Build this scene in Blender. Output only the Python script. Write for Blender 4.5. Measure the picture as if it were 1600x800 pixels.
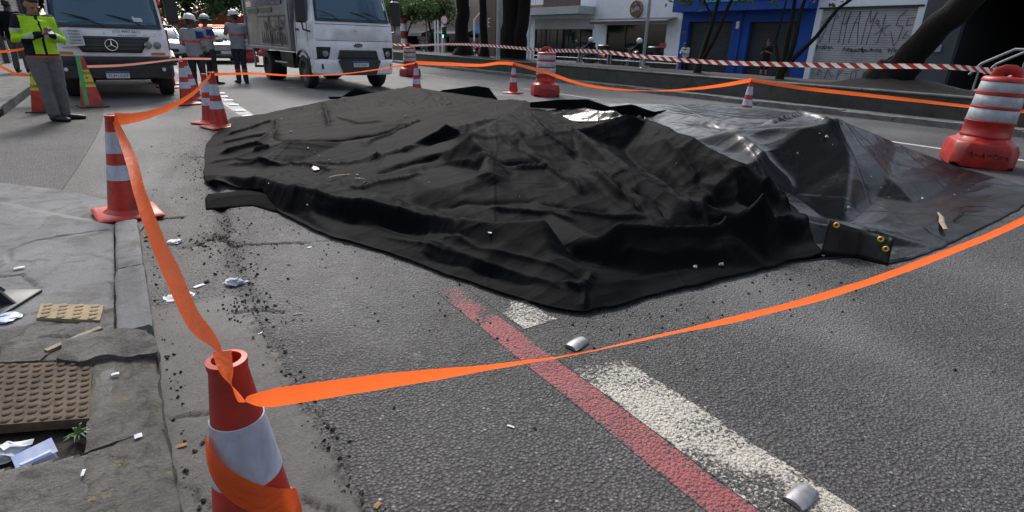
import bpy, bmesh, math, random
import numpy as np
from mathutils import Vector, Matrix, noise as mnoise
random.seed(7); np.random.seed(7)
R = math.radians
for o in list(bpy.data.objects): bpy.data.objects.remove(o)
scene = bpy.context.scene
COL = scene.collection

# ------------------------------------------------------------------ camera
PW, PH, FPX, CAMH = 1600.0, 800.0, 860.0, 1.27      # photo size, focal length in photo pixels, eye height
def _solve():
    p1 = np.array([175 - 800, 46 - 400, FPX]); p2 = np.array([1175 - 800, 76 - 400, FPX])
    n = np.cross(p1, p2); n /= np.linalg.norm(n)
    if n[1] > 0: n = -n
    f = p1 / np.linalg.norm(p1); r = np.cross(f, n)
    if r[0] < 0: r = -r
    return np.stack([r, f, n])
CM = _solve(); CC = np.array([0, 0, CAMH])           # world: X across the road, Y along it, Z up
def ray(x, y): return CM @ np.array([x - 800.0, y - 400.0, FPX])
def gnd(x, y, z=0.0):
    d = ray(x, y); return CC + (z - CAMH) / d[2] * d
def onx(x, y, X):
    d = ray(x, y); return CC + X / d[0] * d
def ony(x, y, Y):
    d = ray(x, y); return CC + Y / d[1] * d
def dep(x, y, dd): return CC + ray(x, y) / FPX * dd
cd = bpy.data.cameras.new('camera'); cam = bpy.data.objects.new('camera', cd); COL.objects.link(cam)
ax = CM @ np.array([1.0, 0, 0]); ay = CM @ np.array([0, -1.0, 0]); az = CM @ np.array([0, 0, -1.0])
cam.matrix_world = Matrix(((ax[0], ay[0], az[0], 0), (ax[1], ay[1], az[1], 0), (ax[2], ay[2], az[2], CAMH), (0, 0, 0, 1)))
cd.sensor_width = 36; cd.lens = 36 * FPX / PW; cd.clip_start = 0.02; cd.clip_end = 1500
scene.camera = cam

# ------------------------------------------------------------------ light
SUN_EL, SUN_AZ = R(43), R(14)                      # azimuth from +Y towards +X
world = bpy.data.worlds.new('World'); scene.world = world; world.use_nodes = True
wn = world.node_tree; wn.nodes.clear()
sky = wn.nodes.new('ShaderNodeTexSky'); sky.sky_type = 'NISHITA'; sky.sun_disc = False
sky.sun_elevation = SUN_EL; sky.sun_rotation = SUN_AZ; sky.air_density = 1.0; sky.dust_density = 3.0; sky.ozone_density = 1.0
hsv = wn.nodes.new('ShaderNodeHueSaturation'); hsv.inputs['Saturation'].default_value = 0.60
bg = wn.nodes.new('ShaderNodeBackground'); bg.inputs['Strength'].default_value = 0.15
wo = wn.nodes.new('ShaderNodeOutputWorld')
wn.links.new(sky.outputs[0], hsv.inputs['Color']); wn.links.new(hsv.outputs[0], bg.inputs[0]); wn.links.new(bg.outputs[0], wo.inputs[0])
sd = bpy.data.lights.new('sun', 'SUN'); sd.energy = 1.5; sd.angle = R(12); sd.color = (1.0, 0.97, 0.93)
sun = bpy.data.objects.new('sun', sd); COL.objects.link(sun)
sdir = Vector((math.sin(SUN_AZ) * math.cos(SUN_EL), math.cos(SUN_AZ) * math.cos(SUN_EL), math.sin(SUN_EL)))
sun.rotation_euler = sdir.to_track_quat('Z', 'Y').to_euler(); sun.location = (0, 0, 40)
vs = scene.view_settings; vs.view_transform = 'Standard'; vs.look = 'None'; vs.gamma = 1; vs.use_curve_mapping = False
vs.exposure = 0.70
scene.render.engine = 'CYCLES'

# ------------------------------------------------------------------ mesh helpers
def tag(o, label=None, cat=None, group=None, kind=None):
    if label: o['label'] = label
    if cat: o['category'] = cat
    if group: o['group'] = group
    if kind: o['kind'] = kind
    return o
def empty(name, loc=(0, 0, 0), rz=0.0):
    o = bpy.data.objects.new(name, None); o.empty_display_size = 0.1
    o.location = loc; o.rotation_euler = (0, 0, rz); COL.objects.link(o); return o
def mobj(name, verts, faces, mat, parent=None, smooth=None, mats=None, midx=None):
    me = bpy.data.meshes.new(name)
    if isinstance(verts, np.ndarray): verts = verts.tolist()
    if isinstance(faces, np.ndarray): faces = faces.tolist()
    me.from_pydata(verts, [], faces); me.update()
    for m in (mats or [mat]): me.materials.append(m)
    if midx is not None: me.polygons.foreach_set('material_index', midx)
    if smooth is not None:
        me.polygons.foreach_set('use_smooth', [True] * len(me.polygons))
        if smooth < 180: me.set_sharp_from_angle(angle=R(smooth))
    o = bpy.data.objects.new(name, me); COL.objects.link(o)
    if parent: o.parent = parent
    return o
class MB:
    """collects shapes; build() links them as ONE mesh object"""
    def __init__(s): s.v = []; s.f = []; s.m = []; s.cm = 0
    def add(s, vs, fs, M=None):
        b = len(s.v)
        for p in vs: s.v.append(tuple(M @ Vector(p)) if M is not None else tuple(p))
        for f in fs: s.f.append([b + i for i in f]); s.m.append(s.cm)
        return s
    def box(s, c, d, M=None, rz=0, bev=0.0, taper=(1, 1)):
        x, y, z = d[0] / 2, d[1] / 2, d[2] / 2
        if bev > 0:
            b = min(bev, x * .9, y * .9, z * .9); vs = []; tx, ty = taper
            rings = [(-z, x - b, y - b), (-z + b, x, y), (z - b, x * tx, y * ty), (z, x * tx - b, y * ty - b)]
            for (zz, a, c2) in rings:
                k = b * .9 if abs(zz) < z - 1e-9 else b * .6
                vs += [(-a + k, -c2, zz), (a - k, -c2, zz), (a, -c2 + k, zz), (a, c2 - k, zz), (a - k, c2, zz), (-a + k, c2, zz), (-a, c2 - k, zz), (-a, -c2 + k, zz)]
            fs = [list(range(7, -1, -1)), list(range(24, 32))]
            for r in range(3):
                for i in range(8): fs.append([r * 8 + i, r * 8 + (i + 1) % 8, r * 8 + 8 + (i + 1) % 8, r * 8 + 8 + i])
        else:
            tx, ty = taper
            vs = [(-x, -y, -z), (x, -y, -z), (x, y, -z), (-x, y, -z), (-x * tx, -y * ty, z), (x * tx, -y * ty, z), (x * tx, y * ty, z), (-x * tx, y * ty, z)]
            fs = [[3, 2, 1, 0], [4, 5, 6, 7], [0, 1, 5, 4], [1, 2, 6, 5], [2, 3, 7, 6], [3, 0, 4, 7]]
        T = Matrix.Translation(c) @ Matrix.Rotation(rz, 4, 'Z')
        return s.add(vs, fs, (M @ T) if M is not None else T)
    def b2(s, lo, hi, bev=0.0, M=None):
        return s.box([(lo[i] + hi[i]) / 2 for i in range(3)], [abs(hi[i] - lo[i]) for i in range(3)], M, 0, bev)
    def lathe(s, prof, n=24, M=None, cap0=True, cap1=True):
        vs = []; fs = []
        for (r, z) in prof:
            for i in range(n): a = 2 * math.pi * i / n; vs.append((r * math.cos(a), r * math.sin(a), z))
        for j in range(len(prof) - 1):
            for i in range(n): fs.append([j * n + i, j * n + (i + 1) % n, j * n + n + (i + 1) % n, j * n + n + i])
        if cap0: fs.append(list(range(n - 1, -1, -1)))
        if cap1: fs.append([(len(prof) - 1) * n + i for i in range(n)])
        return s.add(vs, fs, M)
    def tube(s, pts, rad, n=8, M=None, caps=True, flat=None):
        pts = [Vector(p) for p in pts]; k = len(pts)
        rad = [rad] * k if not hasattr(rad, '__len__') else rad
        vs = []; fs = []; up = None
        for j in range(k):
            t = (pts[min(j + 1, k - 1)] - pts[max(j - 1, 0)]).normalized()
            if up is None: up = Vector((0, 0, 1)) if abs(t.z) < .9 else Vector((0, 1, 0))
            sx = t.cross(up)
            if sx.length < 1e-4: sx = t.cross(Vector((1, 0, 0)))
            sx.normalize(); up = sx.cross(t).normalized()
            ra, rb = (rad[j] if hasattr(rad[j], '__len__') else (rad[j], rad[j]))
            for i in range(n):
                a = 2 * math.pi * i / n; vs.append(pts[j] + sx * (ra * math.cos(a)) + up * (rb * math.sin(a)))
        for j in range(k - 1):
            for i in range(n): fs.append([j * n + i, j * n + (i + 1) % n, j * n + n + (i + 1) % n, j * n + n + i])
        if caps: fs.append(list(range(n - 1, -1, -1))); fs.append([(k - 1) * n + i for i in range(n)])
        return s.add(vs, fs, M)
    def prism(s, poly, d, M=None):
        """poly in XY extruded from z=0 to d"""
        n = len(poly); vs = [(p[0], p[1], 0) for p in poly] + [(p[0], p[1], d) for p in poly]
        fs = [list(range(n - 1, -1, -1)), list(range(n, 2 * n))] + [[i, (i + 1) % n, n + (i + 1) % n, n + i] for i in range(n)]
        return s.add(vs, fs, M)
    def loft(s, secs, M=None, cap=True, closed=True):
        n = len(secs[0]); vs = [p for sec in secs for p in sec]; fs = []
        for j in range(len(secs) - 1):
            for i in range(n if closed else n - 1): fs.append([j * n + i, j * n + (i + 1) % n, j * n + n + (i + 1) % n, j * n + n + i])
        if cap: fs.append(list(range(n - 1, -1, -1))); fs.append([(len(secs) - 1) * n + i for i in range(n)])
        return s.add(vs, fs, M)
    def quad(s, a, b, c, d, M=None): return s.add([a, b, c, d], [[0, 1, 2, 3]], M)
    def sphere(s, c, r, M=None, nu=12, nv=8, sc=(1, 1, 1)):
        vs = [(c[0], c[1], c[2] - r * sc[2])]; fs = []
        for j in range(1, nv):
            t = -math.pi / 2 + math.pi * j / nv
            for i in range(nu): a = 2 * math.pi * i / nu; vs.append((c[0] + r * sc[0] * math.cos(t) * math.cos(a), c[1] + r * sc[1] * math.cos(t) * math.sin(a), c[2] + r * sc[2] * math.sin(t)))
        vs.append((c[0], c[1], c[2] + r * sc[2])); e = len(vs) - 1
        for i in range(nu):
            fs.append([0, 1 + (i + 1) % nu, 1 + i]); fs.append([e, e - nu + i, e - nu + (i + 1) % nu])
        for j in range(nv - 2):
            for i in range(nu): fs.append([1 + j * nu + i, 1 + j * nu + (i + 1) % nu, 1 + (j + 1) * nu + (i + 1) % nu, 1 + (j + 1) * nu + i])
        return s.add(vs, fs, M)
    def build(s, name, mat, parent=None, smooth=40, loc=None, rot=None):
        mats = mat if isinstance(mat, (list, tuple)) else [mat]
        o = mobj(name, s.v, s.f, None, parent, smooth, mats, s.m)
        if loc is not None: o.location = loc
        if rot is not None: o.rotation_euler = rot
        return o
def T(x=0, y=0, z=0): return Matrix.Translation((x, y, z))
def RX(a): return Matrix.Rotation(R(a), 4, 'X')
def RY(a): return Matrix.Rotation(R(a), 4, 'Y')
def RZ(a): return Matrix.Rotation(R(a), 4, 'Z')
def copy_tree(o, parent=None):
    c = o.copy(); COL.objects.link(c); c.parent = parent
    for ch in [k for k in bpy.data.objects if k.parent == o]: copy_tree(ch, c)
    return c
_tc = {}
def text_geo(txt, size):
    cu = bpy.data.curves.new('t', 'FONT'); cu.body = txt; cu.size = size; cu.align_x = 'CENTER'; cu.align_y = 'CENTER'; cu.extrude = 0.0015; cu.resolution_u = 2
    ob = bpy.data.objects.new('t', cu); COL.objects.link(ob)
    dg = bpy.context.evaluated_depsgraph_get(); me = bpy.data.meshes.new_from_object(ob.evaluated_get(dg))
    bpy.data.objects.remove(ob); bpy.data.curves.remove(cu); return me
def text(name, txt, size, mat, parent, M, sx=1.0):
    me = text_geo(txt, size); me.transform(M @ Matrix.Diagonal((sx, 1, 1, 1))); me.materials.clear(); me.materials.append(mat)
    o = bpy.data.objects.new(name, me); COL.objects.link(o); o.parent = parent; return o
# face towards -Y (camera side) / -X / +X : text lies in XY, readable from +Z
MF = RX(90)                        # readable from -Y
MW = RZ(-90) @ RX(90)              # readable from -X

# ------------------------------------------------------------------ numpy value noise
_lat = {}
def vnoise(x, y, seed=0):
    if seed not in _lat: _lat[seed] = np.random.RandomState(seed).rand(256, 256)
    L = _lat[seed]; xi = np.floor(x).astype(int); yi = np.floor(y).astype(int); fx = x - xi; fy = y - yi
    fx = fx * fx * (3 - 2 * fx); fy = fy * fy * (3 - 2 * fy)
    g = lambda a, b: L[a % 256, b % 256]
    return (g(xi, yi) * (1 - fx) + g(xi + 1, yi) * fx) * (1 - fy) + (g(xi, yi + 1) * (1 - fx) + g(xi + 1, yi + 1) * fx) * fy
def fbm(x, y, seed=0, o=4):
    s = 0; a = .5
    for k in range(o): s = s + a * vnoise(x * 2 ** k + k * 17.3, y * 2 ** k + k * 9.1, seed + k); a *= .5
    return s
def pdist(X, Y, line):
    """distance to a polyline and position along it (0..1)"""
    best = np.full(X.shape, 1e9); par = np.zeros(X.shape); n = len(line) - 1
    for i in range(n):
        ax_, ay_ = line[i][:2]; bx, by = line[i + 1][:2]; dx, dy = bx - ax_, by - ay_; L2 = dx * dx + dy * dy + 1e-12
        t = np.clip(((X - ax_) * dx + (Y - ay_) * dy) / L2, 0, 1); d = np.hypot(X - ax_ - t * dx, Y - ay_ - t * dy)
        m = d < best; best = np.where(m, d, best); par = np.where(m, (i + t) / n, par)
    return best, par

# ------------------------------------------------------------------ materials
def lin(c):
    if isinstance(c, str):
        c = c.lstrip('#'); c = [int(c[i:i + 2], 16) / 255 for i in (0, 2, 4)]
        c = [(v / 12.92 if v <= .04045 else ((v + .055) / 1.055) ** 2.4) for v in c]
    return (c[0], c[1], c[2], 1.0)
class NT:
    def __init__(s, name):
        s.m = bpy.data.materials.new(name); s.m.use_nodes = True; s.t = s.m.node_tree; s.t.nodes.clear()
        s.out = s.n('OutputMaterial'); s.b = s.n('BsdfPrincipled'); s.l(s.b.outputs[0], s.out.inputs[0])
        s.tc = s.n('TexCoord'); s.co = s.tc.outputs['Object']
    def n(s, t): return s.t.nodes.new('ShaderNode' + t)
    def l(s, a, b): s.t.links.new(a, b)
    def noise(s, sc, det=4, rough=.55, co=None, dist=0):
        n = s.n('TexNoise'); n.inputs['Scale'].default_value = sc; n.inputs['Detail'].default_value = det; n.inputs['Roughness'].default_value = rough; n.inputs['Distortion'].default_value = dist
        s.l(co or s.co, n.inputs['Vector']); return n
    def vor(s, sc, feat='F1', co=None):
        n = s.n('TexVoronoi'); n.feature = feat; n.inputs['Scale'].default_value = sc; s.l(co or s.co, n.inputs['Vector']); return n
    def ramp(s, src, stops):
        r = s.n('ValToRGB'); e = r.color_ramp.elements
        while len(e) > len(stops): e.remove(e[-1])
        while len(e) < len(stops): e.new(.5)
        for i, (p, c) in enumerate(stops): e[i].position = p; e[i].color = lin(c) if not isinstance(c, (int, float)) else (c, c, c, 1)
        s.l(src, r.inputs[0]); return r.outputs[0]
    def mix(s, f, a, b, mode='MIX'):
        m = s.n('Mix'); m.data_type = 'RGBA'; m.blend_type = mode
        for v, i in ((f, 0), (a, 6), (b, 7)):
            if isinstance(v, (int, float)): m.inputs[i].default_value = v if i == 0 else (v, v, v, 1)
            elif isinstance(v, (tuple, list, str)): m.inputs[i].default_value = lin(v)
            else: s.l(v, m.inputs[i])
        return m.outputs[2]
    def math(s, op, a, b=0.0):
        m = s.n('Math'); m.operation = op
        for v, i in ((a, 0), (b, 1)):
            if isinstance(v, (int, float)): m.inputs[i].default_value = v
            else: s.l(v, m.inputs[i])
        return m.outputs[0]
    def bump(s, h, st=.3, d=.01, prev=None):
        b = s.n('Bump'); b.inputs['Strength'].default_value = st; b.inputs['Distance'].default_value = d; s.l(h, b.inputs['Height'])
        if prev is not None: s.l(prev, b.inputs['Normal'])
        return b.outputs[0]
    def set(s, **k):
        for a, v in k.items():
            i = s.b.inputs[{'col': 'Base Color', 'rough': 'Roughness', 'metal': 'Metallic', 'normal': 'Normal', 'spec': 'Specular IOR Level', 'coat': 'Coat Weight', 'trans': 'Transmission Weight', 'ior': 'IOR', 'alpha': 'Alpha', 'sheen': 'Sheen Weight', 'em': 'Emission Color', 'es': 'Emission Strength'}[a]]
            if isinstance(v, (int, float)): i.default_value = v
            elif isinstance(v, (tuple, list, str)): i.default_value = lin(v)
            else: s.l(v, i)
        return s.m
def pm(name, c1, c2=None, sc=6.0, rough=.5, metal=0.0, bump=0.0, bsc=60.0, bd=.004, spec=.5, coat=0.0, rvar=.12, dirt=None, dsc=3.0, damt=.5):
    t = NT(name); n = t.noise(sc, 5)
    c2 = c2 or tuple(v * .82 for v in lin(c1)[:3])
    col = t.mix(t.ramp(n.outputs[0], [(.35, 0.0), (.65, 1.0)]), lin(c1)[:3], lin(c2)[:3])
    if dirt:
        dn = t.noise(dsc, 6, .65, dist=.6); col = t.mix(t.math('MULTIPLY', t.ramp(dn.outputs[0], [(.45, 0.0), (.7, 1.0)]), damt), col, lin(dirt)[:3])
    rg = t.math('ADD', t.math('MULTIPLY', t.math('SUBTRACT', n.outputs[0], .5), rvar * 2), rough)
    t.set(col=col, rough=rg, metal=metal, spec=spec, coat=coat)
    if bump: t.set(normal=t.bump(t.noise(bsc, 3).outputs[0], bump, bd))
    return t.m
M = {}
M['cone'] = pm('cone_plastic', (.52, .026, .013), (.42, .021, .012), 5, .45, bump=.08, bsc=40, dirt=(.07, .028, .024), dsc=9, damt=.7)
M['band'] = pm('reflective_band', (.52, .57, .68), (.42, .47, .58), 9, .35, bump=.25, bsc=260, bd=.002, dirt=(.20, .20, .21), dsc=10, damt=.6)
M['drum'] = pm('drum_plastic', (.46, .022, .015), (.36, .018, .013), 3, .42, bump=.06, bsc=30, dirt=(.06, .022, .02), dsc=7, damt=.7)
M['drumband'] = pm('drum_band', (.50, .52, .56), (.40, .42, .46), 6, .4, dirt=(.16, .15, .16), dsc=9, damt=.5)
M['black_rubber'] = pm('black_rubber', (.018, .018, .019), (.03, .03, .03), 12, .7, bump=.2, bsc=80)
M['white_paint'] = pm('white_cab_paint', (.80, .82, .85), (.74, .76, .80), 1.5, .28, coat=.4, dirt=(.32, .32, .33), dsc=2.5, damt=.4)
M['grey_plastic'] = pm('dark_plastic', (.02, .022, .026), (.035, .037, .042), 6, .5, bump=.06, bsc=90)
M['black'] = pm('black_trim', (.008, .008, .009), (.014, .014, .015), 8, .45)
M['chrome'] = pm('chrome', (.75, .76, .78), (.6, .6, .62), 8, .15, metal=1.0)
M['alu'] = pm('brushed_metal', (.42, .42, .43), (.28, .28, .29), 14, .34, metal=.7, bump=.15, bsc=90, dirt=(.12, .11, .1), dsc=20, damt=.5)
M['galv'] = pm('galvanised_steel', (.33, .34, .36), (.25, .26, .28), 8, .5, metal=.6)
M['box_metal'] = pm('box_body_metal', (.34, .34, .35), (.24, .24, .25), 2.2, .35, metal=.75, bump=.05, bsc=9, dirt=(.07, .065, .06), dsc=1.6, damt=.6)
M['red_light'] = pm('red_lens', (.45, .012, .012), (.35, .01, .01), 6, .2)
M['amber'] = pm('amber_lens', (.6, .2, .03), None, 6, .25)
M['plate'] = pm('number_plate', (.66, .67, .70), None, 5, .4)
M['blue_print'] = pm('blue_print', (.03, .06, .32), None, 6, .4)
M['black_print'] = pm('black_print', (.012, .012, .015), None, 6, .5)
M['blue_emblem'] = pm('blue_emblem', (.012, .02, .09), None, 6, .25, coat=.5)
M['paper'] = pm('paper', (.62, .64, .67), (.5, .52, .56), 9, .7, bump=.25, bsc=18, bd=.01)
M['interior'] = pm('cab_interior', (.03, .03, .032), (.05, .05, .05), 5, .7)
M['rim'] = pm('wheel_rim', (.20, .20, .21), (.12, .12, .12), 9, .5, metal=.4, dirt=(.05, .045, .04), dsc=8, damt=.6)
def glass(name, tint=(.03, .05, .06), a=.65):
    """tinted pane: partly see-through, strong reflection"""
    t = NT(name); tr = t.n('BsdfTransparent'); tr.inputs[0].default_value = (.55, .62, .66, 1)
    mx = t.n('MixShader'); t.set(col=tint, rough=.05, spec=.8)
    mx.inputs[0].default_value = a; t.l(tr.outputs[0], mx.inputs[1]); t.l(t.b.outputs[0], mx.inputs[2]); t.l(mx.outputs[0], t.out.inputs[0]); return t.m
M['glass'] = glass('windscreen_glass', (.045, .115, .18), .80)  # blue of the reflected sky is put into the pane colour
M['shop_glass'] = glass('shop_glass', (.012, .016, .02), .55)
M['lens'] = glass('headlight_lens', (.5, .52, .55), .35)
M['mirror'] = pm('mirror_glass', (.6, .62, .65), None, 4, .05, metal=1.0)
def emis(name, c, s):
    t = NT(name); return t.set(col=c, em=c, es=s, rough=.3)
M['em_red'] = emis('lit_red_light', (1.0, .06, .03), 5.0)
M['em_green'] = emis('lit_green_light', (.1, 1.0, .55), 6.0)
M['em_head'] = emis('lit_headlight', (1.0, .78, .5), 5.0)
def tape_mat(name, striped=False, tint=None):
    t = NT(name); n = t.noise(14, 3)
    if striped:
        uv = t.tc.outputs['UV']; sep = t.n('SeparateXYZ'); t.l(uv, sep.inputs[0])
        ph = t.math('FRACT', t.math('ADD', t.math('MULTIPLY', sep.outputs[0], 5.5), t.math('MULTIPLY', sep.outputs[1], .55)))
        st = t.ramp(ph, [(.47, 0.0), (.5, 1.0), (.97, 1.0), (1.0, 0.0)])
        col = t.mix(st, (.60, .60, .60), (.30, .035, .02))
    else:
        col = t.mix(n.outputs[0], (1.0, .185, .04), (.92, .145, .03))
    if tint: col = t.mix(n.outputs[0], tint, tuple(v * .85 for v in tint))
    rg = t.math('ADD', t.math('MULTIPLY', n.outputs[0], .2), .14)
    t.set(col=col, rough=rg, spec=.6, normal=t.bump(t.noise(11, 4, .65, dist=1.6).outputs[0], .6, .014))
    tl = t.n('BsdfTranslucent'); t.l(col, tl.inputs[0]); mx = t.n('MixShader'); mx.inputs[0].default_value = .55
    t.l(t.b.outputs[0], mx.inputs[1]); t.l(tl.outputs[0], mx.inputs[2]); t.l(mx.outputs[0], t.out.inputs[0]); return t.m
M['tape'] = tape_mat('orange_tape'); M['pink'] = tape_mat('faded_tape', False, (.80, .34, .28)); M['striped'] = tape_mat('striped_tape', True)

def asphalt(name, painted=None, wear=.5):
    t = NT(name); at = t.n('VertexColor'); at.layer_name = 'Zone'; sp = t.n('SeparateColor'); t.l(at.outputs[0], sp.inputs[0])
    vo = t.vor(84); vo2 = t.vor(190); big = t.noise(.8, 6, .6); mid = t.noise(9, 5, .6); fine = t.noise(300, 2)
    stone = t.ramp(vo.outputs['Color'], [(.10, (.060, .059, .059)), (.5, (.100, .098, .097)), (.88, (.145, .142, .139)), (.98, (.36, .355, .35))])
    stone = t.mix(t.ramp(vo.outputs['Distance'], [(.25, 0.0), (.62, 1.0)]), stone, (.035, .034, .034))
    stone = t.mix(.8, stone, t.ramp(big.outputs[0], [(.3, .55), (.7, 1.35)]), 'MULTIPLY')
    stone = t.mix(.6, stone, t.ramp(mid.outputs[0], [(.3, .7), (.7, 1.25)]), 'MULTIPLY')
    stone = t.mix(t.ramp(t.noise(1.7, 5, .7, dist=1.0).outputs[0], [(.56, 0.0), (.70, .55)]), stone, (.052, .051, .050))        # oil and grime
    con = t.mix(t.ramp(mid.outputs[0], [(.35, 0.0), (.65, 1.0)]), (.075, .071, .068), (.125, .118, .112))
    con = t.mix(.7, con, t.ramp(t.noise(60, 4, .7).outputs[0], [(.3, .6), (.7, 1.25)]), 'MULTIPLY')
    col = t.mix(sp.outputs[0], stone, con)
    col = t.mix(sp.outputs[1], col, (.012, .012, .012))                       # open cracks and loose black crumbs
    if not painted: col = t.mix(t.math('MULTIPLY', sp.outputs[2], .55), col, (.22, .22, .22))                 # worn, polished wheel tracks, pale patches, and sky glare painted on the far road
    h = t.math('ADD', t.math('MULTIPLY', vo.outputs['Distance'], -1.0), t.math('MULTIPLY', vo2.outputs['Distance'], -.35))
    h = t.math('ADD', h, t.math('MULTIPLY', fine.outputs[0], .3))
    hm = t.mix(sp.outputs[0], h, t.math('MULTIPLY', t.noise(130, 5, .7).outputs[0], .8))
    if painted:
        wn_ = t.math('ADD', t.math('MULTIPLY', t.noise(6, 4).outputs[0], .35), t.math('MULTIPLY', t.noise(70, 4, .7, dist=.4).outputs[0], .9))
        wn_ = t.math('ADD', wn_, t.math('MULTIPLY', sp.outputs[2], .6))
        f = t.ramp(wn_, [(wear - .05, 1.0), (wear + .05, 0.0)])
        pc = t.mix(mid.outputs[0], painted, tuple(v * .75 for v in painted))
        col = t.mix(f, col, pc)
    t.set(col=col, rough=t.ramp(mid.outputs[0], [(.3, .62), (.7, .8)]), normal=t.bump(hm, .8, .011), spec=.45)
    return t.m
M['asphalt'] = asphalt('asphalt')
M['line_white'] = asphalt('worn_white_line', (.52, .49, .42), .675)
M['line_red'] = asphalt('worn_red_line', (.31, .088, .092), .70)
M['line_lane'] = asphalt('lane_line', (.55, .55, .54), .9)
def concrete(name, a, b, sc=3, bump=.35, stain=(.09, .085, .075), samt=.6, yellow=False):
    t = NT(name); n = t.noise(sc, 7, .62); f = t.noise(90, 4, .7)
    col = t.mix(t.ramp(n.outputs[0], [(.32, 0.0), (.68, 1.0)]), a, b)
    col = t.mix(t.math('MULTIPLY', t.ramp(t.noise(sc * 2.3, 6, .7, dist=.8).outputs[0], [(.48, 0.0), (.66, 1.0)]), samt), col, stain)
    col = t.mix(.65, col, t.ramp(f.outputs[0], [(.3, .72), (.7, 1.22)]), 'MULTIPLY')
    if yellow: col = t.mix(t.ramp(t.noise(11, 6, .75, dist=.5).outputs[0], [(.60, 0.0), (.68, .75)]), col, (.25, .17, .05))
    h = t.math('ADD', f.outputs[0], t.math('MULTIPLY', t.noise(24, 5, .65).outputs[0], 1.5))
    t.set(col=col, rough=.85, spec=.3, normal=t.bump(h, bump, .008)); return t.m
M['concrete'] = concrete('pavement_concrete', (.125, .128, .130), (.20, .204, .206), 2.6, .45, (.075, .066, .054), .7)
M['kerbstone'] = concrete('kerb_concrete', (.075, .072, .064), (.135, .127, .115), 6, .9, (.04, .037, .032), .8, yellow=True)
M['oldcon'] = concrete('old_broken_concrete', (.085, .081, .076), (.15, .145, .138), 7, 1.0, (.04, .037, .034), .8)
M['kerb_grey'] = concrete('grey_kerb', (.13, .13, .13), (.20, .20, .195), 1.6, .5, (.05, .05, .045), .6)
M['mosswall'] = concrete('mossy_wall', (.045, .046, .042), (.075, .075, .068), 1.2, .5, (.025, .032, .018), .7)
M['soil'] = concrete('soil', (.022, .017, .013), (.042, .033, .026), 9, .9, (.025, .02, .016), .6)
M['tile_yellow'] = concrete('tactile_tile', (.36, .28, .17), (.28, .22, .14), 8, .3, (.18, .14, .09), .5)
M['rusty'] = concrete('brown_cover', (.085, .060, .042), (.13, .095, .065), 7, .5, (.05, .038, .03), .6)
M['wood'] = pm('weathered_wood', (.30, .24, .17), (.2, .155, .11), 20, .8, bump=.3, bsc=60)
M['leafdry'] = pm('dry_leaf', (.28, .16, .06), (.16, .09, .04), 30, .8)
M['plastic_white'] = pm('white_litter', (.55, .58, .63), (.42, .45, .5), 18, .5, bump=.3, bsc=40)
M['plastic_blue'] = pm('blue_litter', (.34, .42, .68), (.55, .6, .74), 20, .4, bump=.3, bsc=40)
M['crumb'] = pm('asphalt_crumb', (.015, .015, .016), (.03, .03, .03), 60, .9, bump=.4, bsc=150)
M['pebble'] = pm('pale_crumb', (.25, .24, .22), (.15, .145, .135), 60, .9)
M['grass'] = pm('weed_green', (.07, .13, .03), (.04, .09, .02), 20, .6)
M['tarp'] = None
def tarp_mat(name, c, dustc, rough, dust, sheen, weave, specv=.2):
    t = NT(name); n = t.noise(1.1, 6, .65, dist=.4); d = t.noise(3.2, 7, .7, dist=.5)
    m = t.ramp(t.math('ADD', t.math('MULTIPLY', n.outputs[0], .6), t.math('MULTIPLY', d.outputs[0], .5)), [(.5, 0.0), (.72, 1.0)])
    at = t.n('VertexColor'); at.layer_name = 'Zone'; sp = t.n('SeparateColor'); t.l(at.outputs[0], sp.inputs[0])
    f = t.math('ADD', t.math('MULTIPLY', m, dust), t.math('MULTIPLY', sp.outputs[0], .75))
    col = t.mix(f, c, dustc)
    rg = t.math('ADD', t.math('MULTIPLY', f, .3), rough)
    mp = t.n('Mapping'); t.l(t.co, mp.inputs[0]); mp.inputs['Rotation'].default_value = (0, 0, R(-40)); mp.inputs['Scale'].default_value = (.7, 3.4, 1)
    w = t.noise(weave, 2, .6); fold = t.noise(3.2, 5, .62, mp.outputs[0], dist=.8)
    nn = t.bump(fold.outputs[0], .22, .02); nn = t.bump(w.outputs[0], .22, .002, nn)
    mq = t.n('Mapping'); t.l(t.co, mq.inputs[0]); mq.inputs['Rotation'].default_value = (0, 0, R(33)); sx = t.n('SeparateXYZ'); dn = t.noise(1.2, 2); wv = t.n('VectorMath'); wv.operation = 'MULTIPLY_ADD'; t.l(dn.outputs['Color'], wv.inputs[0]); wv.inputs[1].default_value = (.10, .10, 0); t.l(mq.outputs[0], wv.inputs[2]); t.l(wv.outputs[0], sx.inputs[0])
    ln_ = [t.ramp(t.math('PINGPONG', sx.outputs[k], .55), [(0.0, 1.0), (.022, 0.0)]) for k in (0, 1)]      # creases left from folding
    nn = t.bump(t.math('MAXIMUM', ln_[0], ln_[1]), .30, .010, nn)
    cr = t.n('TexVoronoi'); cr.feature = 'F1'; cr.inputs['Scale'].default_value = 2.2; wq = t.n('VectorMath'); wq.operation = 'MULTIPLY_ADD'; t.l(t.noise(2.0, 4).outputs['Color'], wq.inputs[0]); wq.inputs[1].default_value = (.5, .5, 0); t.l(mp.outputs[0], wq.inputs[2]); t.l(wq.outputs[0], cr.inputs['Vector'])
    nn = t.bump(cr.outputs['Distance'], .28, .05, nn)
    t.set(col=col, rough=rg, normal=nn, spec=specv, sheen=sheen); t.b.inputs['Sheen Roughness'].default_value = .45
    return t.m
M['tarp'] = tarp_mat('matte_black_tarp', (.0030, .0035, .0044), (.0095, .0098, .0102), .65, .18, .0, 260, .026)
M['tarp2'] = tarp_mat('glossy_black_tarp', (.0025, .003, .004), (.020, .018, .016), .22, .05, 0.0, 90, .21)
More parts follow.
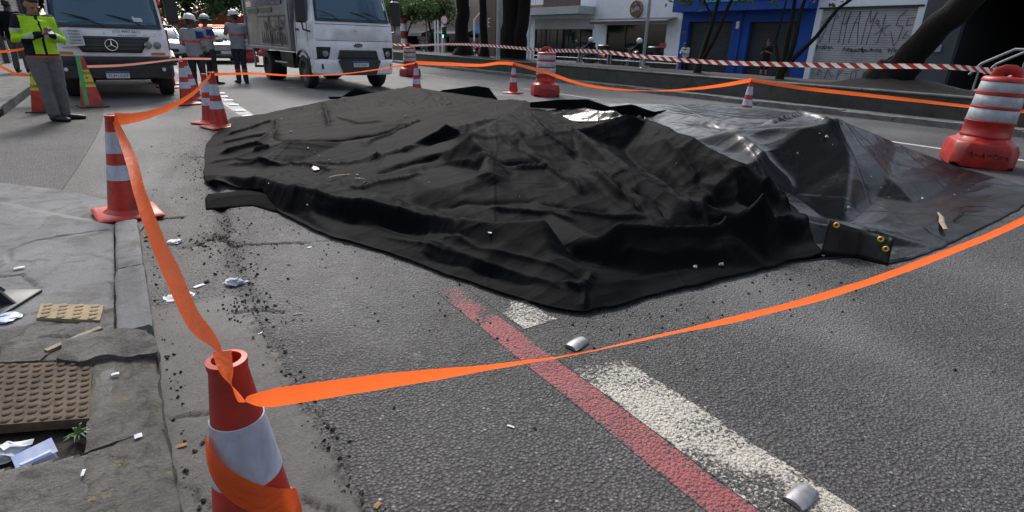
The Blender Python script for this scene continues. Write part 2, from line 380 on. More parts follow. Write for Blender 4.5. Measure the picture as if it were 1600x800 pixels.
M['brass'] = pm('yellow_eyelet', (.62, .42, .03), (.5, .33, .03), 9, .35, metal=.3)
def bark(name, a, b):
    t = NT(name); mp = t.n('Mapping'); t.l(t.co, mp.inputs[0]); mp.inputs['Scale'].default_value = (1, 1, .25)
    n = t.noise(9, 6, .65, mp.outputs[0]); t.set(col=t.mix(n.outputs[0], a, b), rough=.9, spec=.2, normal=t.bump(n.outputs[0], .8, .04)); return t.m
M['bark'] = bark('dark_bark', (.006, .005, .0045), (.016, .013, .011)); M['bark2'] = bark('slim_bark', (.012, .010, .009), (.03, .026, .022))
def leaf(name, a, b):
    t = NT(name); n = t.noise(1.3, 3); oi = t.n('TexWhiteNoise')
    t.l(t.n('NewGeometry').outputs['Position'], oi.inputs[0])
    col = t.mix(n.outputs[0], a, b); t.set(col=col, rough=.55, spec=.35)
    tl = t.n('BsdfTranslucent'); t.l(col, tl.inputs[0]); mx = t.n('MixShader'); mx.inputs[0].default_value = .45
    t.l(t.b.outputs[0], mx.inputs[1]); t.l(tl.outputs[0], mx.inputs[2]); t.l(mx.outputs[0], t.out.inputs[0]); return t.m
M['leaf'] = leaf('leaf_dark', (.045, .085, .025), (.075, .125, .04)); M['leaf2'] = leaf('leaf_mid', (.075, .14, .045), (.11, .18, .06)); M['leaf3'] = leaf('leaf_bluegreen', (.06, .12, .06), (.09, .16, .08))
def wall(name, a, b=None, sc=.8, rough=.85, samt=.3): return concrete(name, a, b or tuple(v * .88 for v in a), sc, .12, tuple(v * .6 for v in a), samt)
# ================================================================== SETTING
def grid_mesh(name, xs, ys, hfun, mat, parent=None, zone=None, cellmat=None, mats=None, mask=None):
    X, Y = np.meshgrid(xs, ys); Z = hfun(X, Y); nx, ny = len(xs), len(ys)
    V = np.stack([X.ravel(), Y.ravel(), Z.ravel()], 1)
    idx = np.arange(nx * ny).reshape(ny, nx)
    F = np.stack([idx[:-1, :-1].ravel(), idx[:-1, 1:].ravel(), idx[1:, 1:].ravel(), idx[1:, :-1].ravel()], 1)
    cxy = (V[F[:, 0], :2] + V[F[:, 2], :2]) / 2
    if mask is not None: F = F[mask(cxy[:, 0], cxy[:, 1])]; cxy = (V[F[:, 0], :2] + V[F[:, 2], :2]) / 2
    me = bpy.data.meshes.new(name); me.vertices.add(len(V)); me.vertices.foreach_set('co', V.ravel())
    me.loops.add(len(F) * 4); me.loops.foreach_set('vertex_index', F.ravel()); me.polygons.add(len(F))
    me.polygons.foreach_set('loop_start', np.arange(0, len(F) * 4, 4)); me.polygons.foreach_set('loop_total', np.full(len(F), 4))
    me.update(calc_edges=True); me.polygons.foreach_set('use_smooth', np.ones(len(F), bool))
    for m in (mats or [mat]): me.materials.append(m)
    if cellmat is not None: me.polygons.foreach_set('material_index', cellmat(cxy[:, 0], cxy[:, 1]).astype(np.int32))
    if zone is not None:
        ca = me.color_attributes.new('Zone', 'FLOAT_COLOR', 'POINT'); z = zone(X, Y)
        ca.data.foreach_set('color', np.stack([z[0].ravel(), z[1].ravel(), z[2].ravel(), np.ones(nx * ny)], 1).ravel())
    o = bpy.data.objects.new(name, me); COL.objects.link(o)
    if parent: o.parent = parent
    return o
def G(*p): return [tuple(gnd(a, b)[:2]) for a, b in p]
CRACKS = [(G((298, 238), (318, 262), (338, 292), (345, 330), (350, 352), (343, 372)), .040, .026),
          (G((343, 372), (362, 382), (400, 383), (472, 380)), .014, .026), (G((472, 380), (515, 376), (545, 383)), .006, .012),
          (G((362, 382), (360, 410), (375, 440), (390, 468)), .046, .018), (G((290, 385), (320, 376), (345, 366)), .036, .016),
          (G((240, 343), (286, 338)), .012, .02), (G((245, 655), (285, 645), (330, 640)), .006, .012), (G((365, 487), (400, 483), (440, 487)), .012, .015),
          (G((470, 770), (500, 790), (540, 796)), .006, .014), (G((255, 745), (300, 760), (330, 790)), .004, .008)]
SEAM = G((390, 468), (405, 505), (432, 540), (446, 570), (470, 615), (500, 665), (535, 720), (560, 770), (590, 830))
def xseam(Y):
    s = np.array(SEAM); o = np.argsort(s[:, 1]); return np.interp(Y, s[o, 1], s[o, 0]) + .03 * (fbm(Y * 9, Y * 0 + 3, 31) - .5) + .05 * (fbm(Y * 2.5, Y * 0 + 8, 32) - .5)
def near(X, Y): return np.clip((7.5 - Y) / 2, 0, 1) * np.clip((3.2 - X) / .6, 0, 1)
def hroad(X, Y):
    w = near(X, Y); gut = (X < xseam(Y)) & (Y < 3.0)
    h = .010 * (fbm(X * 1.3, Y * 1.3, 1) - .5) * 2 + .006 * (fbm(X * 9, Y * 9, 5, 3) - .5)
    rough = .014 * (fbm(X * 26, Y * 26, 9, 3) - .5)
    d = np.abs(X - xseam(Y)); band = np.exp(-(d / .05) ** 2) * (Y < 3.2)
    h = h + np.where(gut, -.010, 0) + band * rough * 1.6 + rough * .25
    for (ln, wd, dp) in CRACKS:
        dist, t = pdist(X + .035 * (fbm(X * 14, Y * 14, 41) - .5), Y + .05 * (fbm(X * 14, Y * 14, 47) - .5), ln)
        h = h - dp * np.exp(-(dist / wd) ** 2) + .008 * np.exp(-((dist - 2 * wd) / (1.5 * wd)) ** 2) * (fbm(X * 30, Y * 30, 53) - .35)
    tr = np.clip((X + .09) / .02, 0, 1)
    return h * w * tr
def zroad(X, Y):
    gut = ((X < xseam(Y)) & (Y < 3.0)).astype(float); w = near(X, Y)
    crack = np.zeros(X.shape)
    for (ln, wd, dp) in CRACKS:
        dist, t = pdist(X + .035 * (fbm(X * 14, Y * 14, 41) - .5), Y + .05 * (fbm(X * 14, Y * 14, 47) - .5), ln)
        patchy = np.clip((fbm(X * 30, Y * 30, 59) - .26) * 7, 0, 1) if wd > .015 else 1
        crack = np.maximum(crack, np.exp(-(dist / (wd * 1.05)) ** 2) * patchy)
    d = np.abs(X - xseam(Y)); crack = np.maximum(crack, .8 * np.exp(-(d / .03) ** 2) * np.clip((fbm(X * 40, Y * 40, 61) - .46) * 8, 0, 1) * (Y < 3.0))
    pale = np.clip((fbm(X * 1.1, Y * .7, 71) - .48) * 4, 0, 1) * .5 + .3 * np.exp(-((X - 2.6) / .35) ** 2) + .3 * np.exp(-((X - 4.3) / .4) ** 2) + np.clip((Y - 5) / 10, 0, 1) * .45  # last term paints grazing sky glare: asphalt gets paler with distance
    old = np.clip((.45 - X) * 4, 0, 1) * np.clip((Y - 3.1) * 3, 0, 1) * .45 * (fbm(X * 3, Y * 3, 73) + .3)
    for (px, py, r) in ((525, 477, .05), (440, 368, .03), (650, 555, .02)):
        g = gnd(px, py); pale = np.maximum(pale, 1.3 * np.exp(-(np.hypot(X - g[0], Y - g[1]) / r) ** 2) * (fbm(X * 40, Y * 40, 75) + .3))
    return np.maximum(gut, np.clip(old, 0, .6)), np.clip(crack, 0, 1), np.clip(pale, 0, 1.2)
xs = np.unique(np.concatenate([np.linspace(-1.62, -.09, 30), np.arange(-.09, 2.7, .0125), 2.7 + np.cumsum(np.linspace(.02, .5, 38)), [12.45]])); xs = xs[xs <= 12.46]
ys = np.concatenate([np.linspace(-8, .3, 20)[:-1], np.arange(.3, 6.5, .0135), 6.5 + np.cumsum(np.linspace(.02, 4, 80))])
ground = grid_mesh('ground', np.linspace(-600, 600, 9), np.linspace(-300, 900, 9), lambda X, Y: X * 0 - .06, M['mosswall']); tag(ground, kind='structure')
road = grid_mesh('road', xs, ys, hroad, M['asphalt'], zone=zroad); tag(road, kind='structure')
def marking(name, x0, x1, y0, y1, mat, dy=.0135, zf=None, dx=.0125):
    xs_ = np.linspace(x0, x1, max(2, int((x1 - x0) / dx) + 1)); ys_ = np.linspace(y0, y1, max(2, int((y1 - y0) / dy) + 1))
    return grid_mesh(name, xs_, ys_, lambda X, Y: hroad(X, Y) + .0018, mat, road, zf or zroad)
def zwear(a, b):
    def f(X, Y):
        z = zroad(X, Y); ed = np.minimum(X - X.min(), X.max() - X); rag = np.clip(1 - ed / .010, 0, 1) * np.clip((fbm(X * 25, Y * 12, 77) - .44) * 2.0, 0, .35)
        blot = np.clip((fbm(X * 5, Y * 3.2, 78) - .52) * 2.0, 0, .18)
        return z[0], z[1], np.clip((Y - a) / (b - a), 0, 1) * .9 + rag + blot
    return f
marking('red_line', 1.195, 1.33, -3, 2.45, M['line_red'], zf=zwear(2.2, 3.1))
marking('white_line', 1.334, 1.585, -3, 1.62, M['line_white'], zf=zwear(1.3, 1.9))
marking('white_line', 1.36, 1.56, 1.86, 2.5, M['line_white'], zf=zwear(1.86, 3.4))
marking('red_line', 1.30, 1.44, 8.9, 40, M['line_red'], dy=.4, dx=.2)
marking('white_line', 1.50, 1.72, 8.9, 40, M['line_lane'], dy=.4, dx=.2)
marking('lane_line', 9.56, 9.68, -6, 60, M['line_lane'], dy=.5, dx=.06)
for y in (15.4, 17.4, 19.6, 24): marking('dash_line', 5.1 - 2.6 * (y == 15.4), 6.6 - 1.6 * (y == 15.4), y, y + .12, M['line_lane'], dy=.06, dx=.4)
# bay on the left, at the pavement's far end: dark asphalt patch
def zpatch(X, Y): return X * 0, X * 0, X * 0 + .15
pb = MB(); P = [gnd(a, b)[:2] for a, b in ((160, 192), (150, 215), (122, 262), (95, 300), (60, 296), (0, 288))]
poly = [(-1.6, P[5][1])] + [tuple(p) for p in P[::-1]] + [(-.36, 12.5), (-1.6, 12.5)]
pb.add([(x, y, .006) for x, y in poly], [list(range(len(poly)))]); o = pb.build('asphalt_patch', M['asphalt'], road)
# ---- pavement near the camera
def pav_end(X): return 4.33 - (X + .09) * 1.47 + .05 * (fbm(X * 5, X * 0 + 2, 81) - .5)
tileq = [gnd(*p, .08) for p in ((65, 478), (163, 480), (157, 504), (58, 500))]
covq = [np.array(p) for p in ((-.86, 2.70, .08), (-.292, 2.385, .08), (-.292, 1.985, .08), (-.80, 2.215, .08))]
def inq(q, X, Y, gr=0.0):
    c = sum(np.array(p[:2]) for p in q) / 4; m = np.ones(X.shape, bool)
    for i in range(4):
        a = np.array(q[i][:2]); b = np.array(q[(i + 1) % 4][:2]); e = b - a; nrm = np.array([e[1], -e[0]]) / np.hypot(*e)
        if np.dot(c - a, nrm) < 0: nrm = -nrm
        m &= ((X - a[0]) * nrm[0] + (Y - a[1]) * nrm[1]) > -gr
    return m
PCR = [G((0, 526), (40, 520), (80, 512), (140, 516)), G((20, 590), (75, 552), (150, 556), (240, 536)), G((80, 500), (92, 520), (130, 530)), G((0, 455), (40, 452), (60, 470)), G((180, 350), (184, 420), (178, 500)), G((22, 430), (20, 412), (60, 395), (150, 380), (200, 375))]
def hpav(X, Y):
    h = .08 + .003 * (fbm(X * 3, Y * 3, 83) - .5) + .003 * (fbm(X * 20, Y * 20, 84) - .5)
    soil = (Y < 2.02 - .45 * (X + .29)) & (Y > 1.80 - .25 * (X + .29))
    h = np.where(soil, .035 + .03 * (fbm(X * 14, Y * 14, 85) - .5), h)
    h = np.where((Y > 2.36) & (Y < 2.85), h + .022 * (fbm(X * 7, Y * 7, 86) - .5), h)
    h = np.where(inq(covq, X, Y, .01), .03, h)
    for ln in PCR:
        d, t = pdist(X + .03 * (fbm(X * 18, Y * 18, 87) - .5), Y + .03 * (fbm(X * 18, Y * 18, 88) - .5), ln); h = h - .02 * np.exp(-(d / .006) ** 2)
    e = pav_end(X) - Y; h = h * np.clip(e / .35 + .12, .12, 1) 
    return h
def mpav(X, Y):
    soil = (Y < 2.04 - .45 * (X + .29)) & (Y > 1.79 - .25 * (X + .29))
    return np.where(soil, 2, np.where(((Y > 2.30) & (Y < 2.88)) | (Y < 1.9), 1, 0))
pav = grid_mesh('pavement', np.concatenate([np.linspace(-6, -1.0, 12)[:-1], np.arange(-1.0, -.215, .0125)]), np.concatenate([np.linspace(-6, .9, 10)[:-1], np.arange(.9, 6.0, .0135), np.arange(6.0, 13.5, .2)]), hpav, None, mats=[M['concrete'], M['oldcon'], M['soil']], cellmat=mpav, mask=lambda X, Y: (Y < pav_end(X)))
tag(pav, kind='structure')
ap = MB(); ap.add([(-.215, 4.42, .011), (-.09, 4.30, .010), (.02, 4.75, .009), (-.55, 5.75, .012), (-1.6, 6.95, .012), (-1.6, 6.5, .014)], [[0, 1, 2, 3, 4, 5]]); ap.build('apron', M['concrete'], pav)
def kerb_block(name, x0, x1, y0, y1, zt, mat, parent, seed, skew=0.0, chip=.012):
    nx, ny, nz = 8, max(8, int((y1 - y0) / .03)), 5; bm = bmesh.new()
    bmesh.ops.create_cube(bm, size=1); bmesh.ops.subdivide_edges(bm, edges=bm.edges[:], cuts=9, use_grid_fill=True)
    for v in bm.verts:
        p = v.co; lx, ly, lz = p.x, p.y, p.z
        r = .5 - .018 / max(.05, x1 - x0)
        x = x0 + (lx + .5) * (x1 - x0); y = y0 + (ly + .5) * (y1 - y0) + skew * (lx + .5); z = (lz + .5) * (zt + .12) - .12
        if lz > .45 and abs(lx) > .45: z -= .010
        if lz > .45 and abs(ly) > .45: z -= .006
        nv = mnoise.noise_vector(Vector((x * 11 + seed, y * 11, z * 11))); nf = mnoise.noise_vector(Vector((x * 40, y * 40 + seed, z * 40)))
        v.co = Vector((x, y, z)) + nv * chip + nf * chip * .6
    me = bpy.data.meshes.new(name); bm.to_mesh(me); bm.free(); me.materials.append(mat); me.polygons.foreach_set('use_smooth', [True] * len(me.polygons)); me.set_sharp_from_angle(angle=R(38))
    o = bpy.data.objects.new(name, me); COL.objects.link(o); o.parent = parent; return o
for i, (a, b, x0, c) in enumerate(((-.5, .62, -.30, .012), (.63, 1.22, -.30, .012), (1.23, 1.80, -.30, .014), (1.815, 2.38, -.298, .010), (2.62, 3.42, -.218, .006), (3.43, 4.36, -.216, .005))):
    kerb_block('kerb_stone', x0, -.088 - .004 * (i % 2), a, b, .082, M['kerbstone'] if i < 4 else M['concrete'], pav, i * 7.3, .01 * (i % 3), c)
# broken slab lip, raised over the kerb
def rough_slab(name, poly, z0, z1, mat, parent=None, seed=0, amp=.012, tilt=(0, 0)):
    bm = bmesh.new(); n = len(poly); cx = sum(p[0] for p in poly) / n; cy = sum(p[1] for p in poly) / n
    vs = [bm.verts.new((p[0], p[1], z0)) for p in poly]; f = bm.faces.new(vs); r = bmesh.ops.extrude_face_region(bm, geom=[f])
    for v in r['geom']:
        if isinstance(v, bmesh.types.BMVert): v.co.z = z1 + (v.co.x - cx) * tilt[0] + (v.co.y - cy) * tilt[1]
    bmesh.ops.recalc_face_normals(bm, faces=bm.faces); bmesh.ops.triangulate(bm, faces=bm.faces[:]); bmesh.ops.subdivide_edges(bm, edges=bm.edges[:], cuts=4, use_grid_fill=True)
    for v in bm.verts: v.co += mnoise.noise_vector(v.co * 16 + Vector((seed, 0, 0))) * amp + mnoise.noise_vector(v.co * 50) * amp * .4
    me = bpy.data.meshes.new(name); bm.to_mesh(me); bm.free(); me.materials.append(mat); me.polygons.foreach_set('use_smooth', [True] * len(me.polygons)); me.set_sharp_from_angle(angle=R(50))
    o = bpy.data.objects.new(name, me); COL.objects.link(o); o.parent = parent; return o
rough_slab('broken_slab', [gnd(*p, .1)[:2] for p in ((90, 560), (100, 535), (140, 520), (185, 514), (225, 516), (243, 532), (244, 552), (215, 556), (170, 556), (130, 566))], .02, .105, M['oldcon'], pav, 3, .012)
rough_slab('broken_slab', [gnd(*p, .1)[:2] for p in ((0, 562), (0, 530), (50, 524), (82, 524), (100, 528), (60, 560))], .02, .088, M['oldcon'], pav, 9, .008)
# tactile tile and brown cover
def bil(q, u, v): return (np.array(q[0]) * (1 - u) + np.array(q[1]) * u) * (1 - v) + (np.array(q[3]) * (1 - u) + np.array(q[2]) * u) * v
def stud_plate(name, q, th, nu, nv, r, h, mat, label, cat):
    e = empty(name, (0, 0, 0)); tag(e, label, cat)
    m = MB(); c = sum(np.array(p) for p in q) / 4
    lo = [(p[0], p[1], p[2] - .03) for p in q]; hi = [(p[0], p[1], p[2] + th) for p in q]
    m.add(lo + hi, [[4, 5, 6, 7][::-1], [0, 1, 2, 3], [0, 4, 5, 1], [1, 5, 6, 2], [2, 6, 7, 3], [3, 7, 4, 0]]); m.build('plate', mat, e, 30)
    for j in range(nv):
        for i in range(nu):
            p = bil(q, (i + .5) / nu, (j + .5) / nv); s = MB()
            s.lathe([(r, 0), (r * .96, h * .6), (r * .7, h)], 10, T(p[0], p[1], p[2] + th)); s.build('stud', mat, e)
    return e
stud_plate('tactile_tile', tileq, .012, 4, 4, .017, .006, M['tile_yellow'], 'yellowish tactile paving tile with raised dots by the dark post', 'tile')
stud_plate('utility_cover', covq, .004, 15, 10, .013, .006, M['rusty'], 'brown studded utility cover set in the broken pavement', 'cover')
# ---- far left pavement, kerb with drain, shuttered building
lp = MB(); lp.b2((-9, 6.9, -.05), (-1.78, 60, .15)); o = lp.build('left_pavement', M['concrete']); tag(o, kind='structure')
for k in range(14):
    y0 = 7.0 + k * 1.5
    if k == 2: continue
    kerb_block('kerb_stone', -1.79, -1.60, y0, y0 + 1.48, .155, M['kerb_grey'], o, k * 3.1, 0, .008)
d = MB(); d.b2((-1.80, 10.0, .10), (-1.60, 11.48, .155), .01); d.b2((-1.80, 10.0, -.1), (-1.76, 11.48, .1)); d.build('drain_lintel', M['kerb_grey'], o)
def shutter(name, parent, axis, fixed, a0, a1, z0, z1, mat, pitch=.085, dpt=.016, sign=-1):
    """roller shutter of pressed slats; axis 'y': lies in plane X=fixed, faces sign*X"""
    n = int((z1 - z0) / pitch) + 1; prof = []
    for i in range(n):
        z = z0 + i * pitch
        for (dz, dd) in ((0, 0), (.12, 1), (.5, 1.15), (.86, 1), (1.0, 0)):
            zz = min(z + dz * pitch, z1); prof.append((zz, fixed + sign * dd * dpt))
    vs = []; fs = []
    for (z, x) in prof: vs += [(x, a0, z), (x, a1, z)]
    for i in range(len(prof) - 1): fs.append([2 * i, 2 * i + 1, 2 * i + 3, 2 * i + 2])
    return mobj(name, vs, fs, mat, parent, 40)
MS = {}
MS['lsh'] = pm('grey_shutter', (.28, .27, .265), (.22, .21, .205), 1.2, .55, metal=.2, dirt=(.10, .09, .08), dsc=1.5, damt=.5)
MS['lwall'] = wall('left_wall', (.12, .115, .11))
lb = empty('shuttered_shop', (-4, 20, .15)); lb.location = (0, 0, 0); tag(lb, 'shop with closed grey roller shutters along the left pavement', 'building')
m = MB(); m.b2((-10, 13.6, .1), (-3.35, 40, 4.6)); m.build('wall', MS['lwall'], lb)
yy = 13.9
for i in range(6):
    shutter('roller_shutter', lb, 'y', -3.10, yy, yy + 3.3, .15, 3.4, MS['lsh'], .10, .02, 1)
    m = MB(); m.b2((-3.34, yy + 3.35, .1), (-2.95, yy + 3.75, 4.5)); m.build('pillar', M['black'] if i == 1 else MS['lwall'], lb); yy += 3.8
m = MB(); m.b2((-3.34, 13.7, 3.42), (-3.0, 38, 4.2)); m.build('fascia', MS['lwall'], lb)

e = empty('unseen_shade_block'); tag(e, 'unseen dark block added beside the pavement behind the viewer to shade the tarpaulin slopes', 'building')  # added out of view to darken the slopes that face the viewer
m = MB(); m.b2((-14, -40, 0), (-3.3, -1.2, 11)); m.build('wall', MS['lwall'], e)
# ---- right kerb, low wall, planter, opposite street
rk = MB(); rk.b2((12.62, -14, -.05), (13.12, 70, .10)); rk = rk.build('median_apron', M['kerb_grey']); tag(rk, kind='structure')
kproto = None
for k in range(46):
    y0 = -6 + k * 1.0
    if kproto is None:
        kproto = kerb_block('kerb_stone', 12.44, 12.64, 0, .997, .13, M['kerb_grey'], rk, 2.2, 0, .007); kb = [kproto, kerb_block('kerb_stone', 12.44, 12.64, 0, .997, .125, M['kerb_grey'], rk, 9.2, 0, .010)]
        kb[1].location = (0, 1.0 - 6, 0); kproto.location = (0, -6, 0)
    elif k > 1:
        c = kb[(k * 7 // 3) % 2].copy(); COL.objects.link(c); c.location = (.01 * math.sin(k * 2.1), y0, -.01 * (k % 3))
rw = empty('retaining_wall', (0, 0, 0)); tag(rw, 'low dark mossy wall with pale coping along the far kerb', 'wall')
m = MB(); m.b2((13.13, -14, 0), (13.32, 70, .50)); m.build('wall_face', M['mosswall'], rw)
for k in range(34):
    y0 = -10 + k * 2.0; m = MB(); m.b2((13.10, y0, .50), (13.36, y0 + 1.98, .545), .012); m.build('coping', M['kerb_grey'], rw)
def hsoil(X, Y):
    h = .46 + .05 * (fbm(X * .9, Y * .9, 91) - .5) + .04 * (fbm(X * 5, Y * 5, 92) - .5)
    for (tx, ty, a, r) in ((15, 6.2, .30, 1.3), (15, 26.8, .15, .9), (15, 24.8, .1, .8), (15, 22.4, .18, 1.0), (15, 11.8, .06, .5), (15, 9.0, .06, .5)): h = h + a * np.exp(-(np.hypot(X - tx, Y - ty) / r) ** 2) * (.7 + .6 * fbm(X * 3, Y * 3, 93))
    return h
pl = grid_mesh('planter_soil', np.arange(13.30, 17.41, .12), np.arange(-12, 70, .25), hsoil, M['soil']); tag(pl, kind='structure')
m = MB(); m.b2((17.35, -12, -.05), (17.55, 70, .44)); o = m.build('planter_edge', M['kerb_grey']); tag(o, kind='structure')
m = MB(); m.add([(17.5, -40, 0), (22.6, -40, 0), (22.6, 150, 0), (17.5, 150, 0)], [[0, 1, 2, 3]]); o = m.build('opposite_street', M['asphalt']); tag(o, kind='structure')
m = MB(); m.b2((22.6, -40, -.05), (25.48, 62, .02)); o = m.build('opposite_pavement', M['concrete']); tag(o, kind='structure')
m = MB(); m.add([(-1.6, 60, -.02), (22, 60, -.02), (22, 400, -.02), (-1.6, 400, -.02)], [[0, 1, 2, 3]]); o = m.build('far_road', M['asphalt']); tag(o, kind='structure')

# ---- buildings across the street (facades in the plane X = 25.5)
FX = 25.5
MS['white'] = wall('white_wall', (.78, .82, .86), (.70, .75, .80)); MS['blue'] = wall('blue_wall', (.018, .075, .34), (.015, .06, .28))
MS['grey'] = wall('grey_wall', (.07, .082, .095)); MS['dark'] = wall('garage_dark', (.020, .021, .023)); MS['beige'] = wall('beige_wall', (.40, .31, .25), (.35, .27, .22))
MS['brown'] = wall('brown_wall', (.16, .12, .095)); MS['sh_dark'] = pm('dark_shutter', (.035, .040, .046), (.026, .03, .036), 1, .5, metal=.3)
MS['sh_white'] = pm('pale_shutter', (.40, .40, .41), (.33, .33, .345), .8, .55, dirt=(.20, .19, .19), dsc=1.1, damt=.6)
MS['plinth'] = wall('dark_plinth', (.035, .04, .045)); MS['awn'] = pm('mauve_awning', (.10, .08, .095), (.08, .065, .08), 2, .8)
MS['cream'] = wall('cream_fascia', (.42, .44, .44)); MS['cyan'] = pm('cyan_sign', (.05, .42, .50), (.03, .3, .42), 2, .5)
MS['woodsign'] = pm('brown_wood_sign', (.10, .055, .03), (.06, .035, .02), 6, .5); MS['tanrim'] = pm('tan_rim', (.32, .20, .11), None, 5, .5)
def bwall(parent, y0, y1, z0, z1, mat, x0=FX, x1=FX + 8, holes=(), name='wall'):
    """front wall with rectangular holes (y0,y1,z0,z1), built of butted boxes, with a body behind"""
    m = MB(); ycuts = sorted({y0, y1, *[h[0] for h in holes], *[h[1] for h in holes]}); zc = sorted({z0, z1, *[h[2] for h in holes], *[h[3] for h in holes]})
    for a, b in zip(ycuts, ycuts[1:]):
        for c, d_ in zip(zc, zc[1:]):
            if any(h[0] <= a and b <= h[1] and h[2] <= c and d_ <= h[3] for h in holes): continue
            m.b2((x0, a, c), (x0 + .3, b, d_))
    m.b2((x1 - .3, y0, z0), (x1, y1, z1)); m.b2((x0 + .3, y0, z0), (x1 - .3, y0 + .15, z1)); m.b2((x0 + .3, y1 - .15, z0), (x1 - .3, y1, z1)); m.b2((x0 + .3, y0 + .15, z1 - .2), (x1 - .3, y1 - .15, z1))
    return m.build(name, mat, parent, 30)
# grey garage building with dark open bay
e = empty('grey_garage'); tag(e, 'dark grey building with deep unlit bay behind the leaning tree', 'building')
bwall(e, -14, 9.98, 0, 4.9, MS['grey'], FX - .4, FX + 14, [(-13, 8.7, 0, 3.5)])
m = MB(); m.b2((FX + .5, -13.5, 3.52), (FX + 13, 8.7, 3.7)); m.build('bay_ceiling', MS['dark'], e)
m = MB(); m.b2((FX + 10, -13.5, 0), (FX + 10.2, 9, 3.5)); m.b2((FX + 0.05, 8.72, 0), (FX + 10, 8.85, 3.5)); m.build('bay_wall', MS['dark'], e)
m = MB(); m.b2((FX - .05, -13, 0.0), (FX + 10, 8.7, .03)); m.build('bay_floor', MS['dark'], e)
m = MB(); m.b2((FX - .47, 9.1, 1.35), (FX - .402, 9.3, 1.6)); m.build('meter_box', M['galv'], e)
# metal stair with rails
st = empty('metal_stair', (0, 0, 0)); tag(st, 'grey metal steps with tubular handrails behind the right drum', 'stair')
sx0 = 20.2
for k in range(5):
    m = MB(); m.b2((sx0, 5.9 - k * .30, .30 + k * .20), (sx0 + 1.1, 6.2 - k * .30, .34 + k * .20)); m.build('step', M['galv'], st)
for xx in (sx0 - .04, sx0 + 1.14):
    m = MB(); m.tube([(xx, 6.5, .12), (xx, 4.6, 1.32)], .05, 6); m.build('stringer', M['galv'], st)
    m = MB(); m.tube([(xx, 6.45, .75), (xx, 6.25, 1.05), (xx, 5.6, 1.45), (xx, 4.9, 1.45), (xx, 3.0, 2.6)], .035, 8); m.build('handrail', M['galv'], st)
    m = MB(); m.tube([(xx, 6.25, .25), (xx, 6.25, 1.05)], .028, 6); m.tube([(xx, 5.3, .9), (xx, 5.3, 1.45)], .028, 6); m.tube([(xx, 4.2, 1.2), (xx, 4.2, 1.9)], .028, 6); m.tube([(xx, 4.2, 0), (xx, 4.2, 1.2)], .03, 6); m.build('baluster', M['galv'], st)
# graffiti shutter building
e = empty('graffiti_shop'); tag(e, 'pale building with wide roller shutter covered in black graffiti', 'building')
bwall(e, 10.0, 14.30, 0, 4.8, MS['white'], FX, FX + 8, [(10.38, 14.05, 0, 2.93)])
sh = shutter('roller_shutter', e, 'y', FX + .12, 10.38, 14.05, 0.02, 2.93, MS['sh_white'], .09, .014)
m = MB(); m.b2((FX - .03, 10.2, 2.93), (FX + .1, 14.2, 3.0)); m.build('lintel', MS['plinth'], e)
strokes = [[(1302, 22), (1284, 36), (1292, 41), (1281, 67)], [(1281, 67), (1279, 48)], [(1308, 16), (1304, 30), (1298, 50), (1295, 68)], [(1303, 30), (1311, 27), (1306, 20)], [(1322, 17), (1316, 36), (1310, 68)], [(1316, 36), (1321, 38), (1330, 18)], [(1330, 18), (1323, 38), (1317, 70)],
 [(1345, 17), (1334, 40), (1325, 68)], [(1345, 17), (1341, 40), (1339, 70)], [(1333, 36), (1342, 35)], [(1361, 16), (1353, 38), (1345, 70)], [(1361, 16), (1360, 36), (1371, 18)], [(1371, 18), (1362, 40), (1353, 70)], [(1384, 22), (1378, 45), (1370, 68)], [(1366, 54), (1391, 38)], [(1370, 36), (1384, 56)], [(1368, 35), (1372, 30), (1373, 37), (1368, 37)],
 [(1418, 15), (1404, 28), (1400, 40), (1411, 41), (1403, 62), (1396, 72), (1392, 49)], [(1430, 27), (1420, 28), (1416, 40), (1426, 38)], [(1412, 52), (1424, 58), (1410, 60), (1418, 48)],
 [(1277, 118), (1279, 108), (1284, 113)], [(1288, 122), (1294, 108), (1299, 122)], [(1300, 119), (1303, 118)], [(1306, 124), (1311, 109), (1317, 110), (1309, 118)], [(1320, 115), (1326, 114)], [(1328, 124), (1331, 112), (1341, 110)], [(1336, 124), (1338, 112)], [(1347, 122), (1350, 111)], [(1356, 117), (1366, 118)], [(1371, 120), (1373, 112)]]
random.seed(3)
for x0, x1, y in ((1272, 1300, 73), (1316, 1346, 77), (1346, 1374, 78), (1387, 1414, 78)):
    x = x0
    while x < x1:
        w = random.uniform(3, 6); strokes.append([(x, y + random.uniform(-3, 0)), (x + w * .2, y + random.uniform(2, 5)), (x + w * .6, y + random.uniform(-4, 0)), (x + w * .8, y + random.uniform(1, 6))]); x += w
for s in strokes:
    gm = MB(); gm.tube([onx(a, b, FX + .098) for a, b in s], [(.020, .006)] * len(s), 5); gm.build('graffiti_stroke', M['black_print'], sh)
m = MB(); a = onx(1392, 99, FX + .09); m.prism([(-.24, -.28), (.24, -.28), (.24, .12), (0, .3), (-.24, .12)], .01, T(a[0], a[1], a[2]) @ MW); m.build('house_mark', M['black_print'], sh)
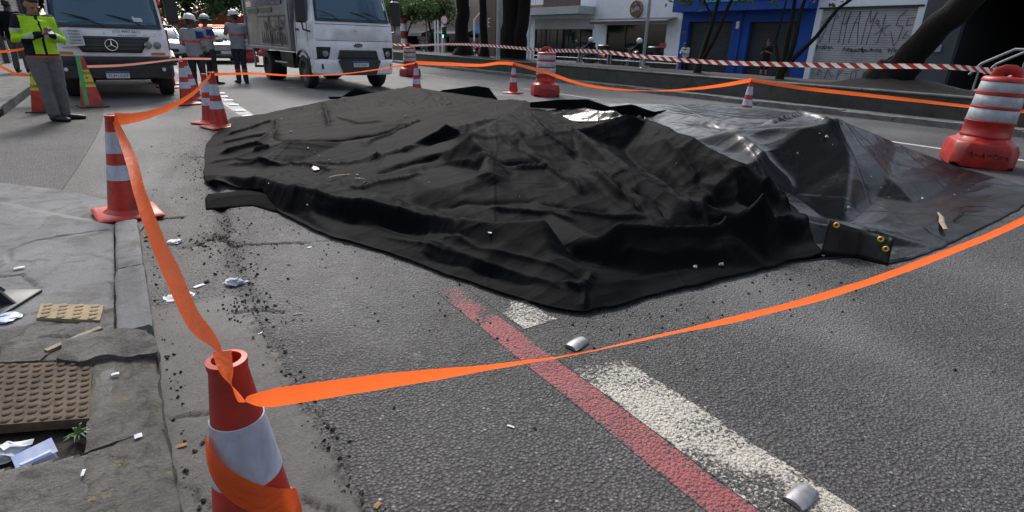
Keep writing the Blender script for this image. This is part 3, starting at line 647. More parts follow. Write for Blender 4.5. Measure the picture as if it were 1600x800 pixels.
# blue building
e = empty('blue_building'); tag(e, 'blue painted building with two closed dark roller shutters', 'building')
bwall(e, 14.32, 21.58, 0, 4.7, MS['blue'], FX, FX + 8, [(14.98, 17.46, 0, 2.46), (18.42, 21.12, 0, 2.50)])
shutter('roller_shutter', e, 'y', FX + .22, 14.98, 17.46, .02, 2.46, MS['sh_dark'], .09, .014); shutter('roller_shutter', e, 'y', FX + .22, 18.42, 21.12, .02, 2.50, MS['sh_dark'], .09, .014)
m = MB(); m.b2((FX - .75, 14.34, 2.95), (FX, 21.7, 3.9)); m.build('overhang', MS['blue'], e)
m = MB(); m.b2((FX - .80, 15.2, 3.35), (FX - .752, 19.6, 3.62)); m.build('sign_panel', MS['cyan'], e)
m = MB(); m.b2((FX - .10, 17.86, 0), (FX, 18.02, 2.9)); m.build('pilaster', MS['blue'], e)
m = MB(); m.b2((FX - .16, 17.95, 2.15), (FX - .01, 18.12, 2.50), .02); m.build('wall_lamp', M['plate'], e)
m = MB(); m.b2((FX - .02, 21.25, 1.95), (FX, 21.42, 2.03)); m.build('number_plate', M['red_light'], e)
# white cafe
e = empty('white_cafe'); tag(e, 'white cafe front with awning and round brown sign', 'building')
bwall(e, 21.60, 28.50, 0, 4.9, MS['white'], FX, FX + 8, [(22.6, 27.45, .45, 2.38)])
m = MB(); m.b2((FX - .03, 21.62, 0), (FX, 22.6, .62)); m.b2((FX - .03, 27.45, 0), (FX, 28.48, .62)); m.b2((FX - .03, 22.6, 0), (FX, 27.45, .445)); m.build('plinth', MS['plinth'], e)
for k in range(3):
    m = MB(); m.b2((FX + .12, 22.62 + k * 1.615, .46), (FX + .14, 24.20 + k * 1.615, 2.37)); m.build('window_pane', M['shop_glass'], e)
for y in (22.6, 24.2, 25.83, 27.42):
    m = MB(); m.b2((FX + .08, y, .45), (FX + .18, y + .05, 2.38)); m.build('mullion', M['black'], e)
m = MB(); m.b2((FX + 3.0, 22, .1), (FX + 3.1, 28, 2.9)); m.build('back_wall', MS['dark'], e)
m = MB(); m.quad((FX, 21.95, 2.74), (FX, 28.15, 2.74), (FX - .75, 28.15, 2.58), (FX - .75, 21.95, 2.58)); m.quad((FX, 21.95, 2.72), (FX - .75, 21.95, 2.56), (FX - .75, 28.15, 2.56), (FX, 28.15, 2.72)); m.b2((FX - .77, 21.93, 2.40), (FX - .74, 28.17, 2.575)); aw = m.build('awning', MS['awn'], e, 20)
m = MB(); m.b2((FX - .79, 22.0, 2.555), (FX - .772, 28.1, 2.60)); m.build('awning_trim', M['plate'], aw)
c = onx(996, 14, FX); m = MB(); m.lathe([(.46, 0), (.46, .16), (.43, .17)], 32, T(FX, c[1], c[2]) @ RY(-90)); sg = m.build('round_sign', MS['tanrim'], e)
m = MB(); m.lathe([(.42, .17), (.42, .178)], 32, T(FX, c[1], c[2]) @ RY(-90)); m.build('sign_face', MS['woodsign'], sg)
text('sign_lettering', 'Sofia', .34, M['plate'], sg, T(FX - .186, c[1], c[2] - .02) @ MW @ RZ(14) @ Matrix.Shear('XY', 4, (.0, .0)))
m = MB(); m.tube([(FX - .186, c[1] + .1, c[2] + .22), (FX - .186, c[1] + .02, c[2] + .30), (FX - .186, c[1] - .08, c[2] + .20)], .012, 5); m.build('sign_mark', M['plate'], sg)
m = MB(); a = onx(1035, 71, FX - .05); m.b2((FX - .06, a[1] - .22, a[2] - .13), (FX - .035, a[1] + .22, a[2] + .13)); m.build('window_notice', M['red_light'], e)
# glass shop with balcony
e = empty('balcony_shop'); tag(e, 'glass fronted shop under a projecting balcony', 'building')
bwall(e, 28.52, 36.6, 0, 5.4, MS['white'], FX, FX + 8, [(28.7, 35.0, .15, 2.15)])
for k in range(5):
    m = MB(); m.b2((FX + .1, 28.72 + k * 1.26, .16), (FX + .12, 29.93 + k * 1.26, 2.14)); m.build('window_pane', M['shop_glass'], e)
for k in range(6):
    m = MB(); m.b2((FX + .06, 28.7 + k * 1.25, .15), (FX + .16, 28.76 + k * 1.25, 2.15)); m.build('mullion', M['black'], e)
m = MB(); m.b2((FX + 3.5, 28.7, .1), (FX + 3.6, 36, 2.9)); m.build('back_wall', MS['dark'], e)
for k, y in enumerate((30.2, 31.6, 33.4)):
    m = MB(); m.b2((FX + 1.0, y, .2), (FX + 1.1, y + .7, 1.1 + .1 * k)); m.build('display_board', M['plate'], e)
m = MB(); m.b2((FX - .06, 28.6, 2.16), (FX - .003, 34.9, 2.78)); m.build('fascia', MS['cream'], e)
m = MB(); m.b2((FX - 1.4, 28.6, 3.0), (FX - .003, 36.9, 3.45)); m.build('balcony_slab', MS['cream'], e)
m = MB(); m.b2((FX - 1.35, 28.6, 3.46), (FX - 1.25, 32.3, 4.0)); m.build('balcony_screen', MS['brown'], e)
m = MB(); m.b2((FX - 1.35, 32.4, 3.46), (FX - 1.1, 36.8, 3.62)); m.build('planter_box', pm('terracotta', (.36, .13, .08)), e)
for k in range(16):
    m = MB(); m.tube([(FX - 1.32, 32.4 + k * .28, 3.62), (FX - 1.32, 32.4 + k * .28, 4.5)], .012, 5); m.build('baluster', M['galv'], e)
for k in range(5):
    m = MB(); m.sphere((FX - .9, 29.4 + k * 1.5, 2.92), .07, nu=8, nv=6); m.build('ceiling_lamp', M['plate'], e)
a = onx(826, 40, FX - 1.5); m = MB(); m.tube([(FX - 1.5, a[1], 0), (FX - 1.5, a[1], 3.0)], .13, 10); m.tube([(FX - 1.5, a[1], 2.7), (FX - 1.5, a[1] + .9, 3.1)], .06, 6); m.build('column', MS['white'], e)
# beige corner shop and the buildings beyond
e = empty('beige_shop'); tag(e, 'beige building with dark awning beyond the thick tree trunks', 'building')
bwall(e, 40.2, 62, 0, 9, MS['beige'], FX, FX + 10, [(43, 49, .2, 1.7), (51, 58.5, .2, 1.6)])
for a0, a1 in ((43, 49), (51, 58.5)):
    m = MB(); m.b2((FX + .2, a0, .2), (FX + .22, a1, 1.7)); m.build('window_pane', M['shop_glass'], e)
    m = MB(); m.quad((FX - .01, a0 - .3, 2.3), (FX - .01, a1 + .3, 2.3), (FX - 1.6, a1 + .3, 1.75), (FX - 1.6, a0 - .3, 1.75)); m.b2((FX - 1.62, a0 - .3, 1.5), (FX - 1.6, a1 + .3, 1.76)); m.build('awning', pm('slate_awning', (.10, .12, .14)) if a0 < 50 else pm('pale_awning', (.32, .31, .29)), e)
m = MB(); m.b2((FX - .1, 40.25, 0), (FX - .005, 42.4, 5.5)); bp = m.build('brown_bay', MS['brown'], e)
text('letter', 'E', 1.0, M['plate'], e, T(FX - .16, 41.1, 2.6) @ MW)
for z in (3.9, 6.2):
    for k in range(6):
        m = MB(); m.b2((FX - .04, 41 + k * 3.4, z), (FX - .005, 42.1 + k * 3.4, z + 1.2)); w = m.build('window', M['plate'], e); m = MB(); m.b2((FX - .05, 41.1 + k * 3.4, z + .1), (FX - .042, 42.0 + k * 3.4, z + 1.1)); m.build('pane', M['shop_glass'], w)
e = empty('far_apartment_block'); tag(e, 'tall brownish block at the far end of the street, half hidden by the white truck', 'building')
bwall(e, 64, 90, 0, 16, MS['brown'], FX - 3, FX + 9)
for z in range(5):
    for k in range(8):
        m = MB(); m.b2((FX - 3.06, 65 + k * 3.1, 1.5 + z * 2.9), (FX - 3.005, 66.5 + k * 3.1, 3.0 + z * 2.9)); m.build('window', M['shop_glass'], e)
a = onx(342, 45, 9.0); a = ony(342, 50, 95)
e = empty('red_roof_house'); tag(e, 'small building with a red gable roof under the far trees', 'building')
m = MB(); m.b2((a[0] - 5, 96, 0), (a[0] + 5, 104, 2.2)); m.build('wall', MS['beige'], e)
m = MB(); m.loft([[(a[0] - 6, 95, 2.2), (a[0] + 6, 95, 2.2), (a[0], 95, 5.0)], [(a[0] - 6, 105, 2.2), (a[0] + 6, 105, 2.2), (a[0], 105, 5.0)]]); m.build('roof', pm('red_roof', (.42, .06, .035)), e)

# ---- trees
def leaves(name, blobs, n, size, mat, parent, seed=0, clump=.35):
    rs = np.random.RandomState(seed); P = []; tot = sum(b[3] * b[4] * b[5] for b in blobs)
    for (cx, cy, cz, rx, ry, rz) in blobs:
        k = max(30, int(n * rx * ry * rz / tot)); nc = max(6, k // 45); d = rs.normal(size=(nc, 3)); d /= np.linalg.norm(d, axis=1)[:, None]
        rr = .35 + .65 * rs.rand(nc, 1) ** .5; cc = d * rr * np.array([rx, ry, rz]) + np.array([cx, cy, cz])
        p = cc[rs.randint(0, nc, k)] + rs.normal(size=(k, 3)) * clump * np.array([1, 1, .7]); P.append(p)
    P = np.concatenate(P); k = len(P); a = rs.normal(size=(k, 3)); a /= np.linalg.norm(a, axis=1)[:, None]; b = np.cross(a, rs.normal(size=(k, 3))); b /= np.linalg.norm(b, axis=1)[:, None] + 1e-9
    s = size * (.6 + .8 * rs.rand(k, 1)); nrm = np.cross(a, b)
    V = np.stack([P - a * s, P + b * s * .42 + nrm * s * .1, P + a * s, P - b * s * .42 + nrm * s * .1], 1).reshape(-1, 3); F = np.arange(4 * k).reshape(-1, 4)
    return mobj(name, V, F, mat, parent)
def tree(name, label, limbs, blobs, n, size, lm, bm_, seed, group=None, clump=.35):
    e = empty(name, limbs[0][0][0]); loc = Vector(limbs[0][0][0]); tag(e, label, 'tree', group)
    for i, (pts, rad) in enumerate(limbs):
        m = MB(); pp = [Vector(p) - loc for p in pts]
        if len(pp) > 1:   # resample with a little crookedness
            q = []; rr = []
            for a, b, ra, rb in zip(pp, pp[1:], rad, rad[1:]):
                for k in range(4): t = k / 4; v = a.lerp(b, t); q.append(v + Vector(mnoise.noise_vector(v * 1.7 + Vector((seed, i, 0)))) * ra * .35); rr.append(ra + (rb - ra) * t)
            q.append(pp[-1]); rr.append(rad[-1]); m.tube(q, rr, 12 if i == 0 else 7)
        m.build('trunk' if i == 0 else 'limb', bm_, e, 60)
    if blobs: leaves('crown', [(b[0] - loc.x, b[1] - loc.y, b[2] - loc.z, *b[3:]) for b in blobs], n, size, lm, e, seed, clump)
    return e
GT = 'trees on the planted strip'
PX = 15.0
tree('leaning_tree', 'thick dark trunk leaning right on the strip near the grey garage', [([(15, 6.35, .42), (15, 6.2, .75), (15, 5.95, 1.3), (15, 5.6, 1.9), (15.2, 5.2, 2.5), (15.4, 5.1, 3.6), (15.6, 5.3, 5)], [.62, .38, .30, .28, .27, .24, .18]), ([(15.2, 5.2, 3.4), (14, 4, 5), (12.5, 3.2, 6)], [.2, .14, .07]), ([(15.5, 5.2, 4.4), (17, 6.4, 6), (18, 8, 7)], [.2, .13, .06])],
     [(14, 4, 8.2, 3.4, 3.8, 1.5), (17.5, 5, 8.4, 3, 3.6, 1.6), (12.5, 1.4, 7.8, 2.6, 3, 1.3), (16, 1, 8.5, 3, 3, 1.6)], 8000, .16, M['leaf'], M['bark'], 11, GT)
tree('old_street_tree', 'thick black trunk left of the street light on the far strip', [([(15, 26.8, .4), (15, 26.8, .8), (15, 26.9, 2), (15.1, 27, 4), (15.2, 27.2, 6)], [.62, .40, .34, .33, .22]), ([(15.1, 27, 3.6), (13.8, 26, 5.5)], [.18, .08]), ([(15.1, 27, 4), (16.6, 28.6, 6)], [.18, .08])],
     [(14.5, 27.5, 7, 3.4, 3.6, 1.9), (13, 25, 6.4, 2, 2.4, 1.3), (14.2, 30.5, 4.6, 2.2, 2.4, 1.0)], 7000, .15, M['leaf'], M['bark'], 12, GT)
tree('old_street_tree', 'slender dark trunk between the two thick trunks on the far strip', [([(15, 24.75, .4), (15, 24.75, 1), (15, 24.9, 3), (15, 24.9, 6)], [.34, .19, .17, .12])], [(15.5, 24.5, 7, 2.4, 2.4, 1.6)], 3000, .15, M['leaf'], M['bark'], 13, GT)
tree('old_street_tree', 'thickest twin black trunk right of the street light on the far strip', [([(15, 22.35, .4), (15, 22.35, .8), (15, 22.4, 2), (15, 22.3, 4), (15.2, 22, 6)], [.85, .55, .46, .44, .3]), ([(15.1, 21.9, .5), (15.1, 21.7, 2.0), (15.1, 21.4, 4)], [.38, .30, .26]), ([(15, 22.3, 4), (13.6, 21, 6)], [.2, .08])],
     [(14.6, 21.5, 7, 3.6, 3.6, 1.8), (13, 19.5, 6.6, 2.2, 2.6, 1.3)], 7000, .15, M['leaf'], M['bark'], 14, GT)
tree('slim_tree', 'slim forked tree in front of the left blue shutter', [([(15, 11.85, .4), (15, 11.75, 1.0), (15, 11.55, 1.9), (15, 11.4, 2.9)], [.14, .075, .06, .04]), ([(15, 11.8, .8), (15, 11.4, 1.4), (15, 11.1, 2.3), (15, 10.8, 3.0)], [.08, .06, .05, .03]), ([(15, 11.5, 2.0), (15, 12.2, 2.9)], [.04, .02])],
     [(15, 12.2, 2.95, .8, 1.0, .45), (15, 10.9, 3.0, .8, .9, .4), (15, 11.6, 3.7, 1.2, 1.6, .7)], 2600, .085, M['leaf'], M['bark2'], 15, GT, .2)
tree('slim_tree', 'slim many-stemmed tree in front of the right blue shutter', [([(15, 9.1, .4), (15, 9.05, 1.0), (15, 9.05, 2.0), (15, 9.1, 2.9)], [.13, .07, .055, .04]), ([(15, 9.0, .7), (15, 8.85, 1.4), (15, 8.85, 2.2), (15, 8.7, 2.9)], [.08, .06, .05, .03]), ([(15, 9.0, .8), (15, 8.3, 1.6), (15, 7.9, 2.25), (15, 7.2, 2.75)], [.07, .05, .04, .02]), ([(15, 9.1, .7), (15, 9.4, 1.5), (15, 9.3, 2.5)], [.05, .04, .02])],
     [(15, 9.2, 2.95, .9, .9, .5), (15, 8.2, 3.0, .8, .9, .45), (15, 8.8, 3.8, 1.4, 1.6, .7), (15.1, 7.3, 2.85, .35, .5, .2)], 3200, .085, M['leaf'], M['bark2'], 16, GT, .2)
for (x, y, lb_) in ((21.8, 44.5, 'small slanting street tree nearest the traffic lights'), (21.8, 49.5, 'small slanting street tree between traffic lights and white truck')):
    tree('young_street_tree', lb_, [([(x, y, 0), (x, y - .2, 1.6), (x + .1, y + .5, 2.6), (x, y + .9, 3.5)], [.12, .10, .08, .05]), ([(x, y - .2, 1.5), (x, y - 1.2, 2.6)], [.07, .04])], [(x, y + .6, 4.0, 1.8, 2.4, .9), (x, y - 1.3, 3.5, 1.4, 1.6, .7), (x - .5, y + 1.8, 3.6, 1, 1.4, .6)], 3200, .16, M['leaf'], M['bark2'], int(y), 'young trees by the corner shop', .35)
far = [(-6, 62, 9, 'dark'), (1.5, 78, 11, 'mid'), (8, 84, 12, 'dark'), (14, 76, 11, 'blue'), (-3, 100, 14, 'blue'), (7, 118, 15, 'mid'), (18, 104, 14, 'dark'), (21, 66, 9, 'mid')]
names = {'dark': 'leaf', 'mid': 'leaf2', 'blue': 'leaf3'}
fl = ['tall broad tree behind the grey truck at the left end of the far trees', 'round crowned tree above the first hard-hatted worker', 'dark tree above the police car lights', 'bluish green tree left of the box truck', 'very tall far tree behind the left trees', 'farthest tree at the end of the road', 'tall tree hidden behind the box truck body', 'street tree above the box truck cab']
for i, (x, y, h, c) in enumerate(far):
    rs = random.Random(i); bl = [(x + rs.uniform(-3, 3), y + rs.uniform(-2, 2), h * rs.uniform(.38, .85), rs.uniform(2.4, 3.6), rs.uniform(2.4, 3.6), rs.uniform(1.5, 2.4)) for k in range(9)]
    tree('far_tree', fl[i], [([(x, y, 0), (x + .2, y, h * .3), (x, y, h * .6)], [.4, .3, .15]), ([(x, y, h * .3), (x + 2, y, h * .55)], [.18, .08]), ([(x, y, h * .35), (x - 2, y, h * .6)], [.18, .08])], bl, 6500, .34, M[names[c]], M['bark2'], 40 + i, 'trees at the far end of the road', .7)

# ---- street furniture across the road
def pole(name, label, x, y, z0, z1, r, mat, cat='pole', group=None):
    e = empty(name, (x, y, z0)); tag(e, label, cat, group); m = MB(); m.tube([(0, 0, 0), (0, 0, z1 - z0)], [r, r * .8], 12); m.build('shaft', mat, e)
    m = MB(); m.lathe([(r * 2, 0), (r * 2, .03), (r * 1.2, .05), (r * 1.2, .25), (r, .28)], 12); m.build('base', mat, e); return e
pole('street_light', 'tall grey street light pole standing between the thick dark trunks', 13.6, onx(778, 100, 13.6)[1], .4, 7.5, .085, M['galv'], 'street light')
c = onx(1007, 78, 17.0); pole('street_light', 'thin grey pole in front of the white cafe sign', 17.0, c[1], .42, 7.0, .065, M['galv'], 'street light')
for i, px in enumerate((680, 684.5, 691)):
    c = onx(px, 60, 20.5); e = pole('sign_post', ['left', 'middle', 'right'][i] + 'most of the three white posts by the traffic light', 20.5, c[1], 0, 2.6 if i < 2 else 2.45, .07, MS['white'], 'post', 'posts by the traffic light')
c = onx(694, 40, 19.6); e = empty('traffic_light', (19.6, c[1], 0)); tag(e, 'traffic light showing green below a round road sign', 'traffic light')
m = MB(); m.tube([(0, 0, 0), (0, 0, 2.6)], .05, 8); m.build('pole', M['galv'], e)
m = MB(); m.b2((-.12, -.14, 1.35), (.12, .14, 2.15), .03); m.build('housing', M['black'], e)
for k, mm in enumerate((M['em_green'], M['black_rubber'], M['black_rubber'])):
    m = MB(); m.lathe([(.09, 0), (.09, .02), (.05, .035)], 14, T(-.12, -.06, 1.48 + k * .26) @ RZ(-40) @ RY(-90)); m.build('lamp', mm, e)
m = MB(); m.lathe([(.30, 0), (.30, .02)], 20, T(-.08, -.2, 2.55) @ RZ(30) @ RY(-90)); s_ = m.build('round_sign', M['plate'], e)
m = MB(); m.lathe([(.31, .02), (.31, .03), (.25, .03), (.25, .02)], 20, T(-.08, -.2, 2.55) @ RZ(30) @ RY(-90), cap0=False, cap1=False); m.build('sign_rim', M['red_light'], s_)
c = onx(741, 55, 21.0); e = empty('lamp_bracket_post', (21.0, c[1], 0)); tag(e, 'white post with slanting arm between the dark trunks', 'post')
m = MB(); m.tube([(0, 0, 0), (0, 0, 2.6), (0, -1.2, 3.2)], .06, 8); m.build('pole', MS['white'], e)
c = onx(747, 43, 21.5); e = empty('street_name_sign', (21.5, c[1], 0)); tag(e, 'blue street name sign on a thin post between the dark trunks', 'sign')
m = MB(); m.tube([(0, -.4, 0), (0, -.4, 2.3)], .035, 8); m.build('pole', MS['white'], e)
m = MB(); m.b2((-.08, -.45, 1.75), (-.05, .65, 2.25)); m.build('plate', pm('blue_sign', (.03, .20, .42)), e)
c = onx(649, 11, 22); e = empty('overhead_signal', (22, c[1], 0)); tag(e, 'green signal lamp on an overhead arm among leaves by the white truck', 'traffic light')
m = MB(); m.tube([(1, 0, 0), (1, 0, 3.6), (0, 0, 3.75)], .06, 8); m.build('pole', M['galv'], e); m = MB(); m.b2((-.14, -.16, 3.3), (.14, .16, 4.2), .03); m.build('housing', M['black'], e)
m = MB(); m.lathe([(.11, 0), (.11, .02)], 14, T(-.15, -.05, 3.6) @ RZ(-30) @ RY(-90)); m.build('lamp', M['em_green'], e)
# low pipe rail along the far edge of the strip
y = 14.6; k = 0
while y < 24:
    e = empty('pipe_rail', (17.3, y, .43)); tag(e, ['low grey pipe rail below the white cafe, nearest the blue building', 'low grey pipe rail under the right half of the cafe window', 'low grey pipe rail under the left half of the cafe window', 'low grey pipe rail between cafe and balcony shop', 'low grey pipe rail right behind the middle drum'][k], 'railing', 'pipe rails on the planted strip')
    m = MB(); m.tube([(0, 0, 0), (0, .0, .42), (0, .08, .46), (0, 1.62, .46), (0, 1.7, .42), (0, 1.7, 0)], .028, 8); m.build('rail', M['galv'], e, 60); m = MB(); m.tube([(0, .03, .22), (0, 1.67, .22)], .02, 8); m.build('mid_rail', M['galv'], e); y += 1.9; k += 1
# red and white striped gate post behind the truck
c = onx(631, 55, 21.5); e = empty('striped_post', (21.5, c[1], 0)); tag(e, 'red and white striped post right behind the box truck cab', 'post')
for k in range(6):
    m = MB(); m.lathe([(.28, k * .62), (.28, k * .62 + .615)], 14); m.build('band', M['drum'] if k % 2 == 0 else MS['white'], e)
# ================================================================== TARPAULINS
def W(*p):
    """pixel + height -> world point"""
    return np.array([gnd(a, b, c) if len(q) == 3 else None for q in p for a, b, c in [q]])
ctrl = []
_g = gnd
def ZS(z): return z * (1 + .10 * min(1.0, max(0.0, z - .03) / .17))
def gz(a, b, z): return _g(a, b, ZS(z))
for q in [(347, 210, .01), (322, 228, .01), (320, 275, .015), (384, 298, .02), (440, 335, .01), (520, 372, .01), (600, 395, .01), (700, 432, .01), (850, 482, .01), (920, 493, .01), (1000, 470, .01), (1100, 447, .01), (1200, 422, .01), (1285, 398, .01), (1390, 415, .01), (1470, 385, .01), (1560, 345, .01), (1600, 322, .01),
          (365, 187, .03), (412, 180, .03), (370, 245, .03), (560, 205, .17), (560, 255, .10), (520, 260, .07), (660, 180, .29), (720, 190, .33), (850, 335, .11), (930, 320, .14), (900, 250, .24), (1040, 262, .24), (1100, 280, .22), (930, 180, .47), (900, 190, .42), (1200, 187, .56), (1100, 184, .53), (1450, 310, .03), (1540, 305, .02), (1400, 350, .02), (1320, 345, .03), (1480, 290, .06)]:
    ctrl.append(gz(*q))
LINES = [  # ridges and troughs of the taut sheet (pixel, pixel, height)
 [(823, 160, .44), (790, 183, .42), (735, 219, .35), (700, 240, .22)], [(735, 219, .35), (760, 250, .28), (795, 272, .22), (870, 296, .17)],
 [(823, 160, .44), (862, 182, .42), (900, 208, .38), (985, 268, .28), (1060, 322, .18), (1130, 372, .09)],
 [(1010, 193, .45), (1083, 221, .43), (1160, 268, .31), (1225, 312, .16)], [(1010, 193, .45), (1090, 200, .49), (1160, 203, .52), (1270, 200, .54), (1310, 191, .57)],
 [(1050, 178, .52), (1120, 165, .57), (1200, 172, .58), (1285, 186, .58), (1310, 191, .57), (1400, 226, .31), (1500, 263, .10)],
 [(420, 205, .08), (510, 166, .20), (560, 152, .27), (640, 137, .33), (700, 147, .33), (770, 159, .34), (823, 160, .44)],
 [(862, 170, .50), (930, 175, .51), (985, 186, .49), (1010, 193, .45)], [(975, 236, .25), (1010, 275, .15), (1085, 318, .11), (1180, 330, .10)],
 [(340, 277, .05), (410, 284, .11), (450, 297, .14), (560, 321, .15), (640, 337, .15), (720, 356, .15), (800, 381, .14), (860, 403, .12), (922, 431, .08)],
 [(395, 266, .05), (440, 272, .05), (500, 288, .05), (560, 300, .06), (640, 318, .06), (690, 338, .06)], [(760, 368, .05), (840, 384, .05), (900, 402, .04), (1000, 396, .035), (1120, 384, .035), (1220, 373, .03)],
 [(685, 350, .11), (760, 356, .17), (850, 357, .19), (960, 361, .19), (1060, 362, .17), (1120, 358, .16), (1200, 352, .13), (1268, 350, .09)],
 [(590, 247, .12), (640, 229, .18), (690, 207, .31)], [(600, 268, .12), (650, 249, .17), (690, 240, .21), (730, 224, .33)], [(620, 314, .10), (680, 301, .14), (740, 283, .20), (765, 273, .24)], [(640, 326, .09), (720, 307, .14), (800, 301, .16), (868, 298, .17)],
 [(640, 240, .15), (690, 222, .22), (720, 216, .28)], [(640, 276, .11), (700, 258, .15), (750, 266, .19)],
 [(447, 226, .17), (420, 236, .06)], [(447, 226, .17), (480, 250, .07)], [(447, 226, .17), (440, 262, .05)], [(430, 214, .07), (470, 228, .09), (540, 224, .12), (600, 212, .16)],
 [(1330, 250, .32), (1390, 275, .17)], [(1370, 305, .08), (1430, 318, .035)], [(1160, 203, .52), (1190, 250, .36), (1235, 300, .17), (1290, 340, .05)], [(1225, 312, .16), (1250, 335, .10), (1285, 380, .02)]]
for ln in LINES:
    for q in ln: ctrl.append(gz(*q))
for q in [(1000, 432, .03), (1100, 415, .03), (1200, 400, .02), (2.0 * 0 + 560, 345, .06), (700, 395, .06), (800, 425, .06), (640, 360, .07), (480, 330, .06), (870, 455, .05)]: ctrl.append(gz(*q))
for q in [(2.0, 10.1, .01), (3.0, 11.4, .02), (4.1, 12.2, .02), (5.2, 12.0, .05), (6.2, 11.4, .02), (6.8, 10.4, .02), (7.3, 9.2, .03), (7.7, 7.8, .03), (8.1, 6.4, .03), (8.2, 5.0, .04), (8.1, 3.6, .03), (7.8, 2.4, .02), (7.5, 1.5, .01), (0.2, 9.5, 0), (1.2, 1.5, 0), (9.5, 8, 0), (9.5, 3, 0), (6.5, .8, 0), (3.2, .8, 0), (6.5, 13, 0), (3, 13, 0)]: ctrl.append(np.array(q, float))
ctrl = np.array(ctrl)
def rbf_fit(P, z, lam=1e-3):
    D = np.hypot(P[:, None, 0] - P[None, :, 0], P[:, None, 1] - P[None, :, 1]); K = D + lam * np.eye(len(P)); A = np.block([[K, np.ones((len(P), 1))], [np.ones((1, len(P))), np.zeros((1, 1))]])
    return np.linalg.solve(A, np.append(z, 0))
_w = rbf_fit(ctrl, ctrl[:, 2])
def h0(X, Y):
    Z = np.full(X.shape, _w[-1])
    for (px, py, pz), w in zip(ctrl, _w[:-1]): Z = Z + w * np.sqrt((X - px) ** 2 + (Y - py) ** 2 + .012)
    return np.maximum(Z, .008)
_w = rbf_fit(ctrl, ctrl[:, 2])
# refit with the softened kernel actually used
D = np.sqrt((ctrl[:, None, 0] - ctrl[None, :, 0]) ** 2 + (ctrl[:, None, 1] - ctrl[None, :, 1]) ** 2 + .012); A_ = np.block([[D + 2e-3 * np.eye(len(ctrl)), np.ones((len(ctrl), 1))], [np.ones((1, len(ctrl))), np.zeros((1, 1))]]); _w = np.linalg.solve(A_, np.append(ctrl[:, 2], 0))
hrbf = h0
from mathutils.geometry import delaunay_2d_cdt
GX0, GY0, GS = -.2, .4, .015; GNX, GNY = 680, 880
def _raster():
    P = []; E_ = []; Zs = []
    def addp(p):
        for k, q in enumerate(P):
            if abs(q[0] - p[0]) + abs(q[1] - p[1]) < .02: return k
        P.append((p[0], p[1])); Zs.append(p[2]); return len(P) - 1
    for ln in LINES:
        ids = [addp(gz(*q)) for q in ln]; E_ += [(a, b) for a, b in zip(ids, ids[1:]) if a != b]
    for p in ctrl: addp(p)
    for p in ((-.3, .3, 0), (10.2, .3, 0), (10.2, 13.7, 0), (-.3, 13.7, 0)): addp(p)
    r = delaunay_2d_cdt([Vector(p) for p in P], E_, [], 0, 1e-4); vs, fs, ov = r[0], r[2], r[3]
    zz = [np.mean([Zs[k] for k in o]) if len(o) else float(hrbf(np.array([v.x]), np.array([v.y]))[0]) for v, o in zip(vs, ov)]
    H = np.zeros((GNY, GNX))
    for f in fs:
        a, b, c = [np.array([vs[k].x, vs[k].y, zz[k]]) for k in f]
        i0 = max(0, int((min(a[0], b[0], c[0]) - GX0) / GS)); i1 = min(GNX, int((max(a[0], b[0], c[0]) - GX0) / GS) + 2); j0 = max(0, int((min(a[1], b[1], c[1]) - GY0) / GS)); j1 = min(GNY, int((max(a[1], b[1], c[1]) - GY0) / GS) + 2)
        if i1 <= i0 or j1 <= j0: continue
        X, Y = np.meshgrid(GX0 + GS * np.arange(i0, i1), GY0 + GS * np.arange(j0, j1)); den = (b[1] - c[1]) * (a[0] - c[0]) + (c[0] - b[0]) * (a[1] - c[1])
        if abs(den) < 1e-12: continue
        w0 = ((b[1] - c[1]) * (X - c[0]) + (c[0] - b[0]) * (Y - c[1])) / den; w1 = ((c[1] - a[1]) * (X - c[0]) + (a[0] - c[0]) * (Y - c[1])) / den; w2 = 1 - w0 - w1; m = (w0 >= -1e-6) & (w1 >= -1e-6) & (w2 >= -1e-6)
        sub = H[j0:j1, i0:i1]; sub[m] = (w0 * a[2] + w1 * b[2] + w2 * c[2])[m]
    X, Y = np.meshgrid(GX0 + GS * np.arange(GNX), GY0 + GS * np.arange(GNY)); B_ = H.copy()
    for k in range(6):
        for ax_ in (0, 1): B_ = sum(np.roll(B_, q, ax_) for q in range(-5, 6)) / 11
    H = H + .85 * (H - B_)
    for k in range(2):
        for ax_ in (0, 1): H = (np.roll(H, 1, ax_) + H + np.roll(H, -1, ax_)) / 3
    return H
HG = _raster()
def h0(X, Y):
    fx = np.clip((np.asarray(X) - GX0) / GS, 0, GNX - 1.01); fy = np.clip((np.asarray(Y) - GY0) / GS, 0, GNY - 1.01); i = fx.astype(int); j = fy.astype(int); u = fx - i; v = fy - j
    return np.maximum((HG[j, i] * (1 - u) + HG[j, i + 1] * u) * (1 - v) + (HG[j + 1, i] * (1 - u) + HG[j + 1, i + 1] * u) * v, .008)
def hit(px, py):
    """first point where the pixel's ray meets the draped surface"""
    d = ray(px, py); far_ = -CAMH / d[2]; ts = np.linspace(far_ * .25, far_, 400); P = CC[None] + ts[:, None] * d[None]
    below = P[:, 2] < h0(P[:, 0], P[:, 1]); i = int(np.argmax(below)) if below.any() else 399; return P[i]
def HL(*p): return [tuple(hit(a, b)[:2]) for a, b in p]
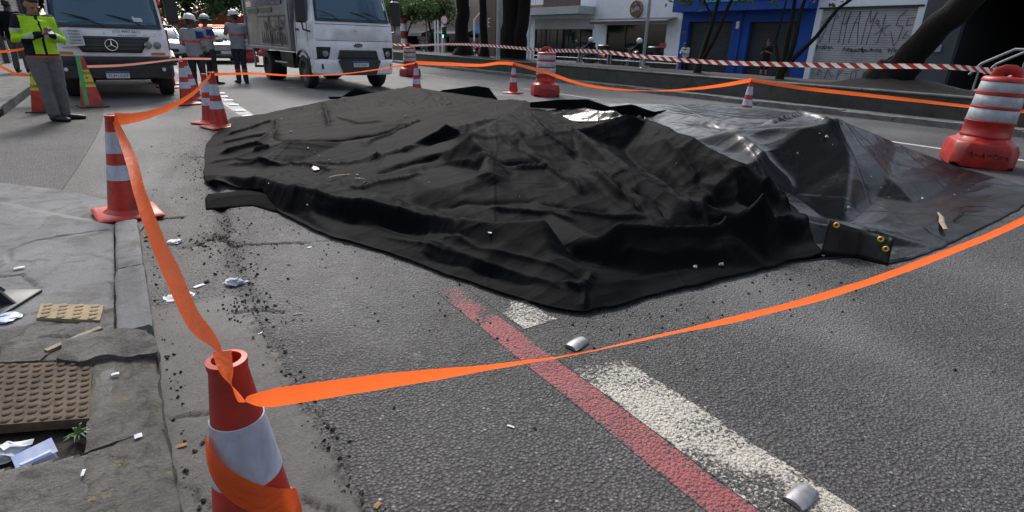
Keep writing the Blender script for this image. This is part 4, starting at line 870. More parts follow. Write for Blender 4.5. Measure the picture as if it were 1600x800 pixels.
FOLDS = [  # fine creases: polyline, height, width
 (HL((350, 216), (400, 202), (428, 193)), .035, .06), (HL((342, 230), (395, 217), (420, 214)), .030, .06), (HL((430, 221), (475, 222), (530, 221), (590, 213), (640, 193)), -.035, .05), (HL((570, 232), (620, 207), (660, 190)), .028, .05), (HL((575, 258), (620, 243), (650, 232)), .03, .05),
 (HL((330, 258), (370, 252), (410, 256)), .02, .05), (HL((480, 262), (540, 262), (600, 250)), .022, .06), (HL((540, 300), (600, 290), (660, 276)), .025, .06), (HL((520, 186), (560, 196), (600, 192)), .02, .06), (HL((690, 205), (720, 215), (735, 219)), .03, .05), (HL((700, 262), (745, 262), (790, 272)), .03, .05),
 (HL((820, 178), (850, 215), (900, 250)), .03, .05), (HL((790, 200), (830, 245), (880, 280), (930, 310)), .025, .05), (HL((920, 275), (960, 305), (1000, 330)), .03, .05), (HL((1000, 265), (1040, 300), (1080, 330)), .03, .06), (HL((1030, 225), (1075, 265), (1120, 305)), .03, .06), (HL((1110, 255), (1150, 290), (1190, 320)), .03, .06), (HL((1150, 335), (1190, 345), (1240, 345)), .03, .05),
 (HL((520, 330), (580, 348), (660, 362), (740, 380)), -.018, .04), (HL((600, 372), (700, 400), (800, 432), (880, 462)), .014, .04), (HL((960, 420), (1040, 408), (1130, 402)), .012, .04), (HL((950, 455), (1020, 440), (1100, 425)), .010, .04), (HL((760, 330), (820, 338), (900, 350)), .025, .05),
 (HL((350, 262), (410, 255), (470, 262), (520, 272)), .025, .06), (HL((345, 245), (400, 232), (430, 212)), .05, .09), (HL((395, 240), (422, 232)), .03, .05),
 (HL((505, 165), (510, 185), (512, 200)), .04, .07), (HL((432, 190), (428, 222)), .03, .07), (HL((585, 275), (640, 258), (690, 244)), -.03, .05), (HL((690, 330), (760, 318), (840, 316)), -.025, .06),
 (HL((880, 200), (925, 235), (975, 275)), .025, .04), (HL((905, 240), (945, 272), (965, 285)), -.025, .03), (HL((968, 285), (985, 315), (1005, 335)), -.04, .025), (HL((990, 300), (1030, 322), (1040, 345)), -.03, .03), (HL((860, 230), (910, 262), (950, 290), (975, 320)), .02, .04),
 (HL((760, 205), (800, 235), (850, 262)), .02, .04), (HL((800, 268), (850, 265), (890, 290), (910, 310)), .035, .04), (HL((740, 240), (790, 258), (840, 258)), -.035, .05),
 (HL((640, 165), (700, 175), (760, 178)), -.015, .05), (HL((655, 142), (672, 152)), .02, .05), (HL((1060, 300), (1100, 340), (1140, 375)), .04, .06), (HL((1090, 280), (1130, 330)), -.04, .06),
 (HL((1190, 300), (1225, 300), (1235, 322)), .045, .05), (HL((1215, 318), (1250, 335), (1265, 350)), .03, .05), (HL((930, 432), (915, 462), (918, 490)), .018, .02), (HL((560, 345), (600, 362), (650, 380), (720, 400)), .014, .05), (HL((660, 400), (750, 425), (830, 450)), -.025, .05), (HL((880, 452), (905, 462), (915, 450)), .025, .03), (HL((1050, 400), (1150, 392), (1240, 378)), .010, .04),
 (HL((700, 372), (760, 395), (830, 415), (900, 440)), .012, .04), (HL((470, 305), (520, 320), (600, 340)), -.015, .04), (HL((1000, 372), (1100, 372), (1200, 364)), -.02, .05), (HL((880, 335), (940, 345), (1010, 345)), .025, .05), (HL((840, 320), (900, 330), (960, 335)), -.02, .04)]
def pside(X, Y, line):
    best = np.full(X.shape, 1e9); par = np.zeros(X.shape); side = np.zeros(X.shape); n = len(line) - 1
    for i in range(n):
        ax_, ay_ = line[i][:2]; bx, by = line[i + 1][:2]; dx, dy = bx - ax_, by - ay_; L2 = dx * dx + dy * dy + 1e-12
        t = np.clip(((X - ax_) * dx + (Y - ay_) * dy) / L2, 0, 1); ox = X - ax_ - t * dx; oy = Y - ay_ - t * dy; d = np.hypot(ox, oy); m = d < best
        best = np.where(m, d, best); par = np.where(m, (i + t) / n, par); side = np.where(m, -(ox * .55 + oy * .83), side)
    return best, par, side
def folds(X, Y, lst):
    Z = np.zeros(X.shape)
    wx = X + .06 * (fbm(X * 3.1, Y * 3.1, 101) - .5); wy = Y + .06 * (fbm(X * 3.1, Y * 3.1, 105) - .5)
    for (ln, a, w) in lst:
        d, t, sd2 = pside(wx, wy, ln)      # steep on the side that faces the viewer's kerb, gentle behind
        we = np.where(sd2 > 0, w * .55, w * 1.25) if a > 0 else w
        we = we * .68; prof = 1.5 * np.exp(-np.abs(d / we) ** 1.0) * np.clip(np.minimum(t, 1 - t) * 7 + .25, 0, 1); Z = Z + a * prof
    return Z
def ridged(u, v, seed, p=2.5):
    n = fbm(u, v, seed, 2) / .75; return (1 - np.abs(2 * n - 1)) ** p
def wrink(X, Y, s=1.0):
    """tension wrinkles: long thin ridges that turn with the lie of the sheet"""
    th = np.radians(np.interp(X, [.5, 2.5, 4.0, 6.0], [15, 38, 62, 80]) + 25 * (fbm(X * .6, Y * .6, 108) - .47)); u = X * np.cos(th) + Y * np.sin(th); v = -X * np.sin(th) + Y * np.cos(th)
    wv = v + .25 * (fbm(X * 1.2, Y * 1.2, 109) - .47)
    a = ridged(u * .45, wv * 2.3, 111); b = ridged(u * .9 + 7, wv * 5.5 + 3, 117, 3); c = ridged(u * 1.6 + 3, wv * 11, 121, 3)
    amp = np.clip((fbm(X * .8, Y * .8, 127) - .30) * 3.2, .1, 1.2)
    return s * (amp * (.020 * (a - .3) + .009 * (b - .3) + .006 * (c - .3)) + .002 * (c - .3) + .003 * (fbm(X * 6, Y * 6, 129, 3) - .45))
def sheet(name, sides, n, m_, hf, mat, parent, zone):
    """sides: bottom P00->P10, top P01->P11, left P00->P01, right P10->P11 (world XY polylines); Laplace-smoothed grid"""
    def res(pl, k):
        pl = np.array(pl)[:, :2]; s = np.concatenate([[0], np.cumsum(np.hypot(*np.diff(pl, axis=0).T))]); t = np.linspace(0, s[-1], k); return np.stack([np.interp(t, s, pl[:, 0]), np.interp(t, s, pl[:, 1])], 1)
    b, t, l, r = res(sides[0], n), res(sides[1], n), res(sides[2], m_), res(sides[3], m_)
    u = np.linspace(0, 1, n)[None, :, None]; v = np.linspace(0, 1, m_)[:, None, None]
    P = (1 - v) * b[None] + v * t[None] + (1 - u) * l[:, None] + u * r[:, None] - ((1 - u) * (1 - v) * b[0] + u * (1 - v) * b[-1] + (1 - u) * v * t[0] + u * v * t[-1])
    for it in range(1500): P[1:-1, 1:-1] = .25 * (P[:-2, 1:-1] + P[2:, 1:-1] + P[1:-1, :-2] + P[1:-1, 2:])
    X, Y = P[..., 0], P[..., 1]; Z = hf(X, Y); V = np.stack([X.ravel(), Y.ravel(), Z.ravel()], 1); idx = np.arange(n * m_).reshape(m_, n)
    F = np.stack([idx[:-1, :-1].ravel(), idx[:-1, 1:].ravel(), idx[1:, 1:].ravel(), idx[1:, :-1].ravel()], 1)
    a = V[F[:, 1]] - V[F[:, 0]]; c = V[F[:, 3]] - V[F[:, 0]]
    if np.mean(a[:, 0] * c[:, 1] - a[:, 1] * c[:, 0]) < 0: F = F[:, ::-1]
    me = bpy.data.meshes.new(name); me.vertices.add(len(V)); me.vertices.foreach_set('co', V.ravel()); me.loops.add(len(F) * 4); me.loops.foreach_set('vertex_index', np.ascontiguousarray(F).ravel()); me.polygons.add(len(F))
    me.polygons.foreach_set('loop_start', np.arange(0, len(F) * 4, 4)); me.polygons.foreach_set('loop_total', np.full(len(F), 4)); me.update(calc_edges=True); me.polygons.foreach_set('use_smooth', np.ones(len(F), bool)); me.materials.append(mat)
    ca = me.color_attributes.new('Zone', 'FLOAT_COLOR', 'POINT'); zz = zone(X, Y).ravel(); ca.data.foreach_set('color', np.stack([zz, zz * 0, zz * 0, zz * 0 + 1], 1).ravel())
    o = bpy.data.objects.new(name, me); COL.objects.link(o); o.parent = parent
    so = o.modifiers.new('thick', 'SOLIDIFY'); so.thickness = .004; so.offset = -1
    return o
def jag(pl, amp, step=.05, seed=0):
    pl = np.array(pl)[:, :2]; s = np.concatenate([[0], np.cumsum(np.hypot(*np.diff(pl, axis=0).T))]); t = np.arange(0, s[-1], step); q = np.stack([np.interp(t, s, pl[:, 0]), np.interp(t, s, pl[:, 1])], 1)
    q[1:-1] += amp * (np.stack([fbm(t * 5, t * 0 + seed, 131), fbm(t * 5, t * 0 + seed + 5, 137)], 1)[1:-1] - .47) * 2; return np.vstack([q, pl[-1]])
gp = lambda *p: [gnd(a, b)[:2] for a, b in p]
A_b = jag(gp((347, 210), (331, 217), (322, 230), (320, 255), (319, 278), (322, 290)) + gp((352, 294), (384, 300), (412, 312), (440, 338), (480, 358), (520, 373), (600, 397), (700, 433), (780, 460), (850, 483), (920, 494)), .02, .04, 1)
A_r = jag(gp((920, 494), (940, 489), (1000, 472), (1100, 447), (1200, 422), (1250, 410), (1285, 398)), .03, .03, 3)
A_t = np.array([(6.5, 10.9)] + HL((823, 161), (862, 179), (905, 195), (960, 192), (1010, 191), (1075, 219), (1150, 258), (1215, 300), (1262, 348)) + gp((1285, 398)))
A_l = jag(gp((347, 210), (345, 198), (365, 187), (412, 180)) + [(2.5, 10.9), (3.2, 11.6), (4.1, 12.2), (5.2, 12.1), (6.0, 11.6), (6.5, 10.9)], .03, .08, 5)
def dustA(X, Y):
    z = np.zeros(X.shape)
    for (px, py, r, a) in ((600, 305, .25, .35), (520, 245, .5, .22), (655, 322, .12, .5)):
        p = hit(px, py); z = np.maximum(z, a * np.exp(-(np.hypot(X - p[0], Y - p[1]) / r) ** 2) * (.4 + fbm(X * 6, Y * 6, 141)))
    return np.clip(z, 0, 1)
def dustB(X, Y):
    z = np.zeros(X.shape)
    for (px, py, r, a) in ((1490, 345, .8, .8), (1570, 320, .9, .8), (1420, 345, .45, .5)):
        p = hit(px, py); z = np.maximum(z, a * np.exp(-(np.hypot(X - p[0], Y - p[1]) / r) ** 2) * (.3 + 1.2 * fbm(X * 5, Y * 5, 145)))
    return np.clip(z, 0, 1)
def hA(X, Y): return np.maximum(h0(X, Y) + folds(X, Y, FOLDS) + wrink(X, Y, 1.0) * np.clip(h0(X, Y) / .06, .15, 1) + .014, .012 + hroad(X, Y))
def hB(X, Y):
    f = [(HL((1290, 345), (1360, 372), (1440, 362), (1500, 350)), .02, .10), (HL((1150, 215), (1200, 260), (1240, 300)), .03, .10), (HL((1200, 195), (1250, 180), (1300, 192)), .03, .08), (HL((1090, 190), (1150, 200), (1200, 190)), -.03, .08), (HL((900, 172), (960, 180), (1010, 186)), .03, .1)]
    b = h0(X, Y) + folds(X, Y, f) + wrink(X, Y, .28) * np.clip(h0(X, Y) / .08, .2, 1)
    return np.maximum(b, .006 + hroad(X, Y))
tA = empty('tarpaulin', (0, 0, 0)); tag(tA, 'large matte black fabric tarpaulin heaped in folds on the road', 'tarpaulin')
sheet('cloth', (A_b, A_t, A_l, A_r), 420, 330, hA, M['tarp'], tA, dustA)
tB = empty('tarpaulin', (0, 0, 0)); tag(tB, 'shinier dusty black tarpaulin with yellow eyelets on the right of the heap', 'tarpaulin')
B_b = jag([hit(1180, 372)[:2]] + gp((1270, 408), (1330, 402), (1385, 414), (1420, 408), (1470, 387), (1560, 346), (1600, 322)) + [(7.4, 1.45)], .02, .05, 7)
B_r = jag([(7.4, 1.45), (7.8, 2.2), (8.0, 3.4), (8.2, 5.0)], .05, .1, 9)
B_l = [tuple(hit(1180, 372)[:2])] + HL((1130, 300), (1040, 240), (960, 215), (900, 200)) + [(5.4, 8.5)]
B_t = jag([(5.4, 8.5), (6.2, 9.8), (6.9, 9.9), (7.5, 8.8), (7.9, 7.2), (8.2, 5.0)], .05, .1, 11)
def hB2(X, Y):
    """sinks below the cloth where the matte sheet lies over it"""
    poly = np.array(A_t)[:, :2]; d, t = pdist(X, Y, poly)
    side = np.zeros(X.shape)
    for i in range(len(poly) - 1):
        a, b = poly[i], poly[i + 1]; dd = np.hypot(X - np.clip(((X - a[0]) * (b[0] - a[0]) + (Y - a[1]) * (b[1] - a[1])) / ((b - a) @ (b - a)), 0, 1) * (b[0] - a[0]) - a[0], Y - np.clip(((X - a[0]) * (b[0] - a[0]) + (Y - a[1]) * (b[1] - a[1])) / ((b - a) @ (b - a)), 0, 1) * (b[1] - a[1]) - a[1])
        s = np.sign((b[0] - a[0]) * (Y - a[1]) - (b[1] - a[1]) * (X - a[0])); m = dd <= d + 1e-9; side = np.where(m, s, side)
    under = np.where(side < 0, d, -d)          # >0: below the matte cloth
    return np.maximum(hB(X, Y) - np.clip(under, 0, .25) * .5, .004)
sheet('cloth', (B_b, B_t, B_l, B_r), 260, 220, hB2, M['tarp2'], tB, dustB)
def strip(name, base, top, mat, parent, n=24, th=.004, wob=.0):
    """raised piece of sheet between a base and a top polyline (3-D)"""
    def rs(pl): pl = np.array(pl); s = np.concatenate([[0], np.cumsum(np.linalg.norm(np.diff(pl, axis=0), axis=1))]); t = np.linspace(0, s[-1], n); return np.stack([np.interp(t, s, pl[:, k]) for k in range(3)], 1)
    a, b = rs(base), rs(top); m = 7; V = []; F = []
    for j in range(m):
        t = j / (m - 1); row = a * (1 - t) + b * t; row[:, 1] += wob * math.sin(t * math.pi) * np.sin(np.linspace(0, 9, n)) ; V += row.tolist()
    for j in range(m - 1):
        for i in range(n - 1): F.append([j * n + i, j * n + i + 1, (j + 1) * n + i + 1, (j + 1) * n + i])
    o = mobj(name, V, F, mat, parent, 180); s_ = o.modifiers.new('thick', 'SOLIDIFY'); s_.thickness = th
    me = o.data; me.color_attributes.new('Zone', 'FLOAT_COLOR', 'POINT'); return o
# flap with eyelets, folded up at the seam of the two sheets
fb = [gnd(1282, 398, .01), gnd(1340, 402, .01), gnd(1388, 416, .012)]; ft = [dep(1296, 344, 0), dep(1340, 358, 0), dep(1398, 373, 0)]
def above(px, py, foot, back=0.0):
    """point on the pixel's ray over the line of the foot (same distance along the ground, plus a lean)"""
    d = ray(px, py); g = math.hypot(foot[0], foot[1]) + back; t = g / math.hypot(d[0], d[1]); return CC + t * d
ft = [above(1296, 344, fb[0], .06), above(1345, 359, fb[1], .06), above(1398, 373, fb[2], .06)]
fl_ = strip('flap', fb, ft, M['tarp2'], tB, 20, .005, .01)
for (px, py) in ((1307, 352), (1376, 374), (1384, 389)):
    k = (px - 1290) / 100; foot = np.array(fb[0]) * (1 - k) + np.array(fb[2]) * k; p = above(px, py, foot, .035); nd = (CC - p); nd /= np.linalg.norm(nd)
    m = MB(); m.lathe([(.008, 0), (.019, 0), (.019, .005), (.015, .009), (.008, .007)], 16, T(*(p + nd * .012)) @ Vector(nd).to_track_quat('Z', 'Y').to_matrix().to_4x4(), cap0=False, cap1=False); m.build('eyelet', M['brass'], tB)
# hem standing up along the back
bb = [(5.35, 11.9, .02), (5.9, 11.35, .02), (6.6, 11.0, .02), (7.05, 11.0, .02)]
strip('raised_hem', bb, [above(672, 150, bb[0]), above(690, 141, bb[1]), above(745, 134, bb[2]), above(764, 137, bb[3])], M['tarp'], tA, 20, .006, .03)
hb = [gnd(a, b, .50) for a, b in ((828, 168), (870, 170), (920, 173), (960, 181), (1000, 188), (1022, 188), (1048, 182))]
strip('raised_hem', hb, [above(a, b, f_) for (a, b), f_ in zip(((828, 160), (872, 156), (918, 155), (952, 167), (988, 163), (1022, 175), (1050, 171)), hb)], M['tarp'], tA, 40, .006, .02)
pk = [(3.6, 12.4, .05), (4.5, 12.2, .05), (5.2, 12.0, .05)]
strip('raised_fold', pk, [above(520, 162, pk[0]), above(556, 136, pk[1]), above(592, 147, pk[2])], M['tarp'], tA, 16, .006, .05)
pk2 = [(4.4, 12.55, .05), (5.1, 12.6, .05)]
strip('raised_fold', pk2, [above(552, 137, pk2[0]), above(575, 143, pk2[1])], M['tarp'], tA, 10, .006, .02)
# lower flap end sticking out on the left
strip('rolled_edge', [gnd(322, 327, .005), gnd(350, 325, .005), gnd(395, 322, .005), gnd(440, 334, .005)], [gnd(320, 310, .035), gnd(350, 306, .05), gnd(392, 300, .06), gnd(440, 305, .07)], M['tarp'], tA, 24, .008, .012)
strip('rolled_edge', [gnd(320, 310, .035), gnd(350, 306, .05), gnd(392, 300, .06), gnd(440, 305, .07)], [gnd(326, 303, .012), gnd(350, 301, .012), gnd(385, 296, .012), gnd(440, 300, .03)], M['tarp'], tA, 24, .006, .0)

# ================================================================== CONES, DRUMS, TAPES
def cone_mesh(bands=((.60, .455), (.375, .27)), h=.71):
    r = lambda z: .032 + (.125 - .032) * (1 - z / h) ** 1.05
    body = MB(); body.lathe([(.150, .034), (.138, .045), (r(.06), .06), (r(.2), .2), (r(.4), .4), (r(.6), .6), (r(h - .02), h - .02), (r(h) + .004, h - .012), (r(h) + .004, h), (r(h) - .006, h + .002), (r(h) - .008, h - .01), (r(h) - .006, h - .2), (.08, .06)], 36, cap0=False, cap1=False)
    b = MB(); b.box((0, 0, .018), (.40, .40, .036), bev=.014)
    bl = []
    for (zt, zb) in bands:
        m = MB(); m.lathe([(r(zb) + .0006, zb), (r(zb) + .0025, zb + .001), (r((zb + zt) / 2) + .0025, (zb + zt) / 2), (r(zt) + .0025, zt - .001), (r(zt) + .0006, zt)], 36, cap0=False, cap1=False); bl.append(m)
    return body, b, bl
def cone(label, loc, rz=0.0, lean=(0, 0), s=1.0, h=.71, bands=((.60, .455), (.375, .27)), mat='cone', group='traffic cones', nlow=True):
    e = empty('traffic_cone', loc, R(rz)); e.rotation_euler = (R(lean[0]), R(lean[1]), R(rz)); e.scale = (s, s, s); tag(e, label, 'traffic cone', group)
    a, b, bl = cone_mesh(bands, h); a.build('cone_body', M[mat], e, 40); b.build('base', M[mat], e, 40)
    for m in bl: m.build('reflective_band', M['band'], e, 40)
    return e
cone('nearest red traffic cone with orange tape wound round it, cut by the frame', (.066, 1.03, -.005), 12, h=.705, bands=((.578, .442), (.345, .22)))
cone('red cone with two white bands standing on the pavement corner', (-.145, 4.74, .012), 8, (0, 2.2))
cone('doubled-up red and white cone beside the tarpaulin left corner', (1.03, 8.95, 0), 20, s=1.0, h=.76)
cone('slimmer cone leaning behind the doubled-up cone', (.98, 9.45, 0), 40, s=1.0)
p = gnd(294, 163); cone('orange cone in the cluster beside the grey truck, nearest the workers legs', (p[0], p[1], 0), 10, s=1.08)
p = gnd(307, 158); cone('tilted cone pressed against the cluster behind the tape', (p[0], p[1] + .25, 0), 10, (0, -5), s=1.08)
p = gnd(283, 146); cone('red cone at the back of the cluster beside the grey truck wheel', (p[0] - .1, p[1] + 1.5, 0), 30, s=1.1)
p = gnd(272, 138); cone('leftmost red cone of the cluster beside the truck wheel', (p[0], p[1] + 1.2, 0), 30, s=1.15)
c = gnd(650, 98, .75); cone('orange cone right of the box truck, half hidden by the heap', (c[0], c[1], 0), 15, s=1.05)
cone('orange cone standing left of the middle drum', (8.45, 12.45, 0), 25, s=1.04)
c = gnd(1174, 125, .73); cone('orange cone behind the shiny tarpaulin plateau', (c[0], c[1], 0), 15, (0, 2), s=1.02)
def drum(label, loc, rz, s=1.0, lean=(0, 0), bandn=3):
    e = empty('traffic_drum', loc); e.rotation_euler = (R(lean[0]), R(lean[1]), R(rz)); e.scale = (s, s, s); tag(e, label, 'traffic drum', 'traffic drums')
    # moulded base with arched feet
    secs = []
    for (z, hw, cut) in ((0, .30, .09), (.04, .31, .09), (.20, .31, .10), (.27, .29, .11), (.30, .24, .10), (.33, .22, .09)):
        q = []
        for (sx, sy) in ((1, -1), (1, 1), (-1, 1), (-1, -1)):
            c1, c2 = ((sx * hw, sy * (hw - cut)), (sx * (hw - cut), sy * hw)); pr = (c1, c2) if sx * sy > 0 else (c2, c1)
            q += [pr[0], ((pr[0][0] + pr[1][0]) / 2 * 1.03, (pr[0][1] + pr[1][1]) / 2 * 1.03), pr[1]]
        secs.append([(x, y, z + (.06 if z == 0 and i in (1, 4, 7, 10) else 0)) for i, (x, y) in enumerate(q)])
    m = MB(); m.loft(secs); b = m.build('base', M['drum'], e, 38); bv = b.modifiers.new('b', 'BEVEL'); bv.width = .012; bv.segments = 2
    m = MB(); m.lathe([(.235, .325), (.240, .34), (.240, .355), (.232, .365), (.230, .485), (.240, .495), (.240, .505), (.229, .512), (.224, .642), (.233, .648), (.233, .662), (.223, .668), (.217, .786), (.227, .792), (.227, .818), (.215, .824), (.208, .932), (.220, .938), (.218, .955), (.205, .975), (.18, .985), (.05, .99)], 36); m.build('barrel', M['drum'], e, 50)
    for k, (z0, z1, r0, r1) in enumerate(((.514, .640, .229, .224), (.670, .784, .223, .217), (.826, .930, .215, .208))):
        m = MB(); m.lathe([(r0 + .0010, z0), (r0 + .003, z0 + .002), (r1 + .003, z1 - .002), (r1 + .0010, z1)], 36, cap0=False, cap1=False); m.build('reflective_band', M['drumband'], e, 50)
    m = MB(); m.tube([(-.11, 0, .975), (-.09, 0, 1.035), (-.04, 0, 1.06), (.04, 0, 1.06), (.09, 0, 1.035), (.11, 0, .975)], [(.055, .026)] * 6, 10); m.build('handle', M['drum'], e, 60)
    m = MB(); rs = random.Random(int(loc[1] * 10))
    for i in range(7):
        x = -.17 + i * .055; m.tube([(x, -.313, .13 + rs.uniform(0, .03)), (x + .02, -.313, .16 + rs.uniform(-.02, .03)), (x + .035, -.313, .12 + rs.uniform(0, .04))], .007, 5)
    m.build('scrawl', M['black_print'], e); return e
drum('large red and white drum at the right edge of the road', (8.62, 2.42, 0), -58, 1.06, (0, 2.0))
drum('red and white drum in the middle beside the orange cone', (8.85, 11.6, 0), -25, 1.06)
drum('red and white drum right of the box truck', (8.56, 19.2, 0), 10, 1.0)
p = gnd(392, 97); drum('far red drum beside the third worker', (p[0], p[1], 0), 0, 1.1)
p = gnd(413, 87); drum('farthest red drum under the box truck rear corner', (p[0], p[1], 0), 0, 1.0)

def smooth_path(pts, n=48):
    P = np.array(pts, float); k = len(P); t = np.linspace(0, k - 1, n); out = []
    for tt in t:
        i = min(int(tt), k - 2); f = tt - i; p0, p1, p2, p3 = P[max(i - 1, 0)], P[i], P[i + 1], P[min(i + 2, k - 1)]
        out.append(.5 * ((2 * p1) + (-p0 + p2) * f + (2 * p0 - 5 * p1 + 4 * p2 - p3) * f * f + (-p0 + 3 * p1 - 3 * p2 + p3) * f ** 3))
    return np.array(out)
def ribbon(name, label, pts, roll, width=.07, mat='tape', n=56, group=None, parent=None):
    """pts: 3-D path; roll: degrees from upright at points along the path"""
    P = smooth_path(pts, n); rl = np.interp(np.linspace(0, 1, n), np.linspace(0, 1, len(roll)), roll); V = []; F = []; UV = []; L = 0
    for i in range(n):
        t = P[min(i + 1, n - 1)] - P[max(i - 1, 0)]; t /= np.linalg.norm(t); sd_ = np.cross(t, [0, 0, 1]); sd_ /= np.linalg.norm(sd_) + 1e-9; up = np.cross(sd_, t); a = R(rl[i])
        a += R(7) * (float(fbm(np.array([L * 5.0]), np.array([len(pts) * 1.7]), 151)[0]) - .47) * 2
        wd_ = width if not hasattr(width, '__len__') else float(np.interp(i / (n - 1), np.linspace(0, 1, len(width)), width))
        w = (up * math.cos(a) + sd_ * math.sin(a)) * wd_ / 2; bow = (-up * math.sin(a) + sd_ * math.cos(a)) * wd_ * .06
        if i: L += np.linalg.norm(P[i] - P[i - 1])
        for k in (-1, -.5, 0, .5, 1): V.append(P[i] + w * k + bow * (1 - k * k)); UV.append((L, (k + 1) / 2))
    for i in range(n - 1):
        for k in range(4): F.append([i * 5 + k, i * 5 + k + 1, i * 5 + 6 + k, i * 5 + 5 + k])
    o = mobj(name, [tuple(v) for v in V], F, M[mat], parent, 180); uv = o.data.uv_layers.new(name='UVMap')
    for lp_ in o.data.loops: uv.data[lp_.index].uv = UV[lp_.vertex_index]
    if label: tag(o, label, 'tape', group or 'barrier tape spans')
    return o
# near span: cone in front -> right
near_pts = [dep(384, 626, .985), dep(430, 621, 1.0), dep(600, 596, 1.14), dep(760, 575, 1.25), dep(900, 552, 1.37), dep(1050, 520, 1.50), dep(1200, 486, 1.63), dep(1350, 443, 1.80), dep(1500, 387, 2.0), dep(1600, 344, 2.18), dep(1800, 250, 2.6), dep(2000, 150, 3.1)]
ribbon('barrier_tape', 'long orange tape crossing the foreground to the right', near_pts, [8, 10, 22, 42, 58, 46, 32, 24, 20, 16, 10, 0], [.008, .046, .052] + [.054] * 9, n=100)
# wound round the near cone
def helix(cx, cy, z0, z1, a0, a1, n=40, h=.705):
    return [(cx + (.036 + (.125 - .032) * (1 - (z0 + (z1 - z0) * t) / h)) * math.cos(R(a0 + (a1 - a0) * t)), cy + (.036 + (.125 - .032) * (1 - (z0 + (z1 - z0) * t) / h)) * math.sin(R(a0 + (a1 - a0) * t)), z0 + (z1 - z0) * t) for t in np.linspace(0, 1, n)]
ribbon('wound_tape', 'orange tape wound in a spiral round the nearest cone', helix(.066, 1.03, .545, .235, 175, 420), [-12, -8, -6, -4], .054, n=80)
ribbon('wound_tape', 'orange tape strand running over the top of the nearest cone', [dep(347, 548, .955), dep(350, 566, .945), dep(358, 592, .935), dep(378, 628, .945)], [70, 60, 40, 20], .03, n=24)
# near cone -> pavement cone
ct = np.array((-.10, 4.70, .70))
ribbon('barrier_tape', 'twisted orange tape from the nearest cone to the pavement cone', [dep(346, 548, .96), dep(330, 528, 1.03), dep(300, 495, 1.2), dep(270, 430, 1.52), dep(245, 375, 1.95), dep(218, 300, 2.65), dep(203, 245, 3.3), ct], [10, 18, 25, 35, 45, 55, 75, 20], [.016, .030, .052, .058, .06, .06, .06, .05], n=90)
p2_ = np.array((1.02, 8.93, .73))
ribbon('barrier_tape', 'pale shining orange tape from the pavement cone to the cone by the tarpaulin', [ct, dep(205, 185, 4.2), dep(240, 177, 5.0), dep(275, 163, 5.9), dep(305, 143, 6.6), p2_], [10, 20, 30, 30, 25, 20], .085, n=60)
cA = gnd(650, 98, .75); cB = np.array((8.45, 12.45, .735)); cC = gnd(1174, 125, .73)
ribbon('barrier_tape', 'thin orange tape in front of the box truck wheels', [p2_, ony(400, 115, 10.0), ony(460, 118, 10.6), ony(530, 116, 11.3), ony(600, 107, 12.0), cA], [20, 40, 60, 60, 45, 10], .042)
ribbon('barrier_tape', 'orange tape between the truck-side cone and the middle cone', [cA, ony(700, 100, 12.4), ony(750, 102, 12.43), ony(780, 98.5, 12.44), cB], [0, 10, 30, 20, 0], .08)
ribbon('barrier_tape', 'sagging orange tape from the middle cone to the cone behind the plateau', [cB, dep(850, 112, 12.0), dep(900, 129, 11.5), dep(950, 138, 11.1), dep(1020, 142, 10.6), dep(1080, 139, 10.2), dep(1130, 133, 9.95), cC], [0, 20, 30, 50, 80, 55, 30, 0], .075)
ribbon('barrier_tape', 'orange tape stretching right towards the large drum', [cC, dep(1250, 137, 9.0), dep(1330, 146, 8.4), dep(1430, 157, 7.7), dep(1520, 167, 7.0), dep(1600, 174, 6.55), dep(1700, 183, 6.0)], [0, 10, 25, 40, 50, 50, 40], .062)
p = gnd(145, 168)
ribbon('barrier_tape', 'pinkish tape across the grey truck bumper', [ony(136, 104, 12.1), ony(190, 102, 12.3), ony(240, 97, 12.6), ony(285, 92, 13.0), ony(330, 92, 13.4)], [0, 20, 30, 30, 20], .042, 'pink')
ribbon('barrier_tape', 'slack red tape beside the dark-clothed person, lower of two', [ony(-20, 98, 12.5), ony(0, 104, 12.6), ony(30, 117, 12.8), ony(55, 116, 13)], [0, 20, 30, 10], .045)
ribbon('barrier_tape', 'red tape behind the lime jacket, upper of two', [ony(-20, 82, 12.5), ony(20, 79, 12.8), ony(48, 74, 13.2)], [0, 20, 10], .04)
d3 = np.array((8.56, 19.2, 1.03)); d2 = np.array((8.85, 11.6, 1.08)); d1 = np.array((8.62, 2.42, 1.09))
ribbon('striped_tape', 'red and white striped tape from the box truck side to the middle drum', [(5.5, 23, 1.05), d3 + np.array((-.3, .3, .02)), d3, ony(700, 69, 16.5), ony(760, 71, 14.4), d2], [10, 20, 30, 40, 20, 0], .075, 'striped')
ribbon('striped_tape', 'wide red and white striped tape from the middle drum to the right drum', [d2, dep(930, 80, 11.6), dep(1000, 88, 10.8), dep(1100, 96.5, 9.9), dep(1200, 100, 9.2), dep(1350, 103, 8.2), dep(1480, 104.5, 7.45), d1], [0, 15, 15, 12, 10, 10, 30, 20], .075, 'striped', n=80)
